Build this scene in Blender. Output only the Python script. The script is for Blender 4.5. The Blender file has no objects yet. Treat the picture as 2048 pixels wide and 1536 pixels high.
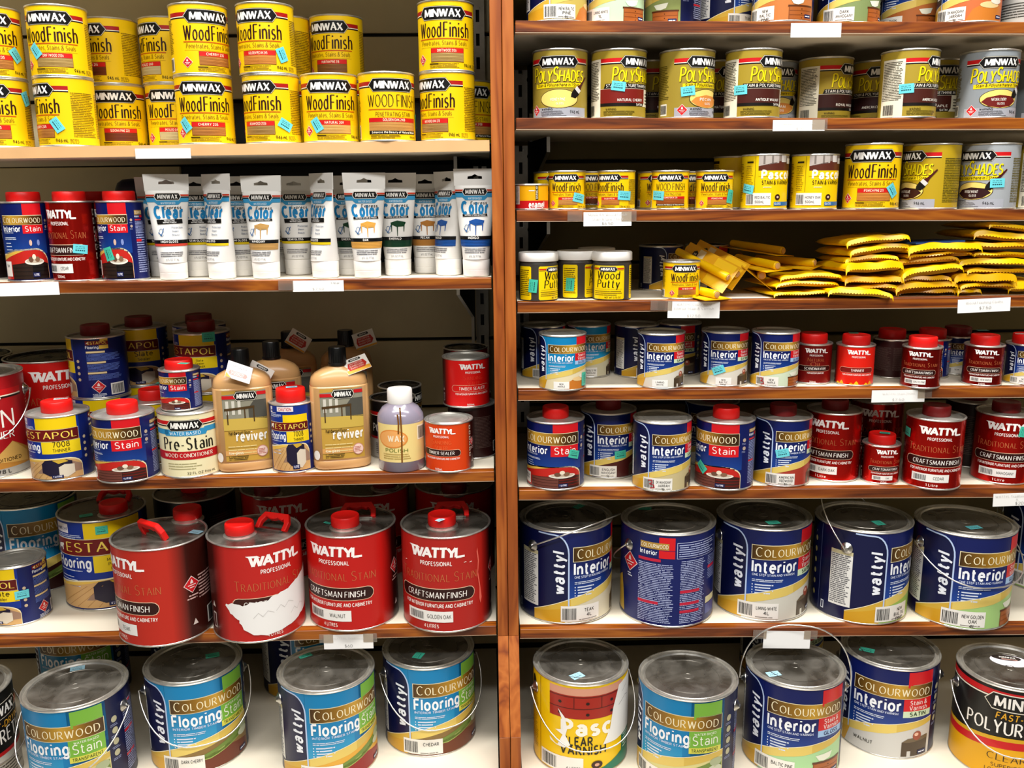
import bpy, bmesh, math, random
import numpy as np
from mathutils import Vector, Matrix
from mathutils.geometry import tessellate_polygon

# ------------------------------------------------------------------ camera, world, lights, exposure
SC = bpy.context.scene
COL = SC.collection
F_PX, PITCH, YAW, ROLL = 1800.0, math.radians(12.0), math.radians(1.4), math.radians(0.55)
CAM_D, CAM_Z = 1.70, 1.35
_fw = np.array([math.sin(YAW)*math.cos(PITCH), math.cos(YAW)*math.cos(PITCH), -math.sin(PITCH)])
_r0 = np.array([math.cos(YAW), -math.sin(YAW), 0.0])
_u0 = np.cross(_r0, _fw)
_rt = _r0*math.cos(ROLL) - _u0*math.sin(ROLL)
_up = _u0*math.cos(ROLL) + _r0*math.sin(ROLL)
CAMP = np.array([0.0, -CAM_D, CAM_Z])
cam_data = bpy.data.cameras.new('camera')
cam_data.sensor_width = 36.0
cam_data.lens = F_PX/2048.0*36.0
cam_data.clip_start, cam_data.clip_end = 0.05, 50
cam = bpy.data.objects.new('camera', cam_data)
COL.objects.link(cam)
cam.matrix_world = Matrix(((_rt[0], _up[0], -_fw[0], CAMP[0]), (_rt[1], _up[1], -_fw[1], CAMP[1]),
                           (_rt[2], _up[2], -_fw[2], CAMP[2]), (0, 0, 0, 1)))
SC.camera = cam

world = bpy.data.worlds.new('shop_air')
world.use_nodes = True
world.node_tree.nodes['Background'].inputs[0].default_value = (1.0, 0.99, 0.97, 1)
world.node_tree.nodes['Background'].inputs[1].default_value = 0.05
SC.world = world

def ceiling_light(loc, sx, sy, power, aim):
    ld = bpy.data.lights.new('ceiling_light', 'AREA')
    ld.shape = 'RECTANGLE'; ld.size = sx; ld.size_y = sy; ld.energy = power
    ld.color = (1.0, 0.985, 0.96)
    o = bpy.data.objects.new('ceiling_light', ld); COL.objects.link(o)
    o.location = loc
    o.rotation_euler = (Vector(aim)-Vector(loc)).to_track_quat('-Z', 'Y').to_euler()
    return o
# two rows of fluorescent fittings over the aisle, running along the shelves
ceiling_light((0.1, -0.80, 3.65), 3.8, 0.32, 180, (0.1, -0.55, 0))
ceiling_light((0.1, -3.00, 3.65), 3.8, 0.32, 130, (0.1, -1.2, 0.6))

SC.view_settings.view_transform = 'Standard'
SC.view_settings.look = 'None'
SC.view_settings.gamma = 1
SC.view_settings.use_curve_mapping = False
SC.view_settings.exposure = -0.06

# ------------------------------------------------------------------ camera geometry used to measure the room
def ray(px, py):
    return _fw + _rt*((px-1024)/F_PX) - _up*((py-768)/F_PX)
def at_y(px, py, Y):
    d = ray(px, py); return CAMP + d*((Y-CAMP[1])/d[1])
def at_z(px, py, Z):
    d = ray(px, py); return CAMP + d*((Z-CAMP[2])/d[2])
def proj(p):
    v = np.array(p)-CAMP; z = v@_fw
    return 1024+F_PX*(v@_rt)/z, 768-F_PX*(v@_up)/z

# ------------------------------------------------------------------ materials
def lin(c):
    return c/12.92 if c <= 0.04045 else ((c+0.055)/1.055)**2.4
def H(h, a=0.0):
    h = h.lstrip('#')
    if len(h) == 3: h = ''.join(x*2 for x in h)
    return tuple(lin(int(h[i:i+2], 16)/255) for i in (0, 2, 4)) + (a,)
def new_mat(name):
    m = bpy.data.materials.new(name); m.use_nodes = True
    nt = m.node_tree
    return m, nt, nt.nodes['Principled BSDF']
def plain(name, col, rough=0.45, metal=0.0, noise=0.0, nscale=30, bump=0.0, coat=0.0, trans=0.0):
    m, nt, b = new_mat(name)
    c = H(col)[:3]
    b.inputs['Base Color'].default_value = c+(1,)
    b.inputs['Roughness'].default_value = rough
    b.inputs['Metallic'].default_value = metal
    b.inputs['Coat Weight'].default_value = coat
    b.inputs['Transmission Weight'].default_value = trans
    if noise or bump:
        tc = nt.nodes.new('ShaderNodeTexCoord'); n = nt.nodes.new('ShaderNodeTexNoise')
        n.inputs['Scale'].default_value = nscale; n.inputs['Detail'].default_value = 5
        nt.links.new(tc.outputs['Object'], n.inputs['Vector'])
        if noise:
            r = nt.nodes.new('ShaderNodeValToRGB')
            r.color_ramp.elements[0].position = 0.3; r.color_ramp.elements[1].position = 0.7
            r.color_ramp.elements[0].color = tuple(x*(1-noise) for x in c)+(1,)
            r.color_ramp.elements[1].color = tuple(min(1, x*(1+noise*0.5)) for x in c)+(1,)
            nt.links.new(n.outputs['Fac'], r.inputs['Fac']); nt.links.new(r.outputs['Color'], b.inputs['Base Color'])
            mr = nt.nodes.new('ShaderNodeMapRange')
            mr.inputs['To Min'].default_value = max(0.05, rough-0.12); mr.inputs['To Max'].default_value = min(1, rough+0.15)
            nt.links.new(n.outputs['Fac'], mr.inputs['Value']); nt.links.new(mr.outputs['Result'], b.inputs['Roughness'])
        if bump:
            bp = nt.nodes.new('ShaderNodeBump'); bp.inputs['Strength'].default_value = bump; bp.inputs['Distance'].default_value = 0.001
            nt.links.new(n.outputs['Fac'], bp.inputs['Height']); nt.links.new(bp.outputs['Normal'], b.inputs['Normal'])
    return m
def wood(name, c0, c1, c2, along='X', rough=0.42, scale=1.0):
    m, nt, b = new_mat(name)
    tc = nt.nodes.new('ShaderNodeTexCoord'); mp = nt.nodes.new('ShaderNodeMapping')
    s = {'X': (2.2, 26, 26), 'Z': (26, 26, 2.2)}[along]
    mp.inputs['Scale'].default_value = tuple(v*scale for v in s)
    oi = nt.nodes.new('ShaderNodeObjectInfo')
    add = nt.nodes.new('ShaderNodeVectorMath'); add.operation = 'ADD'
    ml = nt.nodes.new('ShaderNodeVectorMath'); ml.operation = 'SCALE'; ml.inputs['Scale'].default_value = 37.0
    cmb = nt.nodes.new('ShaderNodeCombineXYZ')
    for i in range(3): nt.links.new(oi.outputs['Random'], cmb.inputs[i])
    nt.links.new(cmb.outputs[0], ml.inputs[0])
    nt.links.new(tc.outputs['Object'], mp.inputs['Vector'])
    nt.links.new(mp.outputs[0], add.inputs[0]); nt.links.new(ml.outputs[0], add.inputs[1])
    n1 = nt.nodes.new('ShaderNodeTexNoise'); n1.inputs['Scale'].default_value = 1.0; n1.inputs['Detail'].default_value = 3
    n1.inputs['Distortion'].default_value = 0.6
    nt.links.new(add.outputs[0], n1.inputs['Vector'])
    mul = nt.nodes.new('ShaderNodeMath'); mul.operation = 'MULTIPLY'; mul.inputs[1].default_value = 9.0
    nt.links.new(n1.outputs['Fac'], mul.inputs[0])
    fr = nt.nodes.new('ShaderNodeMath'); fr.operation = 'PINGPONG'; fr.inputs[1].default_value = 1.0
    nt.links.new(mul.outputs[0], fr.inputs[0])
    n2 = nt.nodes.new('ShaderNodeTexNoise'); n2.inputs['Scale'].default_value = 5.0; n2.inputs['Detail'].default_value = 4
    nt.links.new(add.outputs[0], n2.inputs['Vector'])
    mx = nt.nodes.new('ShaderNodeMath'); mx.operation = 'MULTIPLY_ADD'; mx.inputs[1].default_value = 0.55
    nt.links.new(fr.outputs[0], mx.inputs[0])
    m2 = nt.nodes.new('ShaderNodeMath'); m2.operation = 'MULTIPLY'; m2.inputs[1].default_value = 0.45
    nt.links.new(n2.outputs['Fac'], m2.inputs[0]); nt.links.new(m2.outputs[0], mx.inputs[2])
    r = nt.nodes.new('ShaderNodeValToRGB')
    e = r.color_ramp.elements
    e[0].position = 0.12; e[0].color = H(c0)[:3]+(1,)
    e[1].position = 0.85; e[1].color = H(c2)[:3]+(1,)
    k = e.new(0.45); k.color = H(c1)[:3]+(1,)
    nt.links.new(mx.outputs[0], r.inputs['Fac']); nt.links.new(r.outputs['Color'], b.inputs['Base Color'])
    b.inputs['Roughness'].default_value = rough
    return m
def print_mat():
    m, nt, b = new_mat('printed_label')
    at = nt.nodes.new('ShaderNodeAttribute'); at.attribute_name = 'ink'
    nt.links.new(at.outputs['Color'], b.inputs['Base Color'])
    nt.links.new(at.outputs['Alpha'], b.inputs['Metallic'])
    mr = nt.nodes.new('ShaderNodeMapRange'); mr.inputs['To Min'].default_value = 0.34; mr.inputs['To Max'].default_value = 0.17
    nt.links.new(at.outputs['Alpha'], mr.inputs['Value']); nt.links.new(mr.outputs['Result'], b.inputs['Roughness'])
    b.inputs['Specular IOR Level'].default_value = 0.4
    return m
def dusty(name):
    m, nt, b = new_mat(name)
    tc = nt.nodes.new('ShaderNodeTexCoord'); oi = nt.nodes.new('ShaderNodeObjectInfo')
    n = nt.nodes.new('ShaderNodeTexNoise'); n.noise_dimensions = '4D'; n.inputs['Scale'].default_value = 16; n.inputs['Detail'].default_value = 6; n.inputs['Distortion'].default_value = 1.2
    k = nt.nodes.new('ShaderNodeMath'); k.operation = 'MULTIPLY'; k.inputs[1].default_value = 50
    nt.links.new(oi.outputs['Random'], k.inputs[0]); nt.links.new(k.outputs[0], n.inputs['W']); nt.links.new(tc.outputs['Object'], n.inputs['Vector'])
    r = nt.nodes.new('ShaderNodeValToRGB'); r.color_ramp.elements[0].position = .36; r.color_ramp.elements[1].position = .72
    r.color_ramp.elements[0].color = H('#7b766d')[:3]+(1,); r.color_ramp.elements[1].color = H('#98938a')[:3]+(1,)
    nt.links.new(n.outputs['Fac'], r.inputs['Fac']); nt.links.new(r.outputs['Color'], b.inputs['Base Color'])
    for s, lo, hi in (('Roughness', .20, .45), ('Metallic', .88, .62)):
        mr = nt.nodes.new('ShaderNodeMapRange'); mr.inputs['From Min'].default_value = .36; mr.inputs['From Max'].default_value = .72
        mr.inputs['To Min'].default_value = lo; mr.inputs['To Max'].default_value = hi
        nt.links.new(n.outputs['Fac'], mr.inputs['Value']); nt.links.new(mr.outputs['Result'], b.inputs[s])
    return m
M = dict(
    ink=print_mat(),
    tin=plain('tinplate', '#dedbd3', 0.30, 0.85, noise=0.12, nscale=60),
    lid=dusty('dusty_lid'),
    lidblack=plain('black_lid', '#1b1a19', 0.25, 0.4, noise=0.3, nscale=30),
    dull=plain('dull_tinplate', '#b3b0a8', 0.4, 0.55, noise=0.2, nscale=45),
    red=plain('red_plastic', '#e3120d', 0.42),
    dred=plain('shaded_red_plastic', '#7c0d0f', 0.42),  # the cap red darkened: shelf shade put into the colour
    white=plain('white_plastic', '#efece6', 0.38),
    black=plain('black_plastic', '#0c0c0c', 0.28),
    wire=plain('galvanised_wire', '#d9d6d0', 0.3, 0.9),
    steel=plain('zinc_steel', '#c4c3bf', 0.3, 1.0, noise=0.2, nscale=40),
    painted=plain('white_painted_steel', '#d8d5cc', 0.45),
    darksteel=plain('black_painted_steel', '#0d0d0c', 0.5),
    wood=wood('brown_wood_laminate', '#431803', '#7d3a08', '#a55c12', 'X'),
    woodz=wood('brown_wood_upright', '#78330a', '#a05218', '#ba6a2a', 'Z', scale=0.8),
    maple=plain('maple_edge', '#e0b07a', 0.45, noise=0.08, nscale=12),
    melamine=plain('cream_melamine', '#e9dfca', 0.5, noise=0.05, nscale=8),
    edge=plain('pale_edge_band', '#d8b89a', 0.5),
    back2=plain('olive_back_panel', '#93855a', 0.7, noise=0.1, nscale=6),
    back=plain('beige_back_panel', '#e0d2aa', 0.7, noise=0.1, nscale=6),
    groove=plain('dark_groove', '#1d1b17', 0.8),
    paper=plain('white_card', '#f4f2ef', 0.6),
    tape=plain('clear_tape', '#f1e6d8', 0.15, trans=0.9),
    dim=plain('dim_far_wall', '#5a554d', 0.8, noise=0.1, nscale=3),
    ceil=plain('painted_plaster', '#b9b5ac', 0.8, noise=0.05, nscale=3),
    floor=plain('vinyl_floor', '#8d877c', 0.4, noise=0.1, nscale=4),
    yellow=plain('yellow_pouch_film', '#f6c400', 0.33, noise=0.06, nscale=20),
    yellow2=plain('amber_pouch_film', '#e2a500', 0.33, noise=0.06, nscale=20),
    blue=plain('blue_pouch_print', '#1d4fa0', 0.35),
    jar=plain('grey_brown_jar', '#45403a', 0.35),
    tan=plain('tan_bottle', '#c99a64', 0.3),
    amberb=plain('lilac_bottle', '#8d8594', 0.2, coat=0.3),
    wtube=plain('white_tube', '#e9e7e2', 0.35),
    navy=plain('navy_plastic', '#0b1030', 0.35),
)

# ------------------------------------------------------------------ objects
def smooth(me):
    me.polygons.foreach_set('use_smooth', [True]*len(me.polygons))
def mesh(name, verts, faces, sm=False, auto=None):
    me = bpy.data.meshes.new(name)
    me.from_pydata([tuple(map(float, v)) for v in verts], [], [tuple(map(int, f)) for f in faces])
    if sm:
        smooth(me)
        if auto: me.set_sharp_from_angle(angle=math.radians(auto))
    me.update()
    return me
def obj(name, me, mat=None, parent=None, loc=None, rz=None, rot=None):
    o = bpy.data.objects.new(name, me); COL.objects.link(o)
    if mat is not None and len(me.materials) == 0: me.materials.append(mat)
    if parent is not None: o.parent = parent
    if loc is not None: o.location = loc
    if rz is not None: o.rotation_euler = (0, 0, rz)
    if rot is not None: o.rotation_euler = rot
    return o
def thing(name, label, cat, loc, rz=0.0, group=None, rot=None):
    o = bpy.data.objects.new(name, None); COL.objects.link(o)
    o.empty_display_size = 0.02
    o.location = loc; o.rotation_euler = rot if rot else (0, 0, rz)
    tag(o, label, cat, group)
    return o
def tag(o, label, cat, group=None):
    o['label'] = label; o['category'] = cat
    if group: o['group'] = group
def box_geo(x0, y0, z0, x1, y1, z1):
    v = [(x0,y0,z0),(x1,y0,z0),(x1,y1,z0),(x0,y1,z0),(x0,y0,z1),(x1,y0,z1),(x1,y1,z1),(x0,y1,z1)]
    f = [(0,3,2,1),(4,5,6,7),(0,1,5,4),(1,2,6,5),(2,3,7,6),(3,0,4,7)]
    return v, f
def box(name, a, b, mat, parent=None, bevel=0.0, loc=None, rot=None):
    v, f = box_geo(*a, *b)
    me = mesh(name, v, f)
    if bevel:
        bm = bmesh.new(); bm.from_mesh(me)
        bmesh.ops.bevel(bm, geom=bm.edges[:], offset=bevel, segments=1, affect='EDGES')
        bm.to_mesh(me); bm.free()
    return obj(name, me, mat, parent, loc, rot=rot)
def merge(*geos):
    V, Fc = [], []
    for v, f in geos:
        n = len(V); V += list(v); Fc += [tuple(i+n for i in q) for q in f]
    return V, Fc
def lathe_geo(prof, seg, ribs=None, caps=True):
    V, Fc = [], []
    n = len(prof)
    for k in range(seg):
        a = 2*math.pi*k/seg
        for i, (r, z) in enumerate(prof):
            rr = r-(ribs[1] if ribs and (k % 2) and i in ribs[0] else 0)
            V.append((rr*math.sin(a), -rr*math.cos(a), z))
    for k in range(seg):
        k2 = (k+1) % seg
        for i in range(n-1):
            Fc.append((k*n+i, k2*n+i, k2*n+i+1, k*n+i+1))
    for i, flip in ((0, True), (n-1, False)):
        if caps and prof[i][0] > 1e-6:
            ring = [k*n+i for k in range(seg)]
            Fc.append(tuple(ring[::-1] if flip else ring))
    return V, Fc
_mc = {}
def cached(key, fn):
    if key not in _mc: _mc[key] = fn()
    return _mc[key]
def lathe(name, prof, seg=56, auto=35, ribs=None, caps=True):
    return mesh(name, *lathe_geo(prof, seg, ribs, caps), sm=True, auto=auto)
def tube_geo(path, r, sides=8, closed=False):
    P = [Vector(p) for p in path]; V, Fc = [], []
    n = len(P); ref = None
    for i, p in enumerate(P):
        t = (P[min(i+1, n-1)]-P[max(i-1, 0)]).normalized()
        if ref is None: ref = Vector((0, 0, 1)) if abs(t.z) < 0.9 else Vector((1, 0, 0))
        s = t.cross(ref).normalized(); u = s.cross(t).normalized(); ref = u
        for k in range(sides):
            a = 2*math.pi*k/sides
            V.append(tuple(p+(s*math.cos(a)+u*math.sin(a))*r))
    for i in range(n-1):
        for k in range(sides):
            k2 = (k+1) % sides
            Fc.append((i*sides+k, i*sides+k2, (i+1)*sides+k2, (i+1)*sides+k))
    Fc.append(tuple(range(sides))[::-1]); Fc.append(tuple((n-1)*sides+k for k in range(sides)))
    return V, Fc

# ------------------------------------------------------------------ stroke lettering (skeleton glyphs, cap height 1)
G = {}
for _l in '''A .7 0,0 .35,1 .7,0;.12,.34 .58,.34
B .58 0,0 0,1;0,1 .28,1 @.28,.76,.25,.24,90,-90 0,.52;.28,.52 @.3,.26,.28,.26,90,-90 0,0
C .68 @.38,.5,.38,.5,48,312
D .7 0,0 0,1;0,1 .26,1 @.26,.5,.44,.5,90,-90 0,0
E .5 0,0 0,1;0,1 .5,1;0,.52 .43,.52;0,0 .5,0
F .48 0,0 0,1;0,1 .48,1;0,.5 .42,.5
G .74 @.38,.5,.38,.5,48,335;.42,.45 .74,.45 .74,.12
H .68 0,0 0,1;.68,0 .68,1;0,.52 .68,.52
I 0 0,0 0,1
J .36 .36,1 .36,.22 @.16,.22,.2,.22,0,-150
K .62 0,0 0,1;.58,1 .03,.45;.2,.6 .62,0
L .48 0,1 0,0;0,0 .48,0
M .84 0,0 .08,1;.08,1 .42,.12;.42,.12 .76,1;.76,1 .84,0
N .68 0,0 0,1;0,1 .68,0;.68,0 .68,1
O .78 @.39,.5,.39,.5,90,450
P .54 0,0 0,1;0,1 .26,1 @.26,.73,.28,.27,90,-90 0,.46
Q .78 @.39,.5,.39,.5,90,450;.45,.25 .78,-.1
R .6 0,0 0,1;0,1 .26,1 @.26,.74,.28,.26,90,-90 0,.48;.24,.48 .6,0
S .54 @.28,.75,.24,.25,35,270 @.27,.25,.27,.25,90,-145
T .6 .3,0 .3,1;0,1 .6,1
U .66 0,1 0,.3 @.33,.3,.33,.3,180,360 .66,1
V .68 0,1 .34,0;.34,0 .68,1
W 1.02 0,1 .26,0;.26,0 .51,.95;.51,.95 .76,0;.76,0 1.02,1
X .64 0,1 .64,0;.64,1 0,0
Y .64 0,1 .32,.45;.64,1 .32,.45;.32,.45 .32,0
Z .58 0,1 .58,1;.58,1 0,0;0,0 .58,0
a .5 @.23,.19,.22,.19,90,450;.04,.56 @.25,.46,.21,.22,140,0 .46,0
b .5 0,1 0,0;@.25,.34,.25,.34,90,450
c .44 @.26,.34,.26,.34,50,310
d .5 @.25,.34,.25,.34,90,450;.5,1 .5,0
e .5 .02,.36 .5,.36 @.25,.34,.25,.34,0,310
f .34 .34,.97 @.28,.8,.16,.2,80,180 .12,0;0,.66 .3,.66
g .5 @.25,.34,.25,.34,90,450;.5,.68 .5,-.05 @.25,-.05,.25,.24,0,-160
h .46 0,0 0,1;0,.4 @.23,.42,.23,.26,180,0 .46,0
i 0 0,0 0,.68;0,.88 0,.98
j .2 .2,.68 .2,-.1 @.05,-.1,.15,.18,0,-100;.2,.88 .2,.98
k .46 0,0 0,1;.42,.68 .03,.3;.16,.4 .46,0
l 0 0,0 0,1
m .76 0,0 0,.68;0,.4 @.19,.44,.19,.24,180,0 .38,0;.38,.4 @.57,.44,.19,.24,180,0 .76,0
n .46 0,0 0,.68;0,.4 @.23,.42,.23,.26,180,0 .46,0
o .52 @.26,.34,.26,.34,90,450
p .5 0,.68 0,-.28;@.25,.34,.25,.34,90,450
q .5 .5,.68 .5,-.28;@.25,.34,.25,.34,90,450
r .28 0,0 0,.68;0,.38 @.24,.42,.24,.26,180,75
s .4 @.21,.51,.18,.17,35,270 @.2,.17,.2,.17,90,-145
t .32 .12,.92 .12,.16 @.26,.16,.14,.16,180,300;0,.66 .3,.66
u .46 0,.68 0,.26 @.23,.26,.23,.26,180,360 .46,.68;.46,.68 .46,0
v .46 0,.68 .23,0;.23,0 .46,.68
w .7 0,.68 .18,0;.18,0 .35,.62;.35,.62 .52,0;.52,0 .7,.68
x .46 0,.68 .46,0;.46,.68 0,0
y .46 0,.68 .23,0;.46,.68 .14,-.28
z .42 0,.68 .42,.68;.42,.68 0,0;0,0 .42,0
0 .54 @.27,.5,.27,.5,90,450
1 .24 0,.8 .2,1;.2,1 .2,0
2 .5 @.25,.73,.25,.27,160,-35 0,0;0,0 .5,0
3 .5 @.24,.75,.23,.25,150,-90 @.24,.25,.26,.25,90,-150
4 .54 .42,0 .42,1;.42,1 0,.3;0,.3 .54,.3
5 .5 .46,1 .06,1;.06,1 .03,.55 @.24,.32,.26,.32,110,-150
6 .52 @.26,.3,.26,.3,90,450;.04,.42 .36,1
7 .5 0,1 .5,1;.5,1 .16,0
8 .52 @.26,.76,.22,.24,90,450;@.26,.26,.26,.26,90,450
9 .52 @.26,.7,.26,.3,90,450;.48,.58 .16,0
& .66 .66,0 .14,.72 @.28,.8,.17,.2,200,-20 .1,.4 @.24,.22,.24,.22,160,330 .64,.5
- .3 0,.36 .3,.36
. 0 0,0 0,.07
, .05 .05,.07 0,-.14
$ .5 @.25,.72,.22,.2,35,270 @.24,.3,.24,.22,90,-145;.25,1.1 .25,-.1
' 0 0,1 0,.8
/ .4 0,0 .4,1'''.split('\n'):
    k, w, d = _l.split(' ', 2)
    strokes = []
    for s in d.split(';'):
        pts = []
        for t in s.split():
            if t[0] == '@':
                cx, cy, rx, ry, a0, a1 = map(float, t[1:].split(','))
                n = max(3, int(abs(a1-a0)/32))
                for i in range(n+1):
                    a = math.radians(a0+(a1-a0)*i/n)
                    pts.append((cx+rx*math.cos(a), cy+ry*math.sin(a)))
            else:
                pts.append(tuple(map(float, t.split(','))))
        strokes.append(np.array(pts))
    G[k] = (float(w), strokes)

class Lab:
    """A flat printed sheet in label units (100 = the height of the tin); wrapped on a surface afterwards."""
    def __init__(s):
        s.T, s.K, s.Z = [], [], []
    def tri(s, pts, cols, z):
        s.T.append(np.asarray(pts, float)); s.K.append(np.asarray(cols, float)); s.Z.append(z)
    def quad(s, p, col, z, cols=None):
        c = cols or [col]*4
        s.tri((p[0], p[1], p[2]), (c[0], c[1], c[2]), z); s.tri((p[0], p[2], p[3]), (c[0], c[2], c[3]), z)
    def rect(s, x0, y0, x1, y1, col, z=1, c2=None, vert=False):
        """c2: colour gradient towards the right (or, with vert, towards the top)"""
        c = H(col) if isinstance(col, str) else col
        d = c if c2 is None else (H(c2) if isinstance(c2, str) else c2)
        cols = [c, c, d, d] if vert else [c, d, d, c]
        s.quad([(x0, y0), (x1, y0), (x1, y1), (x0, y1)], None, z, cols)
    def hgrad(s, x0, y0, x1, y1, stops, z=1):
        for (a, ca), (b, cb) in zip(stops, stops[1:]):
            s.rect(x0+(x1-x0)*a, y0, x0+(x1-x0)*b, y1, ca, z, cb)
    def poly(s, pts, col, z=1):
        c = H(col) if isinstance(col, str) else col
        p = [Vector((x, y, 0)) for x, y in pts]
        for t in tessellate_polygon([p]):
            s.tri([pts[i] for i in t], [c]*3, z)
    def ell(s, cx, cy, rx, ry, col, z=1, n=20, a0=0, a1=360):
        s.poly([(cx+rx*math.cos(math.radians(a0+(a1-a0)*i/n)), cy+ry*math.sin(math.radians(a0+(a1-a0)*i/n)))
                for i in range(n + (0 if a1-a0 >= 360 else 1))], col, z)
    def line(s, pts, w, col, z=2, nib=None):
        c = H(col) if isinstance(col, str) else col
        for q in stroke_quads(np.asarray(pts, float), w, nib): s.quad(q, c, z)
    def rows(s, x0, y0, x1, y1, n, col, z=2, th=0.45, seed=0, words=5, ragged=0.2):
        rnd = random.Random(seed)
        c = H(col) if isinstance(col, str) else col
        for i in range(n):
            y = y1-(y1-y0)*(i+0.5)/n
            hh = (y1-y0)/n*th/2
            xe = x1-(x1-x0)*ragged*rnd.random()
            cuts = sorted([x0]+[x0+(xe-x0)*rnd.random() for _ in range(words-1)]+[xe])
            for a, b in zip(cuts, cuts[1:]):
                if b-a > 1.2: s.quad([(a, y-hh), (b-0.6, y-hh), (b-0.6, y+hh), (a, y+hh)], c, z)
    def bars(s, x0, y0, x1, y1, col='#222', z=4, seed=1):
        rnd = random.Random(seed); x = x0
        while x < x1:
            w = (x1-x0)/26*rnd.choice((0.7, 1, 1.6)); s.rect(x, y0, min(x+w, x1), y1, col, z); x += w+(x1-x0)/26*rnd.choice((0.7, 1.2))
    def text(s, t, x, y, h, col, w=0.15, fit=None, al='c', nib=None, shear=0.0, rot=0, z=3, cond=1.0, caps=None, track=None, sag=0.0):
        """x,y: anchor on the baseline; fit: total width; nib: (angle, thin) for thick-and-thin strokes; caps: scale of capitals in small-caps setting"""
        quads = []; pen = 0.0
        for i, ch in enumerate(t):
            if ch == ' ': pen += 0.34*cond; continue
            sc = 1.0
            if caps and ch == '^': continue
            if caps and ch.islower(): ch = ch.upper(); sc = caps
            if ch not in G: continue
            gw, st = G[ch]
            for p in st:
                q = p*sc*np.array([cond, 1.0])
                for qd in stroke_quads(q, w*(1 if sc == 1 else 0.9), nib): quads.append([(a+pen, b) for a, b in qd])
            pen += gw*sc*cond+(0.16+w*0.8 if track is None else track)
        pen -= (0.16+w*0.8 if track is None else track)
        kx = h if fit is None else fit/max(pen, 1e-3)
        off = {'l': 0.0, 'c': -pen/2, 'r': -pen}[al]
        ca, sa = math.cos(math.radians(rot)), math.sin(math.radians(rot))
        c = H(col) if isinstance(col, str) else col
        for qd in quads:
            P = []
            for a, b in qd:
                u, v = (a+off+shear*b)*kx, b*h
                if sag: v -= sag*(1-(2*(a+off)/pen)**2)
                P.append((x+u*ca-v*sa, y+u*sa+v*ca))
            s.quad(P, c, z)
    def build(s, step):
        T, K, Z = np.array(s.T), np.array(s.K), np.array(s.Z, float)
        if step:
            lo, hi = T[:, :, 0].min(), T[:, :, 0].max()
            for k in range(int(math.floor(lo/step)), int(math.ceil(hi/step))+1):
                c = k*step+1e-4
                X = T[:, :, 0]
                m = (X.min(1) < c-1e-3) & (X.max(1) > c+1e-3)
                if not m.any(): continue
                t, kk, zz = T[m], K[m], Z[m]
                o = np.argsort(t[:, :, 0], axis=1)
                t = np.take_along_axis(t, o[:, :, None], 1); kk = np.take_along_axis(kk, o[:, :, None], 1)
                A, B, Cc = t[:, 0], t[:, 1], t[:, 2]; a, b, cc = kk[:, 0], kk[:, 1], kk[:, 2]
                f = ((c-A[:, 0])/np.maximum(Cc[:, 0]-A[:, 0], 1e-9))[:, None]
                Pp, pc = A+(Cc-A)*f, a+(cc-a)*f
                L = B[:, 0] <= c
                g1 = ((c-B[:, 0])/np.maximum(Cc[:, 0]-B[:, 0], 1e-9))[:, None]; g2 = ((c-A[:, 0])/np.maximum(B[:, 0]-A[:, 0], 1e-9))[:, None]
                Q = np.where(L[:, None], B+(Cc-B)*g1, A+(B-A)*g2); qc = np.where(L[:, None], b+(cc-b)*g1, a+(b-a)*g2)
                nt = [np.stack([A, np.where(L[:, None], B, Q), np.where(L[:, None], Q, Pp)], 1),
                      np.stack([np.where(L[:, None], A, Q), np.where(L[:, None], Q, B), np.where(L[:, None], Pp, Cc)], 1),
                      np.stack([Pp, Q, Cc], 1)]
                nk = [np.stack([a, np.where(L[:, None], b, qc), np.where(L[:, None], qc, pc)], 1),
                      np.stack([np.where(L[:, None], a, qc), np.where(L[:, None], qc, b), np.where(L[:, None], pc, cc)], 1),
                      np.stack([pc, qc, cc], 1)]
                T = np.concatenate([T[~m]]+nt); K = np.concatenate([K[~m]]+nk); Z = np.concatenate([Z[~m], zz, zz, zz])
        e1, e2 = T[:, 1]-T[:, 0], T[:, 2]-T[:, 0]
        ar = e1[:, 0]*e2[:, 1]-e1[:, 1]*e2[:, 0]
        keep = np.abs(ar) > 1e-5
        T, K, Z, ar = T[keep], K[keep], Z[keep], ar[keep]
        fl = ar < 0
        T[fl] = T[fl][:, ::-1]; K[fl] = K[fl][:, ::-1]
        return T, K, Z
    def clip(s, x0, x1):
        return s

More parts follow.
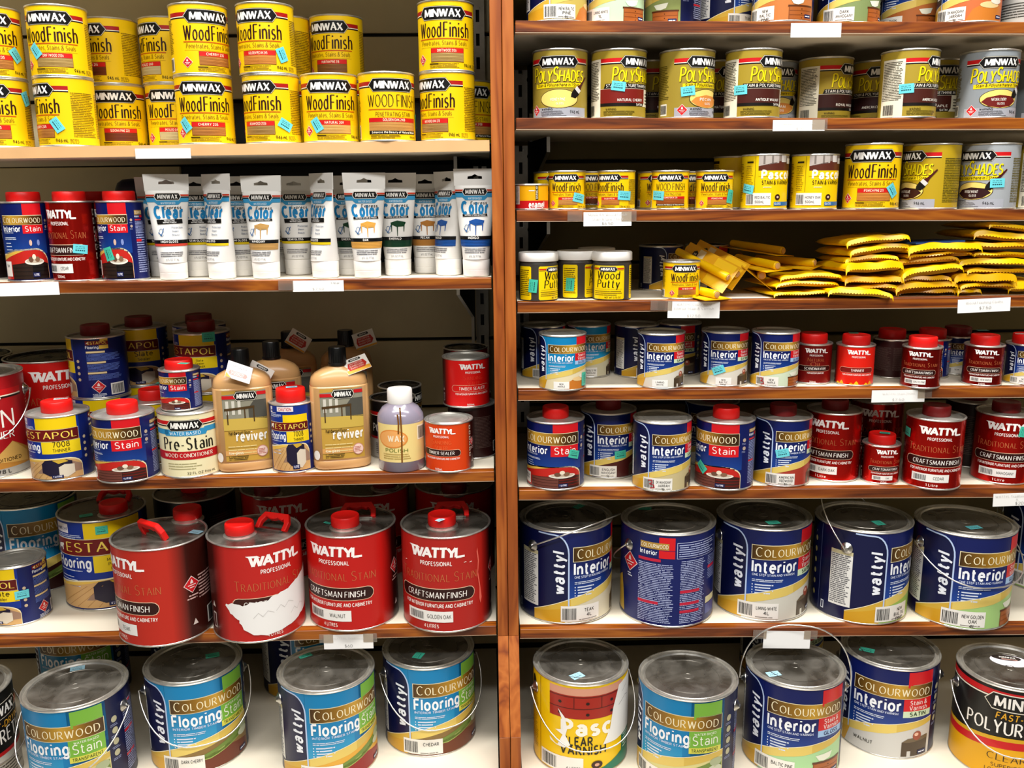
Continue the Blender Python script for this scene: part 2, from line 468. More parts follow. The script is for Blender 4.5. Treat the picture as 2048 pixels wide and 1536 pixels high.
def stroke_quads(p, w, nib=None):
    """quads along a polyline; sharp corners are butted with a small overlap, bends are mitred"""
    out = []; n = len(p)
    if n < 2: return out
    d = np.diff(p, axis=0); ln = np.hypot(d[:, 0], d[:, 1]); ok = ln > 1e-9
    d = d[ok]/ln[ok][:, None]; p = np.concatenate([p[:1], p[1:][ok]]); n = len(p)
    if n < 2: return out
    def th(v):
        if nib is None: return w
        a = math.radians(nib[0]); return max(w*nib[1], w*abs(v[1]*math.cos(a)-v[0]*math.sin(a)))
    nr = np.stack([-d[:, 1], d[:, 0]], 1)
    closed = np.hypot(*(p[0]-p[-1])) < 1e-6
    for i in range(n-1):
        t = th(d[i])
        def endp(j, k, at, sgn):
            # j: this segment, k: neighbour
            if k is None: return at, nr[j]*t/2
            cs = float(d[j]@d[k])
            if cs < 0.7: return at+d[j]*sgn*t*0.3, nr[j]*t/2
            tt = (t+th(d[k]))/2
            m = nr[j]+nr[k]; m /= max(np.hypot(*m), 1e-6)
            return at, m*tt/2/max(float(m@nr[j]), 0.5)
        ka = i-1 if i > 0 else (n-2 if closed else None)
        kb = i+1 if i < n-2 else (0 if closed else None)
        A, na = endp(i, ka, p[i], -1); B, nb = endp(i, kb, p[i+1], 1)
        out.append([tuple(A-na), tuple(B-nb), tuple(B+nb), tuple(A+na)])
    return out

LAYER = 0.00016
def wrap_mesh(name, lab, scale, mapper, step):
    """mapper(x, y, off) -> (pos, normal) arrays in metres; x,y in metres"""
    T, K, Z = lab.build(step)
    n = len(T)
    x = (T[:, :, 0]*scale).ravel(); y = (T[:, :, 1]*scale).ravel()
    off = np.repeat((Z+1)*LAYER, 3)
    pos, nor = mapper(x, y, off)
    me = bpy.data.meshes.new(name)
    me.vertices.add(3*n); me.vertices.foreach_set('co', pos.astype(np.float32).ravel())
    me.loops.add(3*n); me.loops.foreach_set('vertex_index', np.arange(3*n, dtype=np.int32))
    me.polygons.add(n)
    me.polygons.foreach_set('loop_start', np.arange(0, 3*n, 3, dtype=np.int32))
    me.polygons.foreach_set('loop_total', np.full(n, 3, dtype=np.int32))
    ca = me.color_attributes.new('ink', 'FLOAT_COLOR', 'POINT')
    ca.data.foreach_set('color', K.reshape(-1, 4).astype(np.float32).ravel())
    me.update(calc_edges=True)
    smooth(me)
    me.normals_split_custom_set_from_vertices([tuple(v) for v in nor])
    me.materials.append(M['ink'])
    return me
def cyl_map(r):
    def f(x, y, off):
        a = x/r
        nor = np.stack([np.sin(a), -np.cos(a), np.zeros_like(a)], 1)
        pos = nor*(r+off)[:, None]; pos[:, 2] = y
        return pos, nor
    return f
def flat_map(axis='front'):
    def f(x, y, off):
        if axis == 'front':
            return np.stack([x, -off, y], 1), np.tile((0., -1., 0.), (len(x), 1))
        return np.stack([x, y, off], 1), np.tile((0., 0., 1.), (len(x), 1))
    return f
# ------------------------------------------------------------------ printed label designs (units: 100 = tin height)
NIB = (20, 0.32)
def hexa(L, cx, cy, w, h, col, z, k=0.42):
    L.poly([(cx-w/2, cy), (cx-w/2+h*k, cy-h/2), (cx+w/2-h*k, cy-h/2), (cx+w/2, cy), (cx+w/2-h*k, cy+h/2), (cx-w/2+h*k, cy+h/2)], col, z)
def logo_m(L, cx, cy, w, h, z=3):
    hexa(L, cx, cy, w+3, h+2.2, '#111111', z-1); hexa(L, cx, cy, w+1.8, h+1.2, '#e9e2cf', z); hexa(L, cx, cy, w, h, '#0e0d0d', z+1)
    L.text('MINWAX', cx, cy-h*0.3, h*0.6, '#f4f1ea', 0.25, w*0.74, nib=(20, 0.38), z=z+2, track=0.2)
def stripes(L, x0, x1, y, k=1.0, red='#c8171a', z=1):
    L.rect(x0, y-1.6*k, x1, y+4.2*k, red, z); L.rect(x0, y-2.8*k, x1, y-1.6*k, '#f3ead2', z); L.rect(x0, y-4.6*k, x1, y-2.8*k, '#17100e', z)
def diamond(L, cx, cy, s, z=3, ink='#f2dcd6', col='#cf2027'):
    L.poly([(cx-s, cy), (cx, cy-s), (cx+s, cy), (cx, cy+s)], ink, z); L.poly([(cx-s*.9, cy), (cx, cy-s*.9), (cx+s*.9, cy), (cx, cy+s*.9)], col, z+1)
    L.poly([(cx-s*.2, cy+s*.12), (cx+s*.2, cy+s*.12), (cx+s*.12, cy+s*.42), (cx, cy+s*.62), (cx-s*.14, cy+s*.4)], ink, z+2)
    L.rect(cx-s*.5, cy-s*.12, cx+s*.5, cy-s*.02, ink, z+2); L.rect(cx-s*.3, cy-s*.38, cx+s*.3, cy-s*.28, ink, z+2)
def swatch(L, x0, y0, x1, y1, a, b, z=2, seed=0):
    rnd = random.Random(seed)
    L.rect(x0, y0, x1, y1, a, z)
    n = 7
    for i in range(n):
        y = y0+(y1-y0)*(i+0.5)/n; hh = (y1-y0)/n*0.22
        d = rnd.uniform(-1, 1)*(y1-y0)*0.1
        q = [(x0+.4, y-hh), ((x0+x1)/2, y-hh+d), ((x0+x1)/2, y+hh+d), (x0+.4, y+hh)]
        L.quad(q, H(b), z+1); L.quad([q[1], (x1-.4, y-hh+d*.3), (x1-.4, y+hh*.6+d*.3), q[2]], H(b), z+1)
YEL = '#f5c90a'
def d_wf(L, hw, shade='CHERRY 235', sw=('#c98a3e', '#a5652a'), caps=False, small=False):
    L.rect(-hw, 1.6, hw, 98.4, YEL, 0)
    stripes(L, -66, 56, 82, red='#a81a16')
    logo_m(L, -1, 81, 74, 17.5)
    ink = '#2a0d10'
    if caps:
        L.text('WOOD FINISH', 0, 50, 17, ink, 0.12, 80, nib=(15, 0.42)); L.rect(-40, 45.4, 40, 46.8, '#c96a12', 3)
        L.text('PENETRATING STAIN', 0, 36, 6, '#7b5a0c', 0.13, 56)
        L.rect(-40, 28, 40, 34, '#c9171b', 3); L.text(shade, 0, 29.4, 3.4, '#f6e7c8', 0.18, 34, z=4)
        swatch(L, -40, 15.5, 40, 28, *sw); L.rect(-40, 10.5, 40, 15.5, '#15100c', 3)
        L.text('Enhances the Beauty of Natural Wood', 1, 11.8, 2.8, '#f3ecd8', 0.2, 72, z=4)
        L.rows(-38, 4, 10, 9.5, 3, '#6f5408', 3, seed=3); L.text('946 mL', 34, 4.5, 3.6, '#3b2c06', .15, 15)
    else:
        L.text('Wood', -21.5, 48, 20, ink, 0.2, 36, nib=(12, 0.3), shear=.04, al='c'); L.text('Finish', 21, 48, 20, ink, 0.2, 40, nib=(12, 0.3), shear=.04)
        L.rect(-41, 44.6, 41, 46, '#c4560f', 3)
        L.text('Penetrates, Stains & Seals', 0, 36.4, 6.4, '#7a5a0c', 0.15, 74, nib=(12, .5), shear=.1)
        L.rect(-40, 33.4, 40, 33.8, '#b99412', 2)
        L.rect(-19, 25.4, 31, 32, '#d0201c', 3); L.text(shade, 5, 27, 3.4, '#f6dcc0', 0.2, 28, z=4)
        L.rect(-19.6, 12.6, 31.6, 32.4, '#7a3d14', 2); swatch(L, -19, 13.4, 31, 25.6, *sw, z=3)
        diamond(L, -37, 17, 8); L.rows(-22, 4, 30, 11.5, 4, '#8f6f0e', 2, seed=5)
        L.rect(-22, 9.6, -8, 11, '#3b2c06', 3); L.text('946 mL' if not small else '236 mL', 41, 6.2, 4.6, '#2b2006', .16, 17)
        L.rows(52, 4, 66, 11, 4, '#8f6f0e', 2, seed=6)
    L.rows(58, 13, 96, 78, 26, '#8a6b0c', 2, seed=7, th=.5); L.rows(100, 13, 128, 78, 26, '#8a6b0c', 2, seed=8, th=.5)
    L.rows(-128, 10, -96, 78, 27, '#8a6b0c', 2, seed=9, th=.5); L.rows(-92, 30, -60, 78, 20, '#8a6b0c', 2, seed=10, th=.5)
    L.rect(-88, 5, -64, 25, '#efe9d8', 2); L.bars(-86, 7, -66, 23)
def brush(L, x, y, k, rot=50, z=4):
    c, s = math.cos(math.radians(rot)), math.sin(math.radians(rot))
    def P(pts): return [(x+(a*c-b*s)*k, y+(a*s+b*c)*k) for a, b in pts]
    L.poly(P([(0, -5), (9, -6), (9, 6), (1, 5), (-4, 2)]), '#16110f', z); L.poly(P([(9, -5), (15, -5), (15, 5), (9, 5)]), '#d9d6d0', z)
    L.poly(P([(15, -4), (21, -2), (38, -1.2), (38, 1.2), (21, 2), (15, 4)]), '#4a1512', z)
def poly_word(L, x, y, w):
    for dx, dy, c, z in ((.7, -.7, '#3a2c05', 3), (0, 0, '#f4dd12', 4)):
        L.text('PolyShades', x+dx, y+dy, 20, c, 0.2, w, nib=(15, .5), shear=.14, caps=.76, z=z, track=.18)
def d_poly1(L, hw, base='#a08a34', sw='#f3d774', name='HONEY PINE', gray='#a9abb3'):
    L.rect(-hw, 2, hw, 97, base, 0); stripes(L, -54, 52, 82); logo_m(L, -2, 81, 64, 15.5)
    poly_word(L, -2, 53, 84)
    L.quad([(-40, 43.5), (36, 44.5), (36, 51), (-40, 50)], H('#f0d312'), 3)
    L.text('Stain & Polyurethane in 1 Step', -2, 45.8, 4.4, '#3d2b08', .15, 68, z=4, shear=.1)
    L.ell(0, 28, 30, 14, '#2a1c10', 2, 26); L.ell(0, 28, 29, 13.2, '#f3d774', 3, 26)
    L.poly([(-27, 24), (-20, 30), (-2, 33.5), (20, 31.5), (27, 25), (16, 17.5), (0, 15.2), (-16, 17.2)], sw, 4)
    brush(L, 22, 32, 1.0, 48, 5)
    L.text(name, -2, 25.2, 3.8, '#f5efe4', .17, 22, z=5); L.text('GLOSS', 1, 19.6, 3, '#f5efe4', .17, 11, z=5)
    L.rect(-52, 2.4, 47, 15.5, gray, 2); diamond(L, -40, 12, 8.5)
    L.text('WARNING!', -19, 11.6, 3, '#222', .2, 18); L.rows(-29, 3, 12, 11, 5, '#55565c', 3, seed=2); L.text('946 mL', 25, 7, 4.4, '#222', .15, 16)
    L.rows(58, 10, 100, 78, 27, '#5f5212', 2, seed=11, th=.5); L.rows(-108, 28, -62, 78, 20, '#5f5212', 2, seed=12, th=.5)
    L.rect(-82, 5, -66, 22, '#efe9d8', 2); L.bars(-81, 7, -67, 20)
def d_poly2(L, hw, sw='#6a1a16', name='NATURAL CHERRY', base='#a8902f'):
    L.rect(-hw, 2, hw, 97, base, 0)
    L.rect(-78, 2, -40, 86, '#ece5cf', 1); L.rows(-76, 26, -42, 83, 24, '#5b5648', 2, seed=4, th=.5); L.bars(-72, 5, -54, 20)
    stripes(L, -40, 54, 82); logo_m(L, 24, 81, 64, 15.5)
    poly_word(L, 22, 53, 84)
    L.poly([(-34, 43), (44, 43), (44, 50), (-31, 50)], '#14100d', 3); L.text('STAIN & POLYURETHANE IN', 6, 44.8, 4, '#f2ece0', .16, 72, z=4, shear=.12)
    L.rect(-40, 17.5, 66, 43, '#f0e9cf', 2)
    L.rect(-40, 22, 36, 42.4, sw, 3); L.poly([(-40, 17.5), (32, 17.5), (35, 22), (-40, 22)], '#17120f', 3)
    L.text(name, 30, 24.5, 3.6, '#f4eee2', .18, 42, 'r', z=4); L.text('SATIN', 30, 18.4, 3, '#f4eee2', .18, 12, 'r', z=4)
    L.rows(40, 20, 62, 38, 4, '#5b5648', 3, seed=9, words=2); L.text('WARNING!', -22, 11.5, 3, '#4a3d10', .18, 16)
    L.rows(-34, 4, 18, 11, 4, '#5f5212', 2, seed=13)
    L.rect(52, 3, 66, 13, '#efe9d8', 3); L.bars(54, 4, 64, 12)
    L.rows(72, 10, 104, 78, 26, '#5f5212', 2, seed=14, th=.5)

FOIL_SHEEN = [(0, '#3b2408'), (.3, '#8c6418'), (.55, '#c79a34'), (.8, '#7c5615'), (1, '#3b2408')]  # gold print; bright middle and brown ends paint in a foil reflection
def band(L, x0, y0, x1, y1, word='COLOURWOOD', z=2, stops=FOIL_SHEEN):
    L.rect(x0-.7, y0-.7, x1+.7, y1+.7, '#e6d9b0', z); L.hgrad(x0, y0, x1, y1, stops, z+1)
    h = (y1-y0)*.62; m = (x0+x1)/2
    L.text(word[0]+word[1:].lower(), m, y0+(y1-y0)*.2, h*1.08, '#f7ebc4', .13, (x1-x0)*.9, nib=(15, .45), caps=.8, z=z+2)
def wattyl_up(L, x, y, h, col='#eef2fa', z=3):
    """the maker's word running upwards"""
    L.text('wattyl', x, y, h, col, .21, None, al='l', rot=90, z=z, shear=.14, cond=1.02)
def barcode(L, x0, y0, x1, y1, t, z=5, seed=1, two=None):
    L.rect(x0, y0, x1, y1, '#eeeae2', z)
    m = x0+(x1-x0)*.42
    L.bars(x0+1.5, y0+2, m-1.5, y1-2.5, '#2a2a2a', z+1, seed)
    ws = t.split('|'); n = len(ws)
    for i, w in enumerate(ws):
        hh = min((y1-y0)*.2, 3.6)
        L.text(w, (m+x1)/2, y1-(y1-y0)*.22-i*hh*1.5-hh, hh, '#2c2a28', .15, min((x1-m)*.84, len(w)*hh*.78), z=z+1)
    L.rows(m+1, y0+.8, x1-1, y0+2.6, 1, '#8a857c', z+1, seed=seed, words=3)
def chest(L, x0, y0, x1, y1, c='#8e4a1e', z=3):
    L.rect(x0, y0, x1, y1, c, z); L.rect(x0-1, y1-2, x1+1, y1, '#5a2c11', z+1)
    for i in range(3):
        a = y0+(y1-2-y0)*i/3
        L.rect(x0+1, a+.8, x1-1, a+(y1-2-y0)/3-.3, '#a65a26', z+1); L.rect((x0+x1)/2-.6, a+2, (x0+x1)/2+.6, a+3, '#2c1508', z+2)
def pic_desk(L, x1, z=3):
    L.poly([(x1-30, 3), (x1-30, 19), (x1-24, 23), (x1, 25), (x1, 3), (x1-20, 3), (x1-20, 9), (x1-24, 9), (x1-24, 3)], '#4a3c2c', z)
    L.poly([(x1-30, 19), (x1-24, 23), (x1, 25), (x1, 21), (x1-23, 18.5)], '#6a5a42', z+1); L.ell(x1-14, 26, 5, 5.2, '#9a4a34', z+2, 14); L.ell(x1-15, 27.5, 2.4, 2, '#e8b9a0', z+3, 10)
def d_cw(L, hw, base='#0a1858', lo='#1648a0', kind='int', word='Interior', sheen='SATIN', sticker='LIMING|WHITE', pic='desk', teal=False, stk='bar', bottom='#d9d4c6', no=1, mark=False, sub='ONE STEP STAIN AND VARNISH'):
    dark = '#080f3c'
    acc, acct = ('#d0161f', '#f7e3df') if kind == 'int' else ('#79b33e', '#eef4dc')
    if teal: base, lo = '#0b7fb6', '#2fa4d2'
    L.rect(-hw, 1.6, hw, 98.4, dark, 0)
    # the front panel: colour fades from lo (bottom) to base; its left edge curves over at the top
    L.rect(-40, 20, 50, 62, lo, 1, base, vert=True); L.rect(-40, 62, 50, 98.4, base, 1)
    if kind != 'int': L.hgrad(8, 30, 50, 98.4, [(0, base), (1, '#103880')], 1)
    arc = [(-40, 20)]+[(-40, 70)]+[(-54+14*math.cos(math.radians(a)), 76+20*math.sin(math.radians(a))) for a in range(0, 91, 15)]+[(-72, 97)]
    L.poly([(-40.2, 70)]+[(x, y) for x, y in arc[2:]]+[(-72, 98.4), (-40.2, 98.4)], base, 1)
    L.line(arc, 1.5, '#b9cdf0', 4)
    wattyl_up(L, -45, 33, 11)
    L.rect(-63, 30, -46, 30, dark, 1)
    # side panel, icons and back text
    L.rect(-96, 16, -73, 76, '#e6e5e0', 1); L.rows(-95, 18, -74, 72, 26, '#66666a', 2, seed=21, th=.5); L.rect(-96, 72, -73, 76, '#cfc59a', 2)
    L.rect(-106, 6, -102, 15, '#dfe4f0', 2); L.rect(-105, 7, -103, 14, dark, 3)
    L.line([(-110, 4), (-110, 97)], .6, '#5c6690', 2)
    for i in range(6): L.ell(-120, 78-i*12, 2.2, 3, '#b0a468', 2, 10)
    for i in range(4): L.ell(58, 74-i*12, 3.4, 3.4, '#b9b493', 2, 12); L.rows(53, 66.5-i*12, 63, 69.5-i*12, 2, '#8f97bd', 2, seed=i, words=2)
    L.rows(70, 10, 98, 84, 30, '#9aa2c8', 2, seed=22, th=.5); L.rows(102, 10, 130, 84, 30, '#9aa2c8', 2, seed=23, th=.5)
    for y in (80, 52, 26): L.rect(70, y, 86, y+2.6, '#c21d2b', 3)
    # gold swoosh and bottom picture
    x = np.linspace(-78, 50, 17)
    tp = np.interp(x, [-78, -58, -40, -10, 20, 50], [12, 20, 27, 35.5, 41, 44])
    yb = tp-np.interp(x, [-78, -58, -40, 0, 50], [1, 5, 8.5, 10, 5.5])
    top = list(zip(x, tp))
    L.poly([(-78, 1.6)]+[(a, v) for a, v in zip(x, yb)]+[(50, 1.6)], bottom, 2)
    L.poly([(-78, 1.6), (-78, yb[0])]+[(a, v) for a, v in zip(x, yb) if -78 < a < -36]+[(-44, 1.6)], '#d09c22', 3)
    for i in range(16):
        cc = H('#d2a93a') if x[i] < -44 else H('#e0c566' if x[i] < 10 else '#d3b452')
        L.quad([(x[i], yb[i]), (x[i+1], yb[i+1]), top[i+1], top[i]], cc, 3)
    L.line([(a, v+.3) for a, v in top], .7, '#f0e6c4', 4)
    if pic == 'desk': pic_desk(L, 46)
    elif pic == 'chest': chest(L, 12, 2, 47, 20, z=4); L.poly([(14, 27), (34, 29), (31, 22.4), (24, 20.4), (18, 21.4)], '#e7ead8', 5)
    elif pic == 'floor':
        L.poly([(-40, 2), (48, 2), (48, 15), (20, 21), (-10, 16), (-40, 9)], no if isinstance(no, str) else '#7a3a1a', 3)
        L.poly([(-24, 14), (8, 24.5), (34, 33), (49, 36), (49, 27), (28, 22), (0, 15)], '#6f8a3a', 4); L.poly([(-20, 13.4), (10, 21), (40, 28), (49, 29.4), (49, 26), (28, 21.6), (0, 14)], '#9fb35a', 4); L.ell(42, 33, 7, 4.4, '#a9b38c', 5, 14); L.ell(41, 25.6, 8, 4.2, '#c6cbb0', 5, 14)
    elif pic == 'jar': L.poly([(-6, 2), (44, 2), (44, 20), (34, 22), (14, 22), (2, 16)], '#c9772a', 3); L.ell(24, 21, 14, 4, '#e8c58a', 4, 16); L.ell(33, 26, 9, 4, '#e9e0cc', 5, 14)
    L.rect(34, 4.5, 45, 9, '#151c4c', 6); L.rows(35, 5.4, 44, 8, 1, '#e9ecf5', 7, seed=3, words=2, ragged=0)
    # top tab, band, title, box
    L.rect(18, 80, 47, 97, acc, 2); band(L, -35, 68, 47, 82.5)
    L.text(word, -34, 54, 11.8, '#f4f7fc', .2, 46 if kind == 'int' else 48, 'l')
    L.text(sub, -34, 49.8, 2.3, '#cfd8ee', .18, 44, 'l')
    b0 = 14
    if kind == 'int':
        L.rect(15, 54, 47, 67.4, acc, 3); L.text('Stain &', 31, 61.2, 4.6, acct, .14, 19, z=4); L.text('Varnish', 31, 55.4, 4.6, acct, .14, 20, z=4)
        sc = {'SATIN': ('#cfe2bd', '#1c3c22'), 'GLOSS': ('#9fc3ea', '#14285e')}[sheen]
        L.rect(15, 47, 47, 54, sc[0], 3); L.text(sheen, 31, 48.6, 4, sc[1], .19, 18, z=4)
    else:
        L.rect(b0, 44, 47, 67.4, acc, 3); L.text('WATER BASED', 30, 63.4, 2.2, acct, .16, 22, z=4); L.text('Stain', 30, 53, 9.6, acct, .11, 25, z=4)
        L.rect(b0, 44, 47, 50, '#d8d552', 4); L.text('TRANSPARENT', 30, 45.5, 3.2, '#3b4a12', .15, 27, z=5)
    L.rows(-34, 43, -2, 46.4, 2, '#d5deef', 3, seed=31, words=4)
    for i in range(4):
        y = 40-i*3
        L.rect(-34, y-.6, -33, y+.6, '#e6ecf7', 3); L.rows(-31, y-.9, -12-3*(i % 2), y+.9, 1, '#d5deef', 3, seed=40+i, words=2, ragged=0, th=.75)
    if stk == 'bar': barcode(L, -48, 3, -6, 20, sticker, seed=len(sticker))
    if mark: L.line([(-40, 16), (-35, 17), (-34, 13), (-38, 11), (-32, 10), (-31, 6), (-37, 5)], 1.2, '#b5202a', 7)
    if stk == 'small': L.rect(-24, 4, 4, 17, '#f2efe9', 5); [L.text(w, -10, 11.5-i*4.4, 2.8, '#555049', .15, min(20, len(w)*2.4), z=6) for i, w in enumerate(sticker.split('|'))]
    elif stk == 'print': L.text(sticker, -22, 12, 3.4, '#3a372f', .17, 20, z=5)
def d_cwstain(L, hw, sticker='AMERICAN|REDWOOD', tall=False):
    L.rect(-hw, 1.6, hw, 98.4, '#0a1758', 0)
    L.rect(-58, 30, 50, 62, '#133e8c', 1, '#0a1a60', vert=True)
    L.rect(4, 70, 44, 97.5, '#cf141d', 1); band(L, -48, 67, 44, 84, stops=[(0, '#7a5414'), (.25, '#c79a34'), (.5, '#a87a26'), (.75, '#4e2f0c'), (1, '#2f1c08')])  # these band stops also paint a foil reflection, gold at left
    L.text('Interior', -46, 54, 10.5, '#f4f7fc', .2, 42, 'l'); L.text('PROFESSIONAL STAIN', -46, 50.6, 2, '#cfd8ee', .17, 26, 'l')
    L.rect(1, 50, 44, 66.3, '#d4161f', 2); L.text('Stain', 22.5, 54, 9.5, '#f8e6e2', .12, 32)
    L.rows(-46, 44, -8, 47, 2, '#d5deef', 3, seed=2, words=4)
    for i in range(3): L.rows(-44, 40-i*3.2, -28+i, 41.6-i*3.2, 1, '#d5deef', 3, seed=4+i, words=2, ragged=0)
    if tall: L.ell(14, 41, 3, 3, '#d9b4a0', 3, 12); L.ell(30, 41, 3, 3, '#7f90c8', 3, 12)
    # arched picture: red cloth, dark table, plate of stones
    A = [(-58, 3), (48, 3)]+[(48-26+26*math.cos(math.radians(a)), 20+14*math.sin(math.radians(a))) for a in range(0, 91, 18)]+[(-20, 33), (-58, 28)]
    L.poly([(x*1.02, y+1.6 if y > 4 else y) for x, y in A], '#e9ddb0', 1); L.poly(A, '#c0241c', 2)
    L.poly([(-58, 28), (-20, 33), (0, 33.6), (-58, 23)], '#e0b34a', 3)
    w1, w2 = ('#17110f', '#2b1d16') if tall else ('#3b1a15', '#6b3a30')
    L.poly([(-32, 3), (47.5, 3), (47.5, 19), (40, 20.6), (8, 21), (-32, 18.6)], w1, 3); L.poly([(-32, 3), (12, 3), (12, 18), (0, 19.4), (-32, 18.6)], w2, 4)
    for y in (6.5, 11, 15): L.rect(13, y, 47, y+1, '#7a1a14' if not tall else '#0a0706', 4); L.rect(-30, y, 11, y+.5, w1, 5)
    L.ell(18, 21.6, 20, 3.6, '#efe8da', 5, 20); L.ell(18, 22.4, 17, 2.2, '#c9b8a2', 6, 18)
    L.ell(11, 24, 5, 3, '#6b4a38', 7, 12); L.ell(24, 24, 5, 3, '#84624a', 7, 12); L.ell(17.5, 26.6, 3.8, 3, '#e9dcc4', 8, 12)
    L.rect(12, 5, 26, 10, '#151c4c', 6); L.text('1 LITRE', 19, 6.4, 2.3, '#eef', .2, 10, z=7)
    L.rect(-56, 6, -34, 22, '#eeeae2', 5); [L.text(w, -45, 16-i*4, 2.6, '#2c2a28', .16, min(18, len(w)*2.2), z=6) for i, w in enumerate(sticker.split('|'))]
    # right side: small repeats and text columns
    for i in range(2): L.ell(53, 74-i*12, 2.8, 2.8, '#b9a493', 2, 12); L.rows(49, 67.4-i*12, 57, 70-i*12, 2, '#8f97bd', 2, seed=i, words=2)
    L.rect(62, 84, 84, 89, '#b38a3a', 2); L.text('COLOURWOOD', 73, 85.2, 2.8, '#f5ecd0', .16, 20, z=3)
    L.text('Interior', 62, 79, 3.6, '#eef2fa', .2, 12, 'l'); L.rect(76, 78.4, 84, 83, '#cf141d', 2)
    L.rows(62, 8, 92, 72, 27, '#98a1cc', 2, seed=24, th=.5); L.rect(62, 73, 80, 75.4, '#d0202a', 3); L.rect(62, 41, 76, 43.4, '#d0202a', 3)
    L.rows(98, 8, 128, 84, 32, '#98a1cc', 2, seed=25, th=.5)
    L.rows(-128, 8, -100, 84, 32, '#98a1cc', 2, seed=26, th=.5); wattyl_up(L, -66, 34, 11); L.rect(-98, 16, -78, 74, '#e6e5e0', 1); L.rows(-97, 18, -79, 72, 24, '#66666a', 2, seed=27, th=.5)
def beast(L, x, y, s, z=5):
    L.poly([(x-s, y), (x-s*.7, y), (x-s*.5, y+s*.5), (x+s*.2, y+s*.5), (x+s*.4, y), (x+s*.7, y), (x+s*.7, y+s), (x+s, y+s*1.2), (x+s*.9, y+s*1.6), (x+s*.4, y+s*1.5), (x-s*.7, y+s*1.3), (x-s, y+s*.9)], '#f5efe6', z)
def sofa(L, x, y, k, z=4):
    P = lambda pts: [(x+a*k, y+b*k) for a, b in pts]
    L.poly(P([(-16, 0), (-16, 10), (-12, 14), (8, 15), (16, 12), (16, 0), (8, -4), (-8, -4)]), '#1d1730', z); L.poly(P([(2, -4), (2, 6), (8, 9), (18, 8), (18, -2), (10, -6)]), '#d9cdb8', z+1)
    L.poly(P([(-4, 14), (2, 10), (12, 12), (8, 15)]), '#c9a437', z+1)
def d_est(L, hw, box='7008|THINNER', litre='1 LITRE', caution=False, floor=True, torn=False):
    if torn: L.poly([(-50, 60), (-44, 66), (-48, 74), (-40, 78), (-36, 88), (-42, 84), (-50, 76), (-58, 72), (-70, 66), (-60, 64)], '#ece8e2', 8)
    L.rect(-hw, 1.6, hw, 98.4, '#0d1c5e', 0)
    L.rect(-56, 30, 48, 98, '#12308a', 1)
    L.rect(-54, 86, -34, 96, '#e9e3ea', 2); L.text('wattyl', -44, 89, 3.6, '#33366e', .18, 16); L.rows(-54, 79.5, -18, 85, 3, '#c9d2ea', 2, seed=3)
    if not caution: L.rect(-16, 80, 44, 97.6, '#efcb0c', 2)
    if caution:
        L.rect(-46, 87, 8, 97.4, '#12308a', 3); L.rect(-30, 89, 10, 96.5, '#f0e4e2', 4); L.text('CAUTION', -10, 90.6, 4.2, '#c21c22', .16, 30, z=5)
        L.rect(-16, 70, 44, 84, '#efcb0c', 3)
    y0, y1 = (56, 70) if caution else (62, 79.5)
    L.rect(-57, y0-.7, 46, y1+.7, '#e8d9a8', 2); L.rect(-56.4, y0, 45.4, y1, '#7b1716', 3, '#5a1010')
    beast(L, -48, y0+4, 5); L.text('ESTAPOL', 2, y0+(y1-y0)*.24, (y1-y0)*.56, '#f3d45a', .15, 80, nib=(15, .5), z=5)
    yb = y0-18
    L.text('Flooring', -55, yb+4, 11.4, '#f4f7fc', .2, 43, 'l'); L.rows(-54, yb-.5, -16, yb+2, 1, '#c9d2ea', 3, seed=5)
    L.rect(-9, yb-1.5, 47, y0-1, '#efd01a', 2)
    ws = box.split('|'); n = len(ws)
    for i, w in enumerate(ws):
        hh = 15/n*.62 if i or n > 2 else 8
        L.text(w, 19, y0-4-(15.5/n)*(i+1)+15.5/n*.35, hh, '#4a3c0a', .13, min(46, len(w)*hh*.72), z=4)
    top = yb-8
    for i in range(4): L.rows(-53, top+.5-i*3.4, -28+2*i, top+2.4-i*3.4, 1, '#c9d2ea', 3, seed=6+i, words=2)
    # arched picture: pale boards and a dark sofa
    B = min(34, top+2)
    A = [(-58, 3), (46, 3)]+[(46-24+24*math.cos(math.radians(a)), B-14+14*math.sin(math.radians(a))) for a in range(0, 91, 18)]+[(-20, B-1), (-58, B-5)]
    L.poly([(x*1.02, y+1.6 if y > 4 else y) for x, y in A], '#efe3b4', 2); L.poly(A, '#cfa46a', 3)
    L.poly([(-58, B-5), (-20, B-1), (4, B-.4), (-58, B-9)], '#e6bc52', 4)
    for i in range(5): L.line([(-56+i*12, 4), (-18+i*8, B-6)], .5, '#a97a42', 4)
    L.poly([(-20, 12), (46, 12), (46, B-12), (24, B-1), (0, B-1)], '#9a7a66', 4); sofa(L, 10, 13.5, 1.35, 5)
    L.rect(2, 4.6, 18, 9.4, '#151c4c', 7); L.text(litre, 10, 6, 2.4, '#eef', .2, 12, z=8)
    # back of the label
    L.rect(70, 88, 104, 95, '#7b1716', 2); L.text('ESTAPOL', 88, 89.4, 4, '#f3d45a', .16, 28, z=3); beast(L, 73.5, 90, 1.8, 3); L.rect(92, 93, 104, 98, '#e6c44a', 2)
    L.text('Flooring', 70, 82.4, 4.2, '#eef2fa', .2, 19, 'l'); L.rect(90, 81.4, 104, 87.4, '#e6c44a', 2)
    for y in (75, 58, 41): L.rect(70, y, 98, y+3, '#e8d19a', 3)
    L.rows(70, 62, 124, 74, 6, '#5f78c4', 2, seed=7); L.rows(70, 45, 124, 57, 6, '#5f78c4', 2, seed=8); L.rows(70, 31, 124, 40, 5, '#5f78c4', 2, seed=9)
    diamond(L, 84, 20, 11); L.rows(74, 2.6, 96, 9, 3, '#dfe4f2', 2, seed=4, words=3)
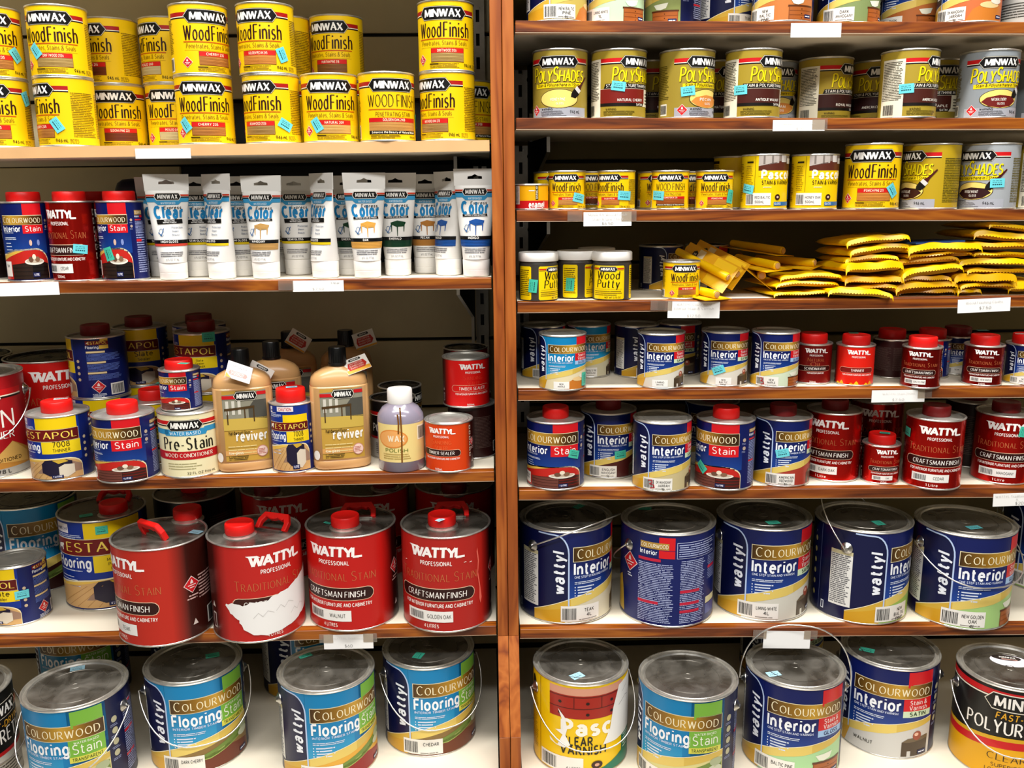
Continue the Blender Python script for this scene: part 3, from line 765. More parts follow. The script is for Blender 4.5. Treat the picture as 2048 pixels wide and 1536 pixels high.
    L.rect(102, 5, 126, 24, '#e9e6df', 3); L.bars(104, 7, 124, 22, '#222', 4)
    L.rows(-130, 8, -104, 84, 30, '#7f8cc0', 2, seed=29, th=.5)
    for i in range(4): L.ell(55, 62-i*10, 2.6, 2.6, '#c9b493', 2, 12)
def wat_logo(L, cx, y, w, h, col='#fbf6f2', z=3):
    L.text('WATTYL', cx, y, h, col, .24, w, z=z, track=.04, shear=.05)
    L.poly([(cx-w*.5, y+h*.9), (cx-w*.57, y+h*1.12), (cx-w*.36, y+h*1.12), (cx-w*.3, y+h*.9)], col, z); L.rect(cx+w*.44, y-h*.1, cx+w*.56, y+h*.12, col, z)
def d_wat(L, hw, icons=True, red='#cf1712', dark='#260706', metal=0.0, l1='Traditional Stain', pill='CRAFTSMAN FINISH', foot='FOR INTERIOR FURNITURE AND CABINETRY', sticker='CEDAR', litre='1 Litre', pillcol='#2c0c0a', gold='#c06a3e', flame=False, torn=False, scr=False, l1b=None):
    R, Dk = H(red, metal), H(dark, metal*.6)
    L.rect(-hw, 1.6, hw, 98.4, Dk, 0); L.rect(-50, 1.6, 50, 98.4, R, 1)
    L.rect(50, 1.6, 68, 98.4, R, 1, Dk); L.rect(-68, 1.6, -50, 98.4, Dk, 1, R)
    wat_logo(L, 0, 79, 52, 9.5); L.text('PROFESSIONAL', 0, 70.6, 4, '#f7e8e2', .19, 32)
    if l1b: L.text(l1, 0, 57.5, 9, gold, .09, 40, nib=(15, .5), caps=.76); L.text(l1b, 0, 46.6, 9, gold, .09, 26, nib=(15, .5), caps=.76)
    else: L.text(l1, 0, 54, 10, gold, .085, 84, nib=(15, .5), caps=.74)
    y0, y1 = 33.5, 46
    def pl(g): return [(-39+(y1-y0)/2*0+6.2*math.cos(math.radians(a))-g*0, (y0+y1)/2+((y1-y0)/2+g)*math.sin(math.radians(a))) for a in range(90, 271, 30)]+[(33+6.2*math.cos(math.radians(a)), (y0+y1)/2+((y1-y0)/2+g)*math.sin(math.radians(a))) for a in range(-90, 91, 30)]
    L.poly([(x*1.015, y) for x, y in pl(.6)], '#f0c9a8', 2); L.poly(pl(0), pillcol, 3)
    L.text(pill, -2, 36.6, 6, '#f8f2ea', .15, min(64, len(pill)*4.3), shear=.06, z=4, nib=(15, .6))
    L.text(foot, 0, 26.6, 3.5, '#f8e9e2', .2, 74 if len(foot) > 20 else 40)
    if sticker is not None:
        L.rect(-34, 11, 16, 22.5, '#efece6', 4); L.bars(-31, 13, -14, 20.5, '#555', 5, 3); L.text(sticker, 2, 15, 3.8, '#5c5a55', .14, min(24, len(sticker)*2.7), z=5)
    L.text(litre, -6, 5, 3.4, '#f5dcd2', .19, 15)
    if flame:
        for i in range(9):
            x = -52+i*12; hh = 9+5*math.sin(i*2.1)
            L.poly([(x-7, 1.8), (x+8, 1.8), (x+5, hh*.7), (x+1, hh), (x-3, hh*.6)], '#e7a514' if i % 2 else '#f0c71c', 2)
    if torn:
        rnd = random.Random(5); E = [(-36, 14), (-40, 24), (-48, 31), (-54, 39), (-46, 41), (-36, 39.4), (-26, 42.5), (-14, 42.5), (-4, 46.5), (8, 48), (18, 52), (32, 56.5), (44, 61), (50, 64), (51, 44), (46, 32), (38, 20), (22, 13.6), (2, 8.5), (-14, 6.5), (-26, 8.5)]
        Q = []
        for (x0, y0), (x1, y1) in zip(E, E[1:]+E[:1]):
            for j in range(4): Q.append((x0+(x1-x0)*j/4+rnd.uniform(-.7, .7), y0+(y1-y0)*j/4+rnd.uniform(-.8, .8)))
        L.poly(Q, '#f1efec', 7)
        for i, (a, b) in enumerate(((-26, 26), (-4, 30), (12, 22))): L.line([(a, b), (a+5, b+5), (a+9, b+1), (a+14, b+6), (a+20, b+3)], .45, '#cfcbc8', 8)
    if scr:
        L.poly([(44, 84), (46, 70), (44.5, 58), (47, 44), (49, 30), (47, 24), (45.5, 30), (45.8, 42), (43.4, 56), (44.4, 70), (43, 80)], '#e86a5a', 5)
        for a, b in ((-38, 70), (28, 72), (34, 71)): L.poly([(a, b), (a+3, b+.4), (a+2.4, b+1.2), (a+.4, b+.9)], '#f2c6bb', 5)
    diamond(L, 72, 56, 9, z=3); L.rows(80, 38, 104, 64, 8, '#d9b0a8', 2, seed=3); L.rows(66, 40, 80, 46, 2, '#d9b0a8', 2, seed=4)
    for i in range(6 if icons else 0): L.rect(62, 82-i*11, 67, 90-i*11, '#cdb9a8', 2); L.ell(64.5, 86-i*11, 1.6, 2.4, dark, 3, 8)
    L.poly([(70, 14), (76, 14), (73, 20)], '#d9c8c0', 3)
    L.rect(90, 8, 104, 26, '#e6e3dc', 3); L.rows(92, 9, 102, 25, 12, '#333', 4, seed=2, ragged=0, words=1, th=.9)
    L.rect(-76, 10, -70, 26, '#d9c8c0', 2); L.rect(-75, 11.4, -71, 24.6, dark, 3); L.poly([(-76, 32), (-70, 32), (-73, 38)], '#d9c8c0', 3)
    L.rows(-122, 16, -88, 80, 24, '#a98a80', 2, seed=6, th=.45)
def d_prestain(L, hw):
    L.rect(-hw, 1.6, hw, 98.4, '#ece2b6', 0); stripes(L, -60, 56, 85); L.rect(-60, 68, -28, 76, '#2e8fc0', 2); L.rect(26, 70, 56, 78, '#2e8fc0', 2)
    L.poly([(-34, 66), (28, 66), (34, 76), (-40, 76)], '#2e8fc0', 2); L.text('WATER BASED', -3, 67.6, 4.6, '#dff0f6', .14, 46)
    logo_m(L, -3, 82, 54, 15); L.text('Pre-Stain', 0, 45, 18, '#15120e', .21, 76, nib=(10, .3))
    L.rect(-60, 29, 58, 42, '#b8151c', 2); L.text('WOOD CONDITIONER', -1, 33, 5.6, '#f6ead8', .16, 76, nib=(15, .5))
    for i in range(3): L.rows(-34, 21-i*4, 20, 24-i*4, 1, '#a89f70', 2, seed=i)
    L.text('32 FL OZ 946 mL', 18, 6, 3.4, '#5f5838', .16, 44)
    L.rows(66, 10, 120, 84, 28, '#8f8862', 2, seed=4, th=.5); L.rows(-122, 10, -66, 84, 28, '#8f8862', 2, seed=5, th=.5)
def d_gallonstain(L, hw):
    L.rect(-hw, 1.6, hw, 98.4, '#a8141a', 0); stripes(L, -70, 62, 82); logo_m(L, 4, 78, 66, 17)
    L.text('STAIN', 18, 49, 17, '#f5efe4', .12, 60, nib=(15, .35)); L.text('CONDITIONER', 12, 38, 7, '#f5efe4', .14, 70, nib=(15, .45))
    L.poly([(-70, 2), (70, 2), (70, 20), (44, 34), (20, 16), (-4, 30), (-40, 12), (-70, 24)], '#b98136', 2); L.poly([(20, 16), (44, 34), (62, 20), (62, 10)], '#d2a456', 3)
    L.text('UNCONDITIONED', 30, 15, 3.4, '#3b2408', .15, 44); L.rect(-hw, 1.6, hw, 8.4, '#a8a49c', 3); L.text('3.78 L', 30, 3.6, 3.6, '#222', .17, 18, z=4)
    L.rows(72, 20, 120, 84, 20, '#d9a08f', 2, seed=5)
def d_polyblack(L, hw, silver=True):
    L.rect(-hw, 1.6, hw, 98.4, '#121212', 0); stripes(L, -64, 60, 76); logo_m(L, 0, 79, 60, 15)
    L.text('FAST-DRYING', 8, 61.5, 6, '#e0a52a', .16, 56, shear=.12); L.text('POLYURETHANE', 6, 46, 13.5, '#f0ece4', .19, 104, nib=(15, .5))
    L.rect(-70, 2, 66, 34, '#b9b6ae', 2); L.rect(-70, 34, 66, 38, '#b1141a', 3); L.rows(-40, 8, 30, 28, 6, '#4a4842', 3, seed=2)
    L.rows(72, 10, 120, 74, 24, '#8a8a86', 2, seed=3); L.rect(-100, 16, -74, 74, '#d9d6cc', 2)
def d_polygal(L, hw):
    Y = '#e0a406'
    L.rect(-hw, 1.6, hw, 98.4, '#151412', 0)
    L.rect(-82, 89, 74, 95, '#c3151b', 2); L.rect(-82, 87, 74, 88.4, '#ede5d2', 2)
    hexa(L, 8, 84, 78, 18, '#ede5d2', 3); hexa(L, 8, 84, 76, 16, '#151412', 4); L.text('MINWAX', 8, 78.6, 11, '#f2ede4', .22, 58, nib=(20, .38), z=5)
    L.text('FAST-DRYING', 8, 66.5, 6.4, '#e0a52a', .17, 54, shear=.15); L.text('POLYURETHANE', 6, 51, 13, '#f3efe7', .19, 104, nib=(15, .5))
    x = np.linspace(-84, 76, 13); up = 44+3*np.cos((x-6)/24); 
    for i in range(12):
        L.quad([(x[i], 1.6), (x[i+1], 1.6), (x[i+1], up[i+1]-10), (x[i], up[i]-10)], H(Y), 2)
        L.quad([(x[i], up[i]-11), (x[i+1], up[i+1]-11), (x[i+1], up[i+1]-3), (x[i], up[i]-3)], H('#c7191c'), 3)
        L.quad([(x[i], up[i]-3), (x[i+1], up[i+1]-3), (x[i+1], up[i+1]+1), (x[i], up[i]+1)], H('#d3a41c'), 3)
    L.text('CLEAR SATIN', 12, 22, 7, '#2b1c05', .11, 70, nib=(15, .4)); L.text('SUPERIOR DURABILITY', 12, 14.6, 3.6, '#5a3d06', .15, 62); L.text('LONG-LASTING PROTECTION', 12, 8.6, 3.6, '#5a3d06', .15, 72)
    L.rows(80, 10, 130, 84, 26, '#8f8a7c', 2, seed=4)
def kitchen(L, x0, y0, x1, y1, z=2):
    w, h = x1-x0, y1-y0
    L.rect(x0, y0, x1, y1, '#8f7f76', z); L.poly([(x0, y0+h*.3), (x0+w*.45, y0+h*.5), (x0+w*.45, y1), (x0, y1)], '#b9aea6', z+1)
    L.poly([(x0, y0), (x1, y0), (x1, y0+h*.5), (x0+w*.5, y0+h*.62), (x0, y0+h*.3)], '#5a2a1e', z+1); L.rect(x0+w*.52, y0+h*.55, x0+w*.66, y1, '#d6cec7', z+2)
    L.rect(x0+w*.7, y0+h*.45, x0+w*.92, y0+h*.8, '#e9e5df', z+2); L.rect(x0+w*.1, y0+h*.45, x0+w*.14, y1, '#7e736c', z+2); L.rect(x0+w*.28, y0+h*.5, x0+w*.32, y1, '#7e736c', z+2)
def d_pascol(L, hw, shade='HONEY OAK'):
    L.rect(-hw, 1.6, hw, 98.4, '#f3cc08', 0); kitchen(L, -20, 70, 62, 97.5); L.poly([(-20, 70), (46, 70), (52, 66), (52, 60), (-20, 60)], '#f3cc08', 3)
    L.text('Pascol', 15, 56, 14, '#faf6ea', .26, 56); L.text('STAIN & VARNISH', 15, 45.5, 6.6, '#241c06', .17, 56); L.rows(-12, 39, 10, 42, 1, '#f8f0cf', 3, seed=2)
    L.rect(-44, 8, 4, 30, '#eeeae2', 4); L.bars(-43, 10, -28, 27, '#222', 5, 4); ws = shade.split('|')
    L.text(shade, -11, 20, 4.4, '#4a463e', .13, 27, z=5); L.text('500mL', -16, 12, 4.2, '#4a463e', .13, 16, z=5)
    L.ell(17, 22.5, 5.4, 5.4, '#3a1c12', 4, 16); L.ell(17, 22.5, 2.4, 2, '#d9b9a4', 5, 10); L.rect(10, 7, 58, 14, '#1c6aa6', 4); L.text('GLOSS', 18, 8.8, 3.6, '#eef4f8', .2, 13, z=5)
    L.rect(48, 50, 56, 55, '#2a1a14', 4); L.rows(49, 18, 58, 48, 8, '#2c6aa8', 4, seed=3, ragged=0, words=1, th=.8)
    L.line([(-26, 32), (-26, 96)], .7, '#8a6d08', 3); L.rect(-44, 84, -30, 87, '#241c06', 3); L.rows(-46, 34, -29, 80, 14, '#a88708', 2, seed=5, th=.4)
    L.rows(64, 10, 110, 84, 24, '#8a6d08', 2, seed=6, th=.45); L.rect(64, 86, 104, 91, '#241c06', 3)
    L.rows(-110, 14, -52, 84, 22, '#8a6d08', 2, seed=7, th=.45)
def d_pascol4(L, hw):
    L.rect(-hw, 1.6, hw, 98.4, '#f3c80a', 0)
    L.rect(-36, 63, 46, 96, '#d99a80', 1); L.rect(-36, 63, 46, 88, '#a32416', 2)
    for y in (86, 73.5): L.rect(-36, y, 46, y+.9, '#5a120b', 3)
    for x in (-10, 18): L.rect(x, 74, x+.8, 86, '#5a120b', 3)
    for x in (-24, 4, 30):
        L.ell(x, 80, 1.9, 1.6, '#210a07', 4, 10); L.ell(x, 68, 1.9, 1.6, '#210a07', 4, 10)
    L.text('Pascol', 14, 46, 15, '#faf5e6', .25, 70); L.text('CLEAR', -6, 34, 9, '#1d1708', .2, 30); L.text('VARNISH', 0, 24, 9, '#1d1708', .2, 46); L.rows(-22, 18, 6, 21, 1, '#faf0c8', 3, seed=2, words=2)
    L.poly([(20, 33), (28, 48), (32, 70), (40, 92), (49, 94), (60, 96), (72, 97.5), (74, 60), (64, 36), (50, 34.5), (36, 33)], '#f3f1ec', 6)
    L.line([(46, 82), (56, 88)], .5, '#bdbab4', 7); L.line([(40, 70), (52, 76), (58, 74)], .6, '#aaa7a2', 7)
    L.poly([(-27, 31), (-21, 44), (-29, 48), (-21, 50), (-22, 62), (-26, 72), (-19, 64), (-16, 52), (-18, 44), (-13, 34), (-19, 30), (-35, 34), (-36, 38)], '#f6f3ee', 6)
    L.poly([(50, 18), (84, 26), (84, 2), (-4, 2), (22, 8)], '#12765a', 3); L.rect(46, 16, 72, 36, '#12765a', 3); L.rows(49, 17, 66, 34, 5, '#cfe6da', 4, seed=2, words=2)
    L.rect(-48, 3, 0, 20, '#eeeae2', 5); L.bars(-46, 5, -28, 18, '#222', 6, 2); L.text('4 LITRES', -10, 7, 2.8, '#555', .15, 14, z=6)
    L.ell(14, 12, 6, 4.4, '#3a1c12', 5, 14); L.ell(14, 12, 2.6, 1.8, '#d9a488', 6, 10)
    L.ell(-64, 84, 5, 9, '#241a08', 4, 14); L.line([(-50, 4), (-50, 97)], .5, '#8a6d08', 3)
    L.rows(-80, 14, -54, 70, 22, '#a88708', 2, seed=7, th=.35)
def d_enamel(L, hw):
    L.rect(-hw, 1.6, hw, 98.4, '#e9a80c', 0); L.rect(-40, 1.6, hw, 36, '#c3151b', 1); L.rect(-hw, 1.6, -40, 36, '#c3151b', 1)
    L.text('enamel', 22, 10, 22, '#f6f0e8', .24, 62); L.rect(-76, 22, -50, 92, '#d8d0c6', 2); L.rows(-74, 26, -52, 88, 12, '#8a8078', 3, seed=2, ragged=.1)
    L.rect(16, 40, 27, 94, '#14110e', 2); L.text('BARNICAR', 24.5, 44, 7, '#f3e3c0', .18, 46, al='l', rot=90, z=3)
    L.rect(-10, 72, 12, 76, '#ecd9c8', 2)
def d_putty(L, hw):
    L.rect(-hw, 1, hw, 99, '#3d3833', 0)
    def card(x0, x1):
        L.poly([(x0+3, 3), (x1-3, 3), (x1, 6), (x1, 91), (x1-3, 94), (x0+3, 94), (x0, 91), (x0, 6)], '#f3d207', 1)
    card(-47, 47); L.rect(-46, 84, 46, 88, '#c8381a', 2); L.rect(-46, 81.5, 46, 82.7, '#8a4a14', 2); logo_m(L, 0, 84.5, 52, 12)
    L.text('Wood', 0, 58, 21, '#1a120e', .16, 62, nib=(15, .34), shear=.12); L.text('Putty', 0, 35, 21, '#1a120e', .16, 62, nib=(15, .34), shear=.12)
    L.rect(-40, 30, 40, 30.8, '#b99412', 2); L.rows(-42, 12, 42, 27, 3, '#8a7010', 2, seed=3); L.text('NET WT 3.75 OZ', 14, 6, 4, '#3a2e08', .17, 44)
    for s in (-1, 1):
        a, b = (-112, -68) if s < 0 else (68, 112)
        card(a, b); L.rows(a+4, 14, b-4, 86, 14, '#5a4a0c', 2, seed=5+s)
def d_back(L, hw, base='#0c1a5c'):
    """the reverse of a big interior-stain tin"""
    L.rect(-hw, 1.6, hw, 98.4, base, 0)
    L.rect(-28, 83, 2, 90, '#b38a3a', 2); L.text('COLOURWOOD', -13, 84.6, 3.8, '#f5ecd0', .15, 28, z=4); L.rect(-8, 82.5, 8, 96, '#d4161f', 1)
    L.text('Interior', -28, 77, 4.6, '#eef2fa', .2, 18, 'l'); L.rect(-8, 74, 8, 82, '#d4161f', 2)
    L.rect(10, 74, 60, 91, '#c9d0ea', 1); L.rect(10.5, 74.5, 59.5, 90.5, base, 2); L.rows(12, 75.5, 58, 89.5, 6, '#a9b2d8', 3, seed=3)
    L.rows(-30, 4, 8, 68, 34, '#a9b2d8', 2, seed=41, th=.45, words=7, ragged=.12); L.rows(14, 4, 44, 72, 36, '#a9b2d8', 2, seed=42, th=.45, words=6, ragged=.12); L.rows(48, 46, 66, 72, 14, '#8d97c4', 2, seed=43, th=.45)
    for x, y, w in ((-30, 70, 24), (-30, 24, 22), (14, 37, 22), (14, 24, 22), (14, 15.5, 22), (48, 58, 14)): L.rect(x, y, x+w, y+3, '#c21d3b', 4)
    L.rect(46, 20, 66, 27, '#d9d3a8', 3); L.rect(46, 8, 66, 19, '#3a4890', 2)
    diamond(L, -42, 63, 11); L.rows(-46, 46, -38, 51, 2, '#dfe4f2', 3, seed=2, words=2); wattyl_up(L, 100, 30, 12)
    L.poly([(-80, 4), (-52, 4), (-54, 26), (-58, 44), (-80, 30)], '#c9a437', 2)
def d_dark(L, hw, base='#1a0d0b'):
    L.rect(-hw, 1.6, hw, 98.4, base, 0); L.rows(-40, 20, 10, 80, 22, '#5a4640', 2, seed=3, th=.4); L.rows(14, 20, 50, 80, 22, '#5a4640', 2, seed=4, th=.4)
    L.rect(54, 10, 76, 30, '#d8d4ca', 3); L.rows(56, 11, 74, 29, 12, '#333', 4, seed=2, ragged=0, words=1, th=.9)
def d_purple(L, hw):
    L.rect(-44, 16, 58, 74, '#ecd48a', 0); L.ell(-14, 52, 24, 14, '#e08a3a', 2, 22); L.ell(-14, 52, 22, 12.4, '#eba860', 3, 22); L.text('WAX', -8, 48, 9, '#f6e6c8', .2, 24, z=4)
    L.rect(26, 48, 48, 70, '#f0e8cc', 2); L.bars(28, 50, 46, 68, '#3a1c14', 3, 3); L.text('POLISH', -8, 32, 5, '#6f7a2e', .14, 34); L.rows(-30, 20, 20, 30, 3, '#b79a52', 2, seed=2)
    for x, a, b in ((0, 16, 100), (-4, 60, 90)): L.line([(x, a), (x+.8, (a+b)/2), (x-.4, b)], 2.2, '#7a4a12', 5)
def d_reviver(L, hw):
    L.rect(-28, 12, 30, 84, '#c2993f', 0)
    L.poly([(-28, 50), (30, 50), (30, 84), (-28, 80)], '#8d8a78', 1); L.rect(-28, 44, 30, 56, '#c9aa4c', 2); L.poly([(6, 56), (30, 54), (30, 74), (14, 74), (6, 66)], '#4e4c44', 2)
    for x in (-24, -16, -8): L.rect(x, 60, x+4, 74, '#cfcabc', 2)
    L.poly([(-26, 64), (14, 66), (14, 68.4), (-26, 66.4)], '#4a3418', 3)
    for x, y in ((-23, 50), (0, 56), (12, 52)): L.rect(x, y, x+1.6, 66, '#4a3418', 3)
    L.rect(-28, 76, -10, 79.4, '#c3151b', 3); L.rect(18, 79, 30, 82.4, '#c3151b', 3); logo_m(L, 3, 78.6, 30, 8)
    L.text('hardwood floor', -8, 39.6, 3.6, '#241806', .17, 28); L.text('reviver', 8, 33, 9.4, '#f3efe6', .22, 40)
    for i in range(3): L.rows(-24, 26-i*3.4, 22, 28.4-i*3.4, 1, '#e4cd88', 3, seed=i)
    L.rect(-28, 18, 14, 23, '#d9a05a', 2); L.text('low gloss', -14, 19.4, 2.8, '#f3e6c8', .16, 18); L.rows(-24, 13, 4, 17.6, 3, '#3a2a10', 3, seed=4)
    L.ell(21, 21, 7.4, 6, '#c98a7a', 3, 20); L.ell(21, 21, 6.6, 5.2, '#ecccc0', 4, 20); L.rows(15.6, 18, 26.4, 24, 4, '#c0786a', 5, seed=5, words=2)
def d_tube(L, hw, kind='Clear', shade='HIGH GLOSS', c='#c3332a', table=None):
    """x is the flat front, +-40; y 0..100 from the cap's top edge to the crimp"""
    L.rect(-40, 78, 40, 80.4, '#d0452c', 1); L.rect(-40, 75.6, 40, 77.4, '#16130f', 1)
    L.poly([(-40, 70), (-26, 70), (-20, 66), (20, 66), (26, 70), (40, 70), (40, 75.6), (-40, 75.6)], '#3a97c8', 2); L.text('WATER BASED', 0, 67, 2.8, '#dff0f6', .18, 28)
    hexa(L, 0, 77.4, 52, 10.4, '#e9e2d8', 3); hexa(L, 0, 77.4, 49, 8.8, '#100f0e', 4); L.text('MINWAX', 0, 74.6, 5.6, '#f5f2ec', .24, 37, nib=(20, .4), z=5)
    L.text('Express', 8, 60.4, 4, '#3b3a38', .14, 34, shear=.1)
    L.text(kind, 0, 48.5, 15, '#1d7fb8', .25, 56, cond=.8)
    if kind == 'Clear':
        L.quad([(-26, 39.5), (28, 40.5), (27, 46.4), (-27, 45.6)], H('#131211'), 3); L.text('PROTECTIVE', 0, 43.4, 2, '#ecebe8', .18, 22, z=4); L.text('WIPING FINISH', 0, 40.8, 2, '#ecebe8', .18, 28, z=4)
        for i, w in enumerate(('Protection', 'Sheen', 'Beauty')): L.text(w, 4, 33.6-i*5, 2.4, '#63728c', .15, 5+1.8*len(w), 'l')
    else:
        L.quad([(-28, 44), (28, 44.6), (27, 47.6), (-28, 47)], H('#131211'), 3); L.text('WIPING STAIN & FINISH', 0, 44.9, 1.8, '#ecebe8', .18, 46, z=4)
        t = table or c
        L.poly([(-14, 38), (2, 41), (22, 38.6), (18, 34.6), (0, 34)], t, 3); L.poly([(-14, 38), (0, 34), (18, 34.6), (22, 38.6), (21, 36), (17, 32.6), (0, 31.8), (-13, 35.4)], '#20242c' if c[1] == '1' and c[2] < '4' else t, 2)
        for x, y in ((-12, 25), (2, 19), (18, 25)): L.quad([(x-1.6, 36), (x-.8, y), (x+.8, y), (x+1.6, 36)], H(t), 3)
    L.line([(-27, 28), (-21, 24), (-14, 34)], 1.4, '#1d5fa0', 3); L.line([(-20+5*math.cos(a/3), 28+5*math.sin(a/3)) for a in range(0, 18)], .7, '#4a6a90', 3)
    L.rect(-40, 12.4, 40, 17.6, '#0f0e0e', 2); L.text(shade, -4, 13.8, 2.8, '#f3f1ec', .2, min(40, 4.4*len(shade)), z=3)
    if kind == 'Clear': L.rect(-40, 9, 40, 12.4, c, 2)
    else:
        L.rect(-40, 3.4, 40, 12.4, c, 2)
        for i in range(4): L.rect(-40, 4.6+i*2, 40, 5.1+i*2, '#00000022'[:7], 3) if False else L.line([(-40, 4.8+i*2), (0, 5.4+i*2), (40, 4.9+i*2)], .35, '#8a6a3a' if c > '#8' else '#0a1420', 3)
    L.rows(-30, -6, 30, 1.5, 3, '#77767a', 2, seed=3, words=8, ragged=.1); L.text('6 FL OZ (177 mL)', 0, -11, 2.8, '#8c8b8d', .15, 34)
DES = {k[2:]: v for k, v in list(globals().items()) if k.startswith('d_')}
# ------------------------------------------------------------------ the setting: back wall, floor, shelves, uprights
WALL_Y = 0.46
wb = obj('wall_back', mesh('wall_back', *box_geo(-1.5, WALL_Y, 0.0, 1.75, WALL_Y+.02, 2.1)), M['groove']); wb['kind'] = 'structure'
def panel(x0, x1, z0, z1, mat='back'):
    box('panel', (x0, WALL_Y-.012, z0), (x1, WALL_Y, z1), M[mat], wb, bevel=.002)
zs = [0.2, 0.36, 0.52, 0.68, 0.84, 1.007, 1.185, 1.30, 1.42, 1.56, 1.70, 1.84, 1.98]
for a, b in zip(zs, zs[1:]):
    if 1.15 < a < 1.45:
        panel(-1.48, -.707, a+.004, b-.004); panel(-.703, .02, a+.004, b-.004, 'darksteel')
    else: panel(-1.48, .02, a+.004, b-.004)
    panel(0.04, 1.73, a+.004, b-.004, 'back2')
fl = obj('floor', mesh('floor', *box_geo(-3, -4.5, -.02, 3, WALL_Y+.02, 0)), M['floor']); fl['kind'] = 'structure'

ce = obj('ceiling', mesh('ceiling', *box_geo(-3.4, -4.6, 3.80, 3.4, WALL_Y+.02, 3.84)), M['ceil']); ce['kind'] = 'structure'
wf_ = obj('wall_front', mesh('wall_front', *box_geo(-3.4, -4.62, 0, 3.4, -4.6, 3.80)), M['dim']); wf_['kind'] = 'structure'
for q0, q1 in ((-1.15, -.25), (1.3, 1.9)): box('panel', (q0, -4.6, 0), (q1, -4.56, 3.8), M['ceil'], wf_)  # unseen pale strips, added so the metal tins reflect bright streaks
SHELF = {}
def shelf(key, a, b, xl, xr, label, lip=True, depth=0.435, thick=.0195, mat='wood', grp=None, yfront=0.0):
    """a, b: pixel points on the top front edge in the photograph, unprojected on the plane of the shelf fronts"""
    A, B = at_y(*a, yfront), at_y(*b, yfront)
    k = (B[2]-A[2])/(B[0]-A[0])
    SHELF[key] = (A[0], A[2], k)
    mid = (xl+xr)/2
    t = thing('shelf', label, 'shelf', (mid, yfront, A[2]+k*(mid-A[0])), group=grp, rot=(0, -math.atan(k), 0))
    w = (xr-xl)/2
    if lip:
        box('front_strip', (-w, 0, -thick), (w, .023, 0), M[mat], t, bevel=.0008)
        box('board', (-w, .0232, -thick+.0008), (w, depth, -.0003), M['melamine'], t)
        box('edge_band', (-w, .0006, -thick-.0012), (w, .0225, -thick), M['edge'], t)
    else:
        box('front_strip', (-w, 0, -thick), (w, .0015, 0), M[mat], t); box('board', (-w, .0015, -thick), (w, depth, 0), M['melamine'], t)
    return t
def sz(key, x):
    a, z, k = SHELF[key]; return z+k*(x-a)
XL, XR0, XRT, XR1 = -1.42, 0.0045, 0.0535, 1.62
shelf('L0', (0, -165), (978, -176), XL, XR0, 'shelf above the yellow tins of the left bay')
shelf('L1', (0, 295), (978, 280), XL, XR0, 'shelf with pale maple front edge under the stacked yellow tins', lip=False, mat='maple')
shelf('L2', (125, 565), (984, 556), XL, XR0, 'brown-edged shelf under the white squeeze tubes')
shelf('L3', (0, 965), (990, 943), XL, XR0, 'brown-edged shelf under the tan bottles and mixed tins')
shelf('L4', (0, 1277.5), (993, 1252), XL, XR0, 'brown-edged shelf under the big red handled tins')
shelf('R00', (1030, -150), (2048, -150), XRT, XR1, 'topmost shelf of the right bay')
shelf('R0', (1030, 41), (2048, 44), XRT, XR1, 'brown-edged shelf under the row of tins cut by the top of the photo')
shelf('R1', (1030, 236), (2048, 236), XRT, XR1, 'brown-edged shelf under the gold and grey varnish tins')
shelf('R2', (1030, 421), (2048, 419), XRT, XR1, 'brown-edged shelf under the small yellow tins')
shelf('R3', (1033, 604.7), (2048, 593), XRT, XR1, 'brown-edged shelf under the putty jars and yellow pouches')
shelf('R4', (1035, 781), (2048, 775), XRT, XR1, 'brown-edged shelf under the small blue tins and red-capped tins')
shelf('R5', (1036, 981), (2000, 975.6), XRT, XR1, 'brown-edged shelf under the one litre blue and red tins')
shelf('R6', (1039, 1259), (2048, 1251.6), XRT, XR1, 'brown-edged shelf under the big blue four litre tins')
DECK = 0.19
dk = thing('shelf', 'deep cream bottom deck of the left bay under the teal tins', 'shelf', (0, -.25, DECK))
box('board', (XL, 0, -.03), (.005, .70, 0), M['melamine'], dk); box('front_strip', (XL, -.02, -.03), (.005, -.0004, 0), M['wood'], dk)
dk2 = thing('shelf', 'deep cream bottom deck of the right bay under the varnish tins', 'shelf', (0, -.25, DECK))
box('board', (.053, 0, -.03), (XR1, .70, 0), M['melamine'], dk2); box('front_strip', (.053, -.02, -.03), (XR1, -.0004, 0), M['wood'], dk2)
SHELF['D'] = (0, DECK, 0)

# the double upright between the bays: straight above, sloping forward at the foot of the bay, straight again below
px0, px1 = 0.0078, 0.0503
mid = 0.0292
zk = at_y(1016, 1272, -.004)[2]
zj = at_y(1018, 1475, -.085)[2]
for s, (x0, x1) in enumerate(((px0, mid-.0006), (mid+.0006, px1))):
    side = ('left', 'right')[s]
    u = thing('upright_post', 'brown wood-grain upright strip between the bays, the %s of the pair' % side, 'post', (0, 0, 0))
    box('upper_face', (x0, -.004, zk), (x1, .02, 2.05), M['woodz'], u, bevel=.0008)
    box('side_panel', (x0+.0008, .0203, 0), (x1-.0008, WALL_Y-.013, 2.05), M['darksteel'], u)
    v = [(x0, -.004, zk), (x1, -.004, zk), (x1, -.085, zj), (x0, -.085, zj), (x0, .02, zk), (x1, .02, zk), (x1, .02, zj), (x0, .02, zj)]
    f = [(0, 3, 2, 1), (0, 1, 5, 4), (3, 7, 6, 2), (0, 4, 7, 3), (1, 2, 6, 5), (4, 5, 6, 7)]
    obj('sloping_face', mesh('sloping_face', v, f), M['woodslope'] if 'woodslope' in M else M['woodz'], u)
    box('lower_face', (x0, -.085, 0), (x1, .02, zj-.0004), M['woodz'], u, bevel=.0008)

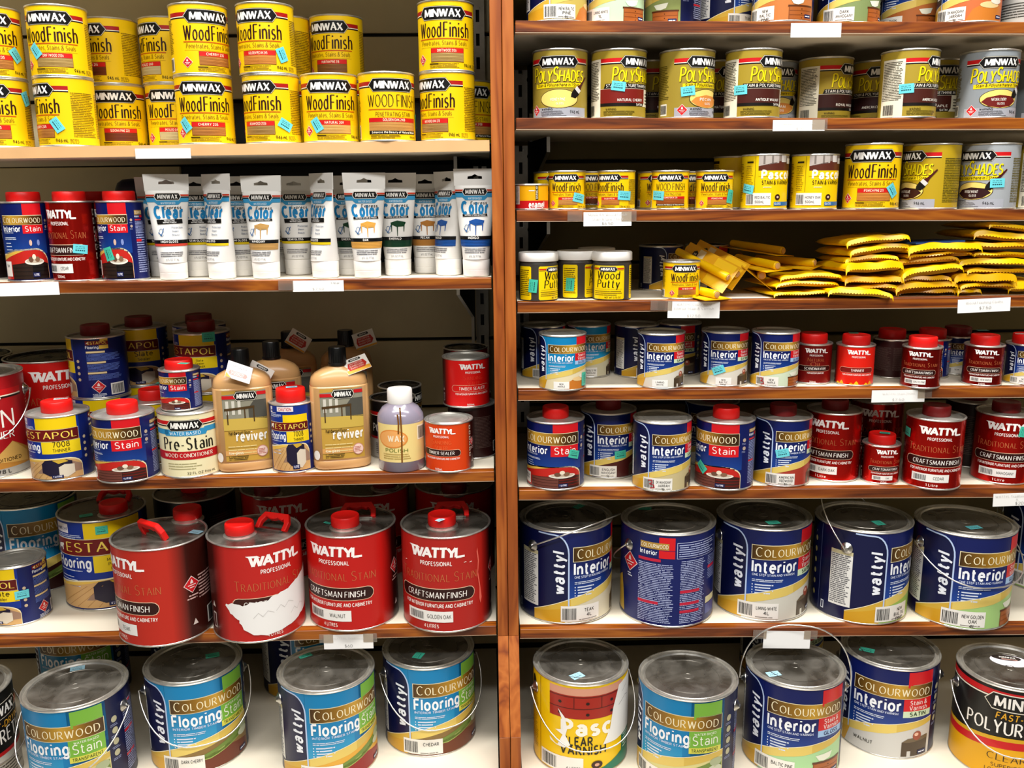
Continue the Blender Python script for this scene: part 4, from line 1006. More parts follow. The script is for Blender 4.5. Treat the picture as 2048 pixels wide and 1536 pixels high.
def slotted(x0, x1, y, z0, z1, label, mat='steel'):
    t = thing('slotted_rail', label, 'rail', (x0, y, z0))
    w = x1-x0; n = int((z1-z0)/.05); V = []; Fc = []
    g = []
    sx0, sx1 = w*.5-.004, w*.5+.004
    g.append(box_geo(0, 0, 0, sx0, .0025, z1-z0)); g.append(box_geo(sx1, 0, 0, w, .0025, z1-z0))
    for i in range(n+1):
        a = i*.05-.012
        g.append(box_geo(sx0, 0, max(0, a), sx1, .0025, min(z1-z0, a+.024)))
    obj('rail_strip', mesh('rail_strip', *merge(*g)), M[mat], t)
    box('channel_back', (0, .014, 0), (w, .016, z1-z0), M['darksteel'], t)
    box('side_flange', (-.002, 0, 0), (0, .016, z1-z0), M[mat], t); box('side_flange', (w, 0, 0), (w+.002, .016, z1-z0), M[mat], t)
    return t
def bracket(x, z, label, side=-1, mat='painted'):
    """cantilever bracket hooked in a rail: a dark plate with a light folded flange along its free edge, splayed towards the bay"""
    t = thing('shelf_bracket', label, 'bracket', (x, WALL_Y-.034, z), rz=math.radians(7.5)*side)
    pr = [(-.235, 0), (-.235, -.030), (-.035, -.105), (-.035, -.165), (-.002, -.165), (-.002, 0)]
    n = len(pr); V = [(-.0012, y, zz) for y, zz in pr]+[(.0012, y, zz) for y, zz in pr]
    Fc = [tuple(range(n))[::-1], tuple(range(n, 2*n))]+[(i, (i+1) % n, n+(i+1) % n, n+i) for i in range(n)]
    obj('bracket_plate', mesh('bracket_plate', V, Fc), M['darksteel'], t)
    g = []
    for (y0, z0), (y1, z1) in zip(pr[:3], pr[1:4]):
        v = [(-.0035, y0-.0012, z0), (.0035, y0-.0012, z0), (.0035, y1-.0012, z1), (-.0035, y1-.0012, z1)]
        v += [(p[0], p[1]-.0012, p[2]-.0004) for p in v]
        g.append((v, [(0, 1, 2, 3), (7, 6, 5, 4), (0, 4, 5, 1), (1, 5, 6, 2), (2, 6, 7, 3), (3, 7, 4, 0)]))
    obj('flange', mesh('flange', *merge(*g)), M[mat], t)
    bo = lathe('bolt', [(0, 0), (.0075, 0), (.0075, .004), (.005, .006), (.002, .006), (.002, .003), (0, .003)], 18)
    obj('bolt', bo, M['darksteel'], t, loc=(.004, -.006, -.03), rot=(math.pi/2, 0, 0))
    return t
for nm, zz0, zz1 in (('behind the yellow tins beside the upright', 1.46, 1.80), ('behind the white tubes beside the upright', 1.21, 1.41), ('above the red sealer tins beside the upright', .83, 1.165)):
    slotted(-.030, -.004, WALL_Y-.033, zz0, zz1, mat='painted' if zz0 < 1 else 'steel', label='slotted metal rail in the left bay '+nm)
for nm, zz0, zz1 in (('beside the first gold varnish tin', 1.5, 1.62), ('above the red and yellow enamel tin', 1.33, 1.455), ('behind the putty jars', 1.16, 1.29), ('behind the first small blue tin', .985, 1.12), ('behind the first red-capped stain tin', .79, .95)):
    slotted(.062, .092, WALL_Y-.033, zz0, zz1, 'slotted metal rail in the right bay '+nm)
bracket(-.034, sz('L2', -.05)-.0215, 'dark shelf bracket with white front flange under the tube shelf')
bracket(-.034, sz('L1', -.05)-.0205, 'dark shelf bracket under the maple-edged shelf beside the upright', mat='steel')
bracket(.094, sz('R1', .1)-.0215, 'dark shelf bracket under the gold varnish tin shelf beside the upright', side=1, mat='steel')
bracket(.094, sz('R0', .1)-.0215, 'dark shelf bracket above the first gold varnish tin', side=1, mat='steel')
bracket(.094, sz('R2', .1)-.0215, 'dark shelf bracket above the putty jars', side=1, mat='steel')

# ------------------------------------------------------------------ containers
SIZES = {  # radius, height, cap radius, cap height
    'Q': (.0508, .1215, 0, 0), 'HP': (.0350, .0725, 0, 0), 'PAS': (.0430, .1020, 0, 0), 'ENA': (.0315, .0480, 0, 0),
    'C5': (.0455, .1080, 0, 0), 'W25': (.0362, .0805, .0265, .0190), 'C1': (.0575, .1380, .0265, .0215), 'E1': (.0575, .1290, .0290, .0215),
    'C1t': (.0548, .1400, 0, 0), 'C1n': (.0575, .1400, 0, 0), 'W1': (.0545, .1430, .0265, .0205), 'T5': (.0415, .1480, .0290, .0185), 'S25': (.0385, .0800, .0265, .0180), 'E5': (.0430, .1400, .0290, .0260),
    'W5': (.0475, .1000, 0, 0), 'P1': (.0585, .1290, 0, 0), 'C4': (.0985, .2030, 0, 0), 'W4': (.0922, .2040, .0290, .0210), 'G4': (.0900, .2030, 0, 0), 'E4': (.0900, .2030, .0290, .0210),
}
def body_mesh(r, h, top):
    p = [(0, .002), (r-.003, .002), (r-.0015, 0), (r+.0008, 0), (r+.0013, .0012), (r+.0009, .0026), (r-.0002, .0034), (r-.0002, h-.0036), (r+.0010, h-.003), (r+.0015, h-.0014), (r+.0006, h), (r-.0016, h), (r-.0030, h-.0012)]
    return lathe('body', p, 64 if r > .08 else 48, 40, caps=False)
def lid_mesh(r, h, mat):
    k = 1 if r > .08 else .55
    p = [(r-.0030, h-.0012), (r-.003-.0014*k, h-.0056*k), (r-.003-.0046*k, h-.0056*k), (r-.003-.0058*k, h-.0012), (r-.003-.0068*k, h-.0006), (r-.003-.0085*k, h-.0008), (r-.003-.0102*k, h-.0042*k),
         (r*.66, h-.0042*k), (r*.655, h-.0034*k), (r*.635, h-.0034*k), (r*.63, h-.0042*k)]
    if r > .08: p += [(.0105, h-.0042), (.010, h-.0036), (.0085, h-.0036), (.008, h-.0042)]
    p += [(0, h-.0042*k)]
    me = lathe('lid', p, 64 if r > .08 else 48, 30, caps=False)
    me.materials.append(M[mat]); me.materials.append(M['tin' if mat != 'lidblack' else mat])
    lim = r-.003-.0095*k
    for f in me.polygons:
        if math.hypot(f.center.x, f.center.y) > lim: f.material_index = 1
    return me
def plate_mesh(r, h, rc, off=False):
    p = [(r-.0030, h-.0012), (r-.0042, h-.0046), (r-.0060, h-.0046)]
    p += [(0, h-.0046)] if off else [(max(rc+.004, r*.72), h-.0040), (rc+.0022, h-.0010), (0, h-.0010)]
    return lathe('top_plate', p, 64 if r > .08 else 48, 30, caps=False)
def cap_mesh(rc, hc):
    p = [(rc*.97, 0), (rc, .001), (rc, hc*.55), (rc*.985, hc*.9), (rc*.95, hc*.98), (rc*.86, hc), (rc*.80, hc-.0012), (0, hc-.0012)]
    return lathe('cap', p, 72, 40, ribs=((1, 2), .0006))
def ear_mesh():
    return lathe('handle_ear', [(.0125, 0), (.0122, .0016), (.0085, .0045), (.0062, .006), (.0045, .0085), (0, .0088)], 18, 40)
ALL = {}
def facing(x, y): return -math.atan2(x, y+CAM_D)
def locate(shelf_key, cx, by=None, y=None, r=0.05):
    """world x, y of a tin from the pixel of its front foot, or from cx at a known depth"""
    if y is None:
        z = DECK
        for _ in range(4):
            f = at_z(cx, by, z); z = sz(shelf_key, f[0])
        d = np.array([f[0], f[1]+CAM_D]); n = np.hypot(*d)
        c = d*(n+r)/n
        return c[0], c[1]-CAM_D
    x = 0.0
    for _ in range(6):
        q = proj((x, y, sz(shelf_key, x))); x += (cx-q[0])/F_PX*1.75
    return x, y
PATCH = {'c': '#6ad2dc', 't': '#45c0a4', 'w': '#e9eef0', 'b': '#a9d8ec'}
def patch_lab(L, cx, cy, w, h, rot, kind, z=9):
    c, s = math.cos(math.radians(rot)), math.sin(math.radians(rot))
    P = lambda a, b: (cx+a*c-b*s, cy+a*s+b*c)
    L.quad([P(-w/2, -h/2), P(w/2, -h/2), P(w/2, h/2), P(-w/2, h/2)], H(PATCH[kind]), z)
    rnd = random.Random(int(cx*7+cy)); ink = H('#1b4750')
    for yy, hh, n in ((h*.26, .5, 3), (h*.08, .5, 4), (-h*.16, 1.7, 5)):
        for i in range(n):
            a = -w*.34+w*.68*i/n
            L.quad([P(a, yy-hh/2), P(a+w*.68/n*.75, yy-hh/2), P(a+w*.68/n*.75, yy+hh/2), P(a, yy+hh/2)], ink, z+1)
def add_patches(t, x, y, z, r, h, rz, ps, name='price_sticker'):
    for p in ps or []:
        kind, px, py, rot = p[:4]
        w, hh = p[4:6] if len(p) > 5 else (25, 16.5)
        L = Lab()
        if kind[0] == 's':
            d = ray(px, py); o = CAMP-np.array([x, y, 0])
            A = d[0]**2+d[1]**2; B = 2*(o[0]*d[0]+o[1]*d[1]); Cq = o[0]**2+o[1]**2-(r+.0005)**2
            disc = max(B*B-4*A*Cq, 0); q = CAMP+d*((-B-math.sqrt(disc))/(2*A))
            a = math.atan2(q[0]-x, -(q[1]-y))-rz
            patch_lab(L, a*r*1000, (q[2]-z)*1000, w, hh, rot, kind[1])
            obj(name, wrap_mesh(name, L, .001, cyl_map(r), r*140), None, t)
        else:
            zt = z+h+(p[6] if len(p) > 6 else -.004)
            q = at_z(px, py, zt); dx, dy = q[0]-x, q[1]-y
            c, s = math.cos(-rz), math.sin(-rz)
            patch_lab(L, (dx*c-dy*s)*1000, (dx*s+dy*c)*1000, w, hh, rot, kind[1], z=2)
            o = obj(name, wrap_mesh(name, L, .001, flat_map('top'), None), None, t); o.location.z = zt-z
def place(pos, on=None):
    return pos
_Q = []
def tin(key, *args, **kw): _Q.append((key, args, kw))
def flush():
    """build the queued tins, front row first; a tin of a rear row that would touch another backs off along its own line of sight"""
    base = [q for q in _Q if not q[2].get('on')]; base.sort(key=lambda q: 0 if q[2].get('y') is None else q[2]['y'])
    for q in base:
        todo = [q]
        while todo:
            k, args, kw = todo.pop(0); _tin(k, *args, **kw)
            todo += [p for p in _Q if p[2].get('on') == k]
    _Q.clear()
def clear_of(shelf_key, x, y, r, movable):
    def hits(x, y): return [k for k, o in ALL.items() if o['sk'] == shelf_key and math.hypot(o['x']-x, o['y']-y) < o['r']+r+.0030]
    d = np.array([x, y+CAM_D]); d /= np.hypot(*d); s = 0
    while movable and hits(x+d[0]*s, y+d[1]*s) and s < .3: s += .002
    x, y = x+d[0]*s, y+d[1]*s
    h = hits(x, y)


    return x, y
def _tin(key, size, shelf_key, cx, by, design, rot, label, name='stain_tin', cat='tin', y=None, on=None, dx=0, dy=0, ps=None, top=None, ears=None, bail=None, capcol='red', lidmat=None, cap=None, hand=None, group=None, lab_kw=None, dark=False, earz=.80, hs=1.0, xs=1.0, ym=None):
    r, h, rc, hc = SIZES[size]; h *= hs
    if on:
        b = ALL[on]; x, yy, z = b['x']+dx, b['y']+dy, b['z']+b['h']+b.get('seat', 0)
    else:
        x, yy = locate(shelf_key, cx, by, y, r); x, yy = clear_of(shelf_key, x, yy, r+.0006, y is not None); z = sz(shelf_key, x)+.0002+abs(SHELF[shelf_key][2])*r
    rz = facing(x, yy)+math.radians(rot)
    t = thing(name, label, cat, (x, yy, z), rz, group)
    capt = rc > 0 and top != 'plug'
    obj('body', cached(('b', r, h), lambda: body_mesh(r, h, 0)), M['tin'], t)
    if not capt:
        o = obj('lid', cached(('l', r, h, lidmat), lambda: lid_mesh(r, h, lidmat or ('lid' if r > .08 else 'dull'))), None, t)
    else:
        obj('top_plate', cached(('p', r, h, bool(cap)), lambda: plate_mesh(r, h, rc, bool(cap))), M['lid' if r > .08 else 'dull'], t)
        cm = cached(('c', rc, hc, capcol), lambda: cap_mesh(rc, hc))
        if cap:
            q = at_z(*cap, z+h-.004); c, s = math.cos(-rz), math.sin(-rz); d0, d1 = q[0]-x, q[1]-yy
            lx, ly = d0*c-d1*s, d0*s+d1*c
            obj('cap_neck', cached(('n', rc), lambda: lathe('cap_neck', [(rc+.004, -.001), (rc+.004, .001), (rc*.9, .004), (rc*.9, .006)], 40)), M['tin'], t, loc=(lx, ly, h-.0044))
            obj('cap', cm, M[capcol], t, loc=(lx, ly, h+.0012))
        else: obj('cap', cm, M[capcol], t, loc=(0, 0, h-.0008))
    if hand:
        q = at_z(hand[0], hand[1], z+h-.004); c, s = math.cos(-rz), math.sin(-rz); d0, d1 = q[0]-x, q[1]-yy
        hl = (d0*c-d1*s, d0*s+d1*c, h-.0044)
        carry_handle(t, hl, math.radians(hand[2])-rz, hand[3] if len(hand) > 3 else 62)
    if design:
        dn, kw = design if isinstance(design, tuple) else (design, {})
        sc = h/100; hw = math.pi*r/sc
        def mk():
            L = Lab(); DES[dn](L, hw/xs, **kw)
            L.T = [np.stack([q[:, 0]*xs, np.interp(q[:, 1], *ym) if ym else q[:, 1]], 1) for q in L.T]
            return wrap_mesh('label', L, sc, cyl_map(r), r/sc*math.radians(9))
        obj('label', cached(('lab', dn, size, hs, xs, str(ym), repr(sorted(kw.items()))), mk), None, t)
    if ears:
        ex = []
        for a in ears:
            a = math.radians(a); R = r+.0002
            o = obj('handle_ear', cached('ear', ear_mesh), M['steel'], t, loc=(R*math.sin(a), -R*math.cos(a), h*earz))
            o.rotation_euler = Vector((math.sin(a), -math.cos(a), 0)).to_track_quat('Z', 'Y').to_euler()
        if bail is not None:
            a = math.radians((ears[0]+ears[1]+(360 if ears[1] < ears[0] else 0))/2); fr = Vector((math.sin(a), -math.cos(a), 0)); ax = Vector((math.cos(a), math.sin(a), 0))
            bt = math.radians(bail[0]); Lb = r*(bail[1] if len(bail) > 1 else 1.5); R = r+.0125
            dirv = fr*math.cos(bt)-Vector((0, 0, 1))*math.sin(bt)
            path = [ax*-(r+.004)+Vector((0, 0, h*earz))]
            for k in range(25):
                tt = math.pi*k/24
                path.append(ax*(-R*math.copysign(abs(math.cos(tt))**.8, math.cos(tt)))+dirv*Lb*math.sin(tt)**.9+Vector((0, 0, h*earz)))
            path.append(ax*(r+.004)+Vector((0, 0, h*earz)))
            obj('bail_handle', mesh('bail_handle', *tube_geo(path, .0015, 8), sm=True), M['wire'], t)
    add_patches(t, x, yy, z, r, h, rz, ps)
    ALL[key] = dict(sk='' if on else shelf_key, x=x, y=yy, z=z, r=r, h=h, o=t, seat=(hc-.002 if capt else 0))
    return t
def carry_handle(t, loc, rz, tilt):
    w, hh = .074, .036
    o = bpy.data.objects.new('carry_handle', handle_mesh()); COL.objects.link(o); o.parent = t
    o.location = loc; o.rotation_euler = (math.radians(tilt), 0, rz)
    br = obj('handle_bracket', cached('hbr', lambda: mesh('handle_bracket', *merge(box_geo(-.024, -.005, 0, .024, .005, .0045), box_geo(-.03, -.003, .0005, .03, .003, .003)))), M['steel'], t, loc=loc, rz=rz)
def handle_mesh():
    def mk():
        w, hh = .074, .038
        out = [(-w/2, 0), (-w/2, hh*.55), (-w*.38, hh), (w*.38, hh), (w/2, hh*.55), (w/2, 0)]
        inn = [(w*.36, 0), (w*.36, hh*.42), (w*.29, hh*.68)]
        for i in range(13):
            u = .25-.5*i/12; inn.append((w*u*1.0, hh*(.70-.10*abs(math.sin((u+.25)*2*math.pi*1.5)))))
        inn += [(-w*.29, hh*.68), (-w*.36, hh*.42), (-w*.36, 0)]
        P = out+inn; n = len(P); d = .006
        tr = tessellate_polygon([[Vector((x, y, 0)) for x, y in P]])
        V = [(x, -d, y) for x, y in P]+[(x, d, y) for x, y in P]
        Fc = [tuple(q) for q in tr]+[tuple(i+n for i in q)[::-1] for q in tr]+[(i, (i+1) % n, n+(i+1) % n, n+i) for i in range(n)]
        me = mesh('carry_handle', V, Fc)
        bm = bmesh.new(); bm.from_mesh(me); bmesh.ops.recalc_face_normals(bm, faces=bm.faces)
        bmesh.ops.bevel(bm, geom=[e for e in bm.edges if len(e.link_faces) == 2 and e.calc_face_angle(0) > 1.2], offset=.0016, segments=1, affect='EDGES')
        bm.to_mesh(me); bm.free(); me.materials.append(M['red'])
        return me
    return cached('hm', mk)

# squeeze tube standing on its cap
def tube_ab(z):
    t = min(max((z-.031)/.131, 0), 1)
    return .0255+.0135*t, .0255*(1-t)**.75+.0022
def squeeze_tube(key, cx, y, design, rot, label, hs=1.0, group=None, dxt=0):
    x, yy = locate('L2', cx, None, y); z = sz('L2', x)+.0004
    rz = facing(x, yy)+math.radians(rot)
    t = thing('squeeze_tube', label, 'tube', (x, yy, z), rz, group); t.scale = (1, 1, hs)
    def mk_cap(): return lathe('cap', [(0, 0), (.0238, 0), (.0252, .0015), (.0256, .012), (.0252, .0125), (.0256, .013), (.0262, .0295), (.0255, .031), (.0200, .031)], 40, 35)
    obj('cap', cached('tcap', mk_cap), M['white'], t)
    def mk_body():
        V, Fc, n, m = [], [], 40, 16
        for j in range(m+1):
            zz = .0312+.131*j/m; a, b = tube_ab(zz)
            for k in range(n):
                an = 2*math.pi*k/n; V.append((a*math.sin(an), -b*math.cos(an), zz))
        for j in range(m):
            for k in range(n):
                Fc.append((j*n+k, j*n+(k+1) % n, (j+1)*n+(k+1) % n, (j+1)*n+k))
        Fc.append(tuple(range(n))[::-1]); Fc.append(tuple(m*n+k for k in range(n)))
        return mesh('tube_body', V, Fc, True, 50)
    obj('tube_body', cached('tbody', mk_body), M['wtube'], t)
    def mk_crimp():
        out = [(-.0392, 0), (.0392, 0), (.0405, .030), (-.0405, .030)]
        hole = [(-.014, .012), (-.0135, .0165), (-.006, .0175), (0, .0205), (.006, .0175), (.0135, .0165), (.014, .012)]
        P = out+hole
        tr = tessellate_polygon([[Vector((a, b, 0)) for a, b in out], [Vector((a, b, 0)) for a, b in hole]])
        n = len(P); d = .0011
        V = [(a, -d, b) for a, b in P]+[(a, d, b) for a, b in P]
        Fc = [tuple(q) for q in tr]+[tuple(i+n for i in q)[::-1] for q in tr]
        for lo, hi in ((0, 4), (4, n)):
            m = hi-lo
            for i in range(m): Fc.append((lo+i, lo+(i+1) % m, n+lo+(i+1) % m, n+lo+i))
        me = mesh('crimp', V, Fc); bm = bmesh.new(); bm.from_mesh(me); bmesh.ops.recalc_face_normals(bm, faces=bm.faces); bm.to_mesh(me); bm.free()
        return me
    obj('crimp', cached('tcr', mk_crimp), M['wtube'], t, loc=(0, 0, .1618))
    def tmap(px, py, off):
        zz = .031+(py/.00131+14.5)*.00131
        tt = np.clip((zz-.031)/.131, 0, 1); a = .0255+.0135*tt; b = .0255*(1-tt)**.75+.0022
        u = np.clip(px/.0524*.985, -.995, .995); c = np.sqrt(1-u*u)
        nor = np.stack([u/a, -c/b, np.zeros_like(u)], 1); nor /= np.linalg.norm(nor, axis=1)[:, None]
        pos = np.stack([a*u, -b*c, zz], 1)+nor*off[:, None]*1.6
        return pos, nor
    def mk():
        L = Lab(); DES['tube'](L, 40, **design); return wrap_mesh('label', L, .00131, tmap, 4.0)
    obj('label', cached(('tube', repr(sorted(design.items()))), mk), None, t)
    L2 = cached('tubeback', lambda: tube_back())
    obj('back_print', L2, None, t)
    ALL[key] = dict(sk='L2', x=x, y=yy, z=z, r=.027, h=.19*hs, o=t)
    return t
def tube_back():
    L = Lab(); L.rows(-30, -6, 30, 70, 34, '#77767a', 2, seed=3, words=8, ragged=.1)
    def bmap(px, py, off):
        zz = .031+(py/.00131+14.5)*.00131
        tt = np.clip((zz-.031)/.131, 0, 1); a = .0255+.0135*tt; b = .0255*(1-tt)**.75+.0022
        u = np.clip(px/.0524, -.99, .99); c = np.sqrt(1-u*u)
        nor = np.stack([-u/a, c/b, np.zeros_like(u)], 1); nor /= np.linalg.norm(nor, axis=1)[:, None]
        return np.stack([-a*u, b*c, zz], 1)+nor*off[:, None], nor
    return wrap_mesh('back_print', L, .00131, bmap, 6.0)

# flat-sided bottle with shoulders
def sup(a, b, n, u):
    return -b*(1-np.abs(np.clip(u/a, -1, 1))**n)**(1/n)
def hang_tag(t, loc, rot, kind=0):
    L = Lab()
    L.rect(-24, -18, 24, 18, '#efe9df', 0); L.rect(-24, -18, 24, -9 if kind == 0 else -14, '#e2a12a', 1)
    if kind != 2:
        L.poly([(-18, -11), (14, -11), (20, -3), (16, 7), (-16, 7), (-20, -3)], '#c2281f', 2); L.text('EASY STEPS FOR', -1, 2, 3.2, '#f3e4d4', .15, 26); L.text('REVIVING FLOORS', -1, -3.2, 3.2, '#f3e4d4', .15, 28); L.text('IN 3 EASY STEPS', -1, -8.4, 3.2, '#f3e4d4', .15, 27)
        hexa(L, 0, 13, 26, 6, '#141210', 2); L.text('MINWAX', 0, 11.4, 3.2, '#f2eee6', .2, 17)
    else: L.rect(-24, -18, 24, 18, '#e4dfe0', 2); L.poly([(-17, -11), (15, -11), (18, -6), (15, -1), (-17, -1), (-20, -6)], '#d98f86', 3); L.rows(-15, -10, 13, -2, 3, '#f0e4e0', 4, seed=4); L.text('MINWAX', 0, 6, 5, '#8d878a', .12, 28); L.poly([(-24, -18), (-12, -18), (-24, -8)], '#e2a12a', 3)
    me = cached(('tag', kind), lambda: wrap_mesh('tag_print', L, .001, flat_map('front'), None))
    bx = cached('tagcard', lambda: mesh('hang_tag', *box_geo(-.0245, 0, -.0185, .0245, .0006, .0185)))
    o = obj('hang_tag', bx, M['paper'], t, loc=loc, rot=rot)
    obj('tag_print', me, None, o, loc=(0, 0, 0))
def bottle(key, cx, by, rot, label, y=None, tagk=None, dark=False, lean=0.0, clean=True):
    a, b, h, n = .0575, .034, .190, 3.0
    x, yy = locate('L3', cx, by, y, b); z = sz('L3', x)+.0004
    rz = facing(x, yy)+math.radians(rot)
    t = thing('floor_reviver_bottle', label, 'bottle', (x, yy, z), rz)
    def mk():
        prof = [(.90, .80, 0), (.97, .95, .003), (1, 1, .008), (1, 1, .018), (.985, .96, .02), (1, 1, .022), (1, 1, h-.022), (.975, .95, h-.020), (.985, .96, h-.017), (.93, .9, h-.004), (.80, .8, h+.004), (.55, .62, h+.012), (.30, .48, h+.016), (.26, .44, h+.020)]
        V, Fc, m = [], [], 48
        for sa, sb, zz in prof:
            nn = n if zz < h else n-(zz-h)/.02
            for k in range(m):
                an = 2*math.pi*k/m; c, s = math.cos(an), math.sin(an)
                V.append((a*sa*math.copysign(abs(s)**(2/nn), s), -b*sb*math.copysign(abs(c)**(2/nn), c), zz))
        for j in range(len(prof)-1):
            for k in range(m): Fc.append((j*m+k, j*m+(k+1) % m, (j+1)*m+(k+1) % m, (j+1)*m+k))
        Fc.append(tuple(range(m))[::-1]); Fc.append(tuple((len(prof)-1)*m+k for k in range(m)))
        return mesh('body', V, Fc, True, 40)
    obj('body', cached('rev', mk), M['tan'], t)
    obj('cap', cached('revcap', lambda: lathe('cap', [(.0185, 0), (.0188, .004), (.0175, .005), (.0172, .034), (.0160, .036), (0, .036)], 60, 40, ribs=((2, 3), .0006))), M['black'], t, loc=(0, 0, h+.018))
    def rmap(px, py, off):
        yv = sup(a, b, n, px); e = 1e-4
        d = (sup(a, b, n, px+e)-sup(a, b, n, px-e))/(2*e)
        nor = np.stack([d, -np.ones_like(d), np.zeros_like(d)], 1); nor /= np.linalg.norm(nor, axis=1)[:, None]
        return np.stack([px, yv, py], 1)+nor*off[:, None]*2, nor
    def mkl():
        L = Lab(); DES['reviver'](L, 30); L.T = [q*np.array([.72, 1]) for q in L.T]
        L.ell(-25.2, 16, 2.6, 5, '#e8e2da', 3, 14)
        return wrap_mesh('label', L, h/100*1.04, rmap, 2.0)
    obj('label', cached('revl', mkl), None, t)
    if tagk: hang_tag(t, *tagk)
    ALL[key] = dict(sk='L3', x=x, y=yy, z=z, r=.042, h=h+.054, o=t)
    return t
# ------------------------------------------------------------------ left bay, top shelf: stacked yellow stain tins
CH, DR, NA, PE, GO, WE, DK_ = ('#c07f3e', '#9a5f2a'), ('#b99a5e', '#96773f'), ('#dcb06a', '#c2934c'), ('#d98f42', '#b56f2a'), ('#d69e56', '#b98242'), ('#b08a52', '#8f6b38'), ('#7a3a20', '#5a2816')
def wf(shade, sw, **k): return ('wf', dict(shade=shade, sw=sw, **k))
GL = 'yellow stain tins stacked on the maple-edged shelf'
q = dict(name='stain_tin', group=GL)
tin('a', 'Q', 'L1', 10, 0, wf('CHERRY 235', CH), -28, 'yellow tin at the left edge of the photo, lower of its stack', y=.056, ps=[('sc', 51, 198, -70)], **q)
tin('a2', 'Q', 'L1', 0, 0, wf('CHERRY 235', CH), -7, 'yellow tin at the left edge of the photo, upper of its stack', on='a', ps=[('sc', 31, 111, -55)], **q)
tin('b', 'Q', 'L1', 141, 0, wf('CHERRY 235', CH), -70, 'yellow tin turned to show its small print column, lower of the second stack', y=.054, ps=[('sc', 114, 250, -58)], **q)
tin('b2', 'Q', 'L1', 0, 0, wf('DRIFTWOOD 2126', DR), -21, 'yellow tin with pale swatch and sticker at its left, top of the second front stack', on='b', ps=[('sc', 72, 102, -55)], **q)
tin('c', 'Q', 'L1', 246, 0, wf('SEDONA PINE 222', DK_), -9, 'shaded yellow tin behind the second and third front stacks, lower, dark red swatch', y=.176, **q)
tin('c2', 'Q', 'L1', 0, 0, wf('RED OAK 215', DK_), -57, 'shaded yellow tin in the back row turned to its small print, upper, left', on='c', dx=-.004, **q)
tin('d', 'Q', 'L1', 355, 0, wf('PICKLED OAK 260', ('#cdbb8c', '#b3a070')), -9, 'shaded yellow tin just left of the cherry tins, lower of the back row', y=.176, **q)
tin('d2', 'Q', 'L1', 0, 0, wf('PICKLED 260', ('#cdbb8c', '#b3a070')), -61, 'shaded yellow tin with pale swatch left of the cherry tins, upper back row', on='d', dx=-.002, **q)
tin('e', 'Q', 'L1', 416, 0, wf('CHERRY 235', CH), -3, 'yellow tin marked CHERRY with blue price sticker left of the swatch, lower of its stack', y=.056, ps=[('sc', 372, 250, -55)], **q)
tin('e2', 'Q', 'L1', 0, 0, wf('CHERRY 235', CH), 23, 'yellow tin marked CHERRY with a red hazard diamond, upper of its stack', on='e', **q)
tin('f', 'Q', 'L1', 549, 0, wf('IRONWOOD 2126', WE), -40, 'yellow tin with sticker right of the swatch, lower of the stack beside the natural tin', y=.056, ps=[('sc', 571, 250, -30)], **q)
tin('f2', 'Q', 'L1', 0, 0, wf('GOLDEN PECAN 245', PE), -26, 'yellow tin with orange pecan swatch and blue sticker, upper of its stack', on='f', dx=-.003, ps=[('sc', 564, 110, -68)], **q)
tin('fb', 'Q', 'L1', 580, 0, wf('PROVINCIAL 211', DK_), -40, 'yellow tin mostly hidden behind the pecan tin stack, lower', y=.18, **q)
tin('fb2', 'Q', 'L1', 0, 0, wf('PROVINCIAL 211', DK_), -60, 'yellow tin mostly hidden behind the pecan tin stack, upper', on='fb', **q)
tin('hb', 'Q', 'L1', 690, 0, wf('EARLY AMERICAN 230', DK_), -30, 'yellow tin hidden behind the natural tin, carrying another tin', y=.178, **q)
tin('hb2', 'Q', 'L1', 0, 0, wf('PURITAN PINE 218', ('#8a5a2c', '#6b421d')), -24, 'shaded yellow tin standing in the back row above the natural tin', on='hb', dx=-.006, **q)
tin('g', 'Q', 'L1', 664, 0, wf('NATURAL 209', NA), 0, 'yellow tin marked NATURAL with pale swatch and blue sticker', y=.056, ps=[('sc', 634, 250, -60)], **q)
tin('h', 'Q', 'L1', 777, 0, wf('GOLDEN OAK 210B', GO, caps=True), 14, 'yellow tin with wide oak swatch and black strip, beside the right end stack', y=.050, ps=[('st', 831, 242, -70)], **q)
tin('i', 'Q', 'L1', 897, 0, wf('WEATHERED OAK 270', WE), -43, 'yellow tin marked WEATHERED OAK, lower of the stack at the right end', y=.056, **q)
tin('i2', 'Q', 'L1', 0, 0, wf('DRIFTWOOD 2126', DR), -6, 'yellow tin marked DRIFTWOOD, upper of the stack at the right end', on='i', **q)
tin('j', 'Q', 'L1', 938, 0, wf('GOLDEN OAK 210B', GO, caps=True), 8, 'dark shaded yellow tin squeezed between the right end stack and the upright', y=.19, **q)

flush()
# left bay, second shelf: tall red-capped tins and squeeze tubes
YT = ([0, 34, 50, 66, 84, 98], [0, 40, 60.5, 71, 82.5, 98]); YE = ([0, 30, 40, 55, 70, 84, 98], [0, 41, 48, 61, 74, 85, 98])
T5n = dict(name='screw_cap_tin', group='tall red-capped tins left of the tubes')
tin('k0', 'T5', 'L2', -22, 0, ('dark', dict(base='#150a09')), 20, 'dark shaded tall tin with red cap cut by the left edge, tube shelf', y=.10, **T5n)
tin('k1', 'T5', 'L2', 66, 0, ('cwstain', dict(sticker='TEAK', tall=True)), -11, 'tall blue tin with red cap and white barcode, left of the red cedar tin', y=.052, xs=.55, ym=YT, **T5n)
tin('k2', 'T5', 'L2', 156, 0, ('wat', dict(red='#b0170f', dark='#2a0606', metal=.7, sticker='CEDAR', litre='500mL')), -32, 'tall dark red tin with sticker reading CEDAR and red cap', y=.050, ps=[('sc', 161, 498, -8)], xs=.72, **T5n)
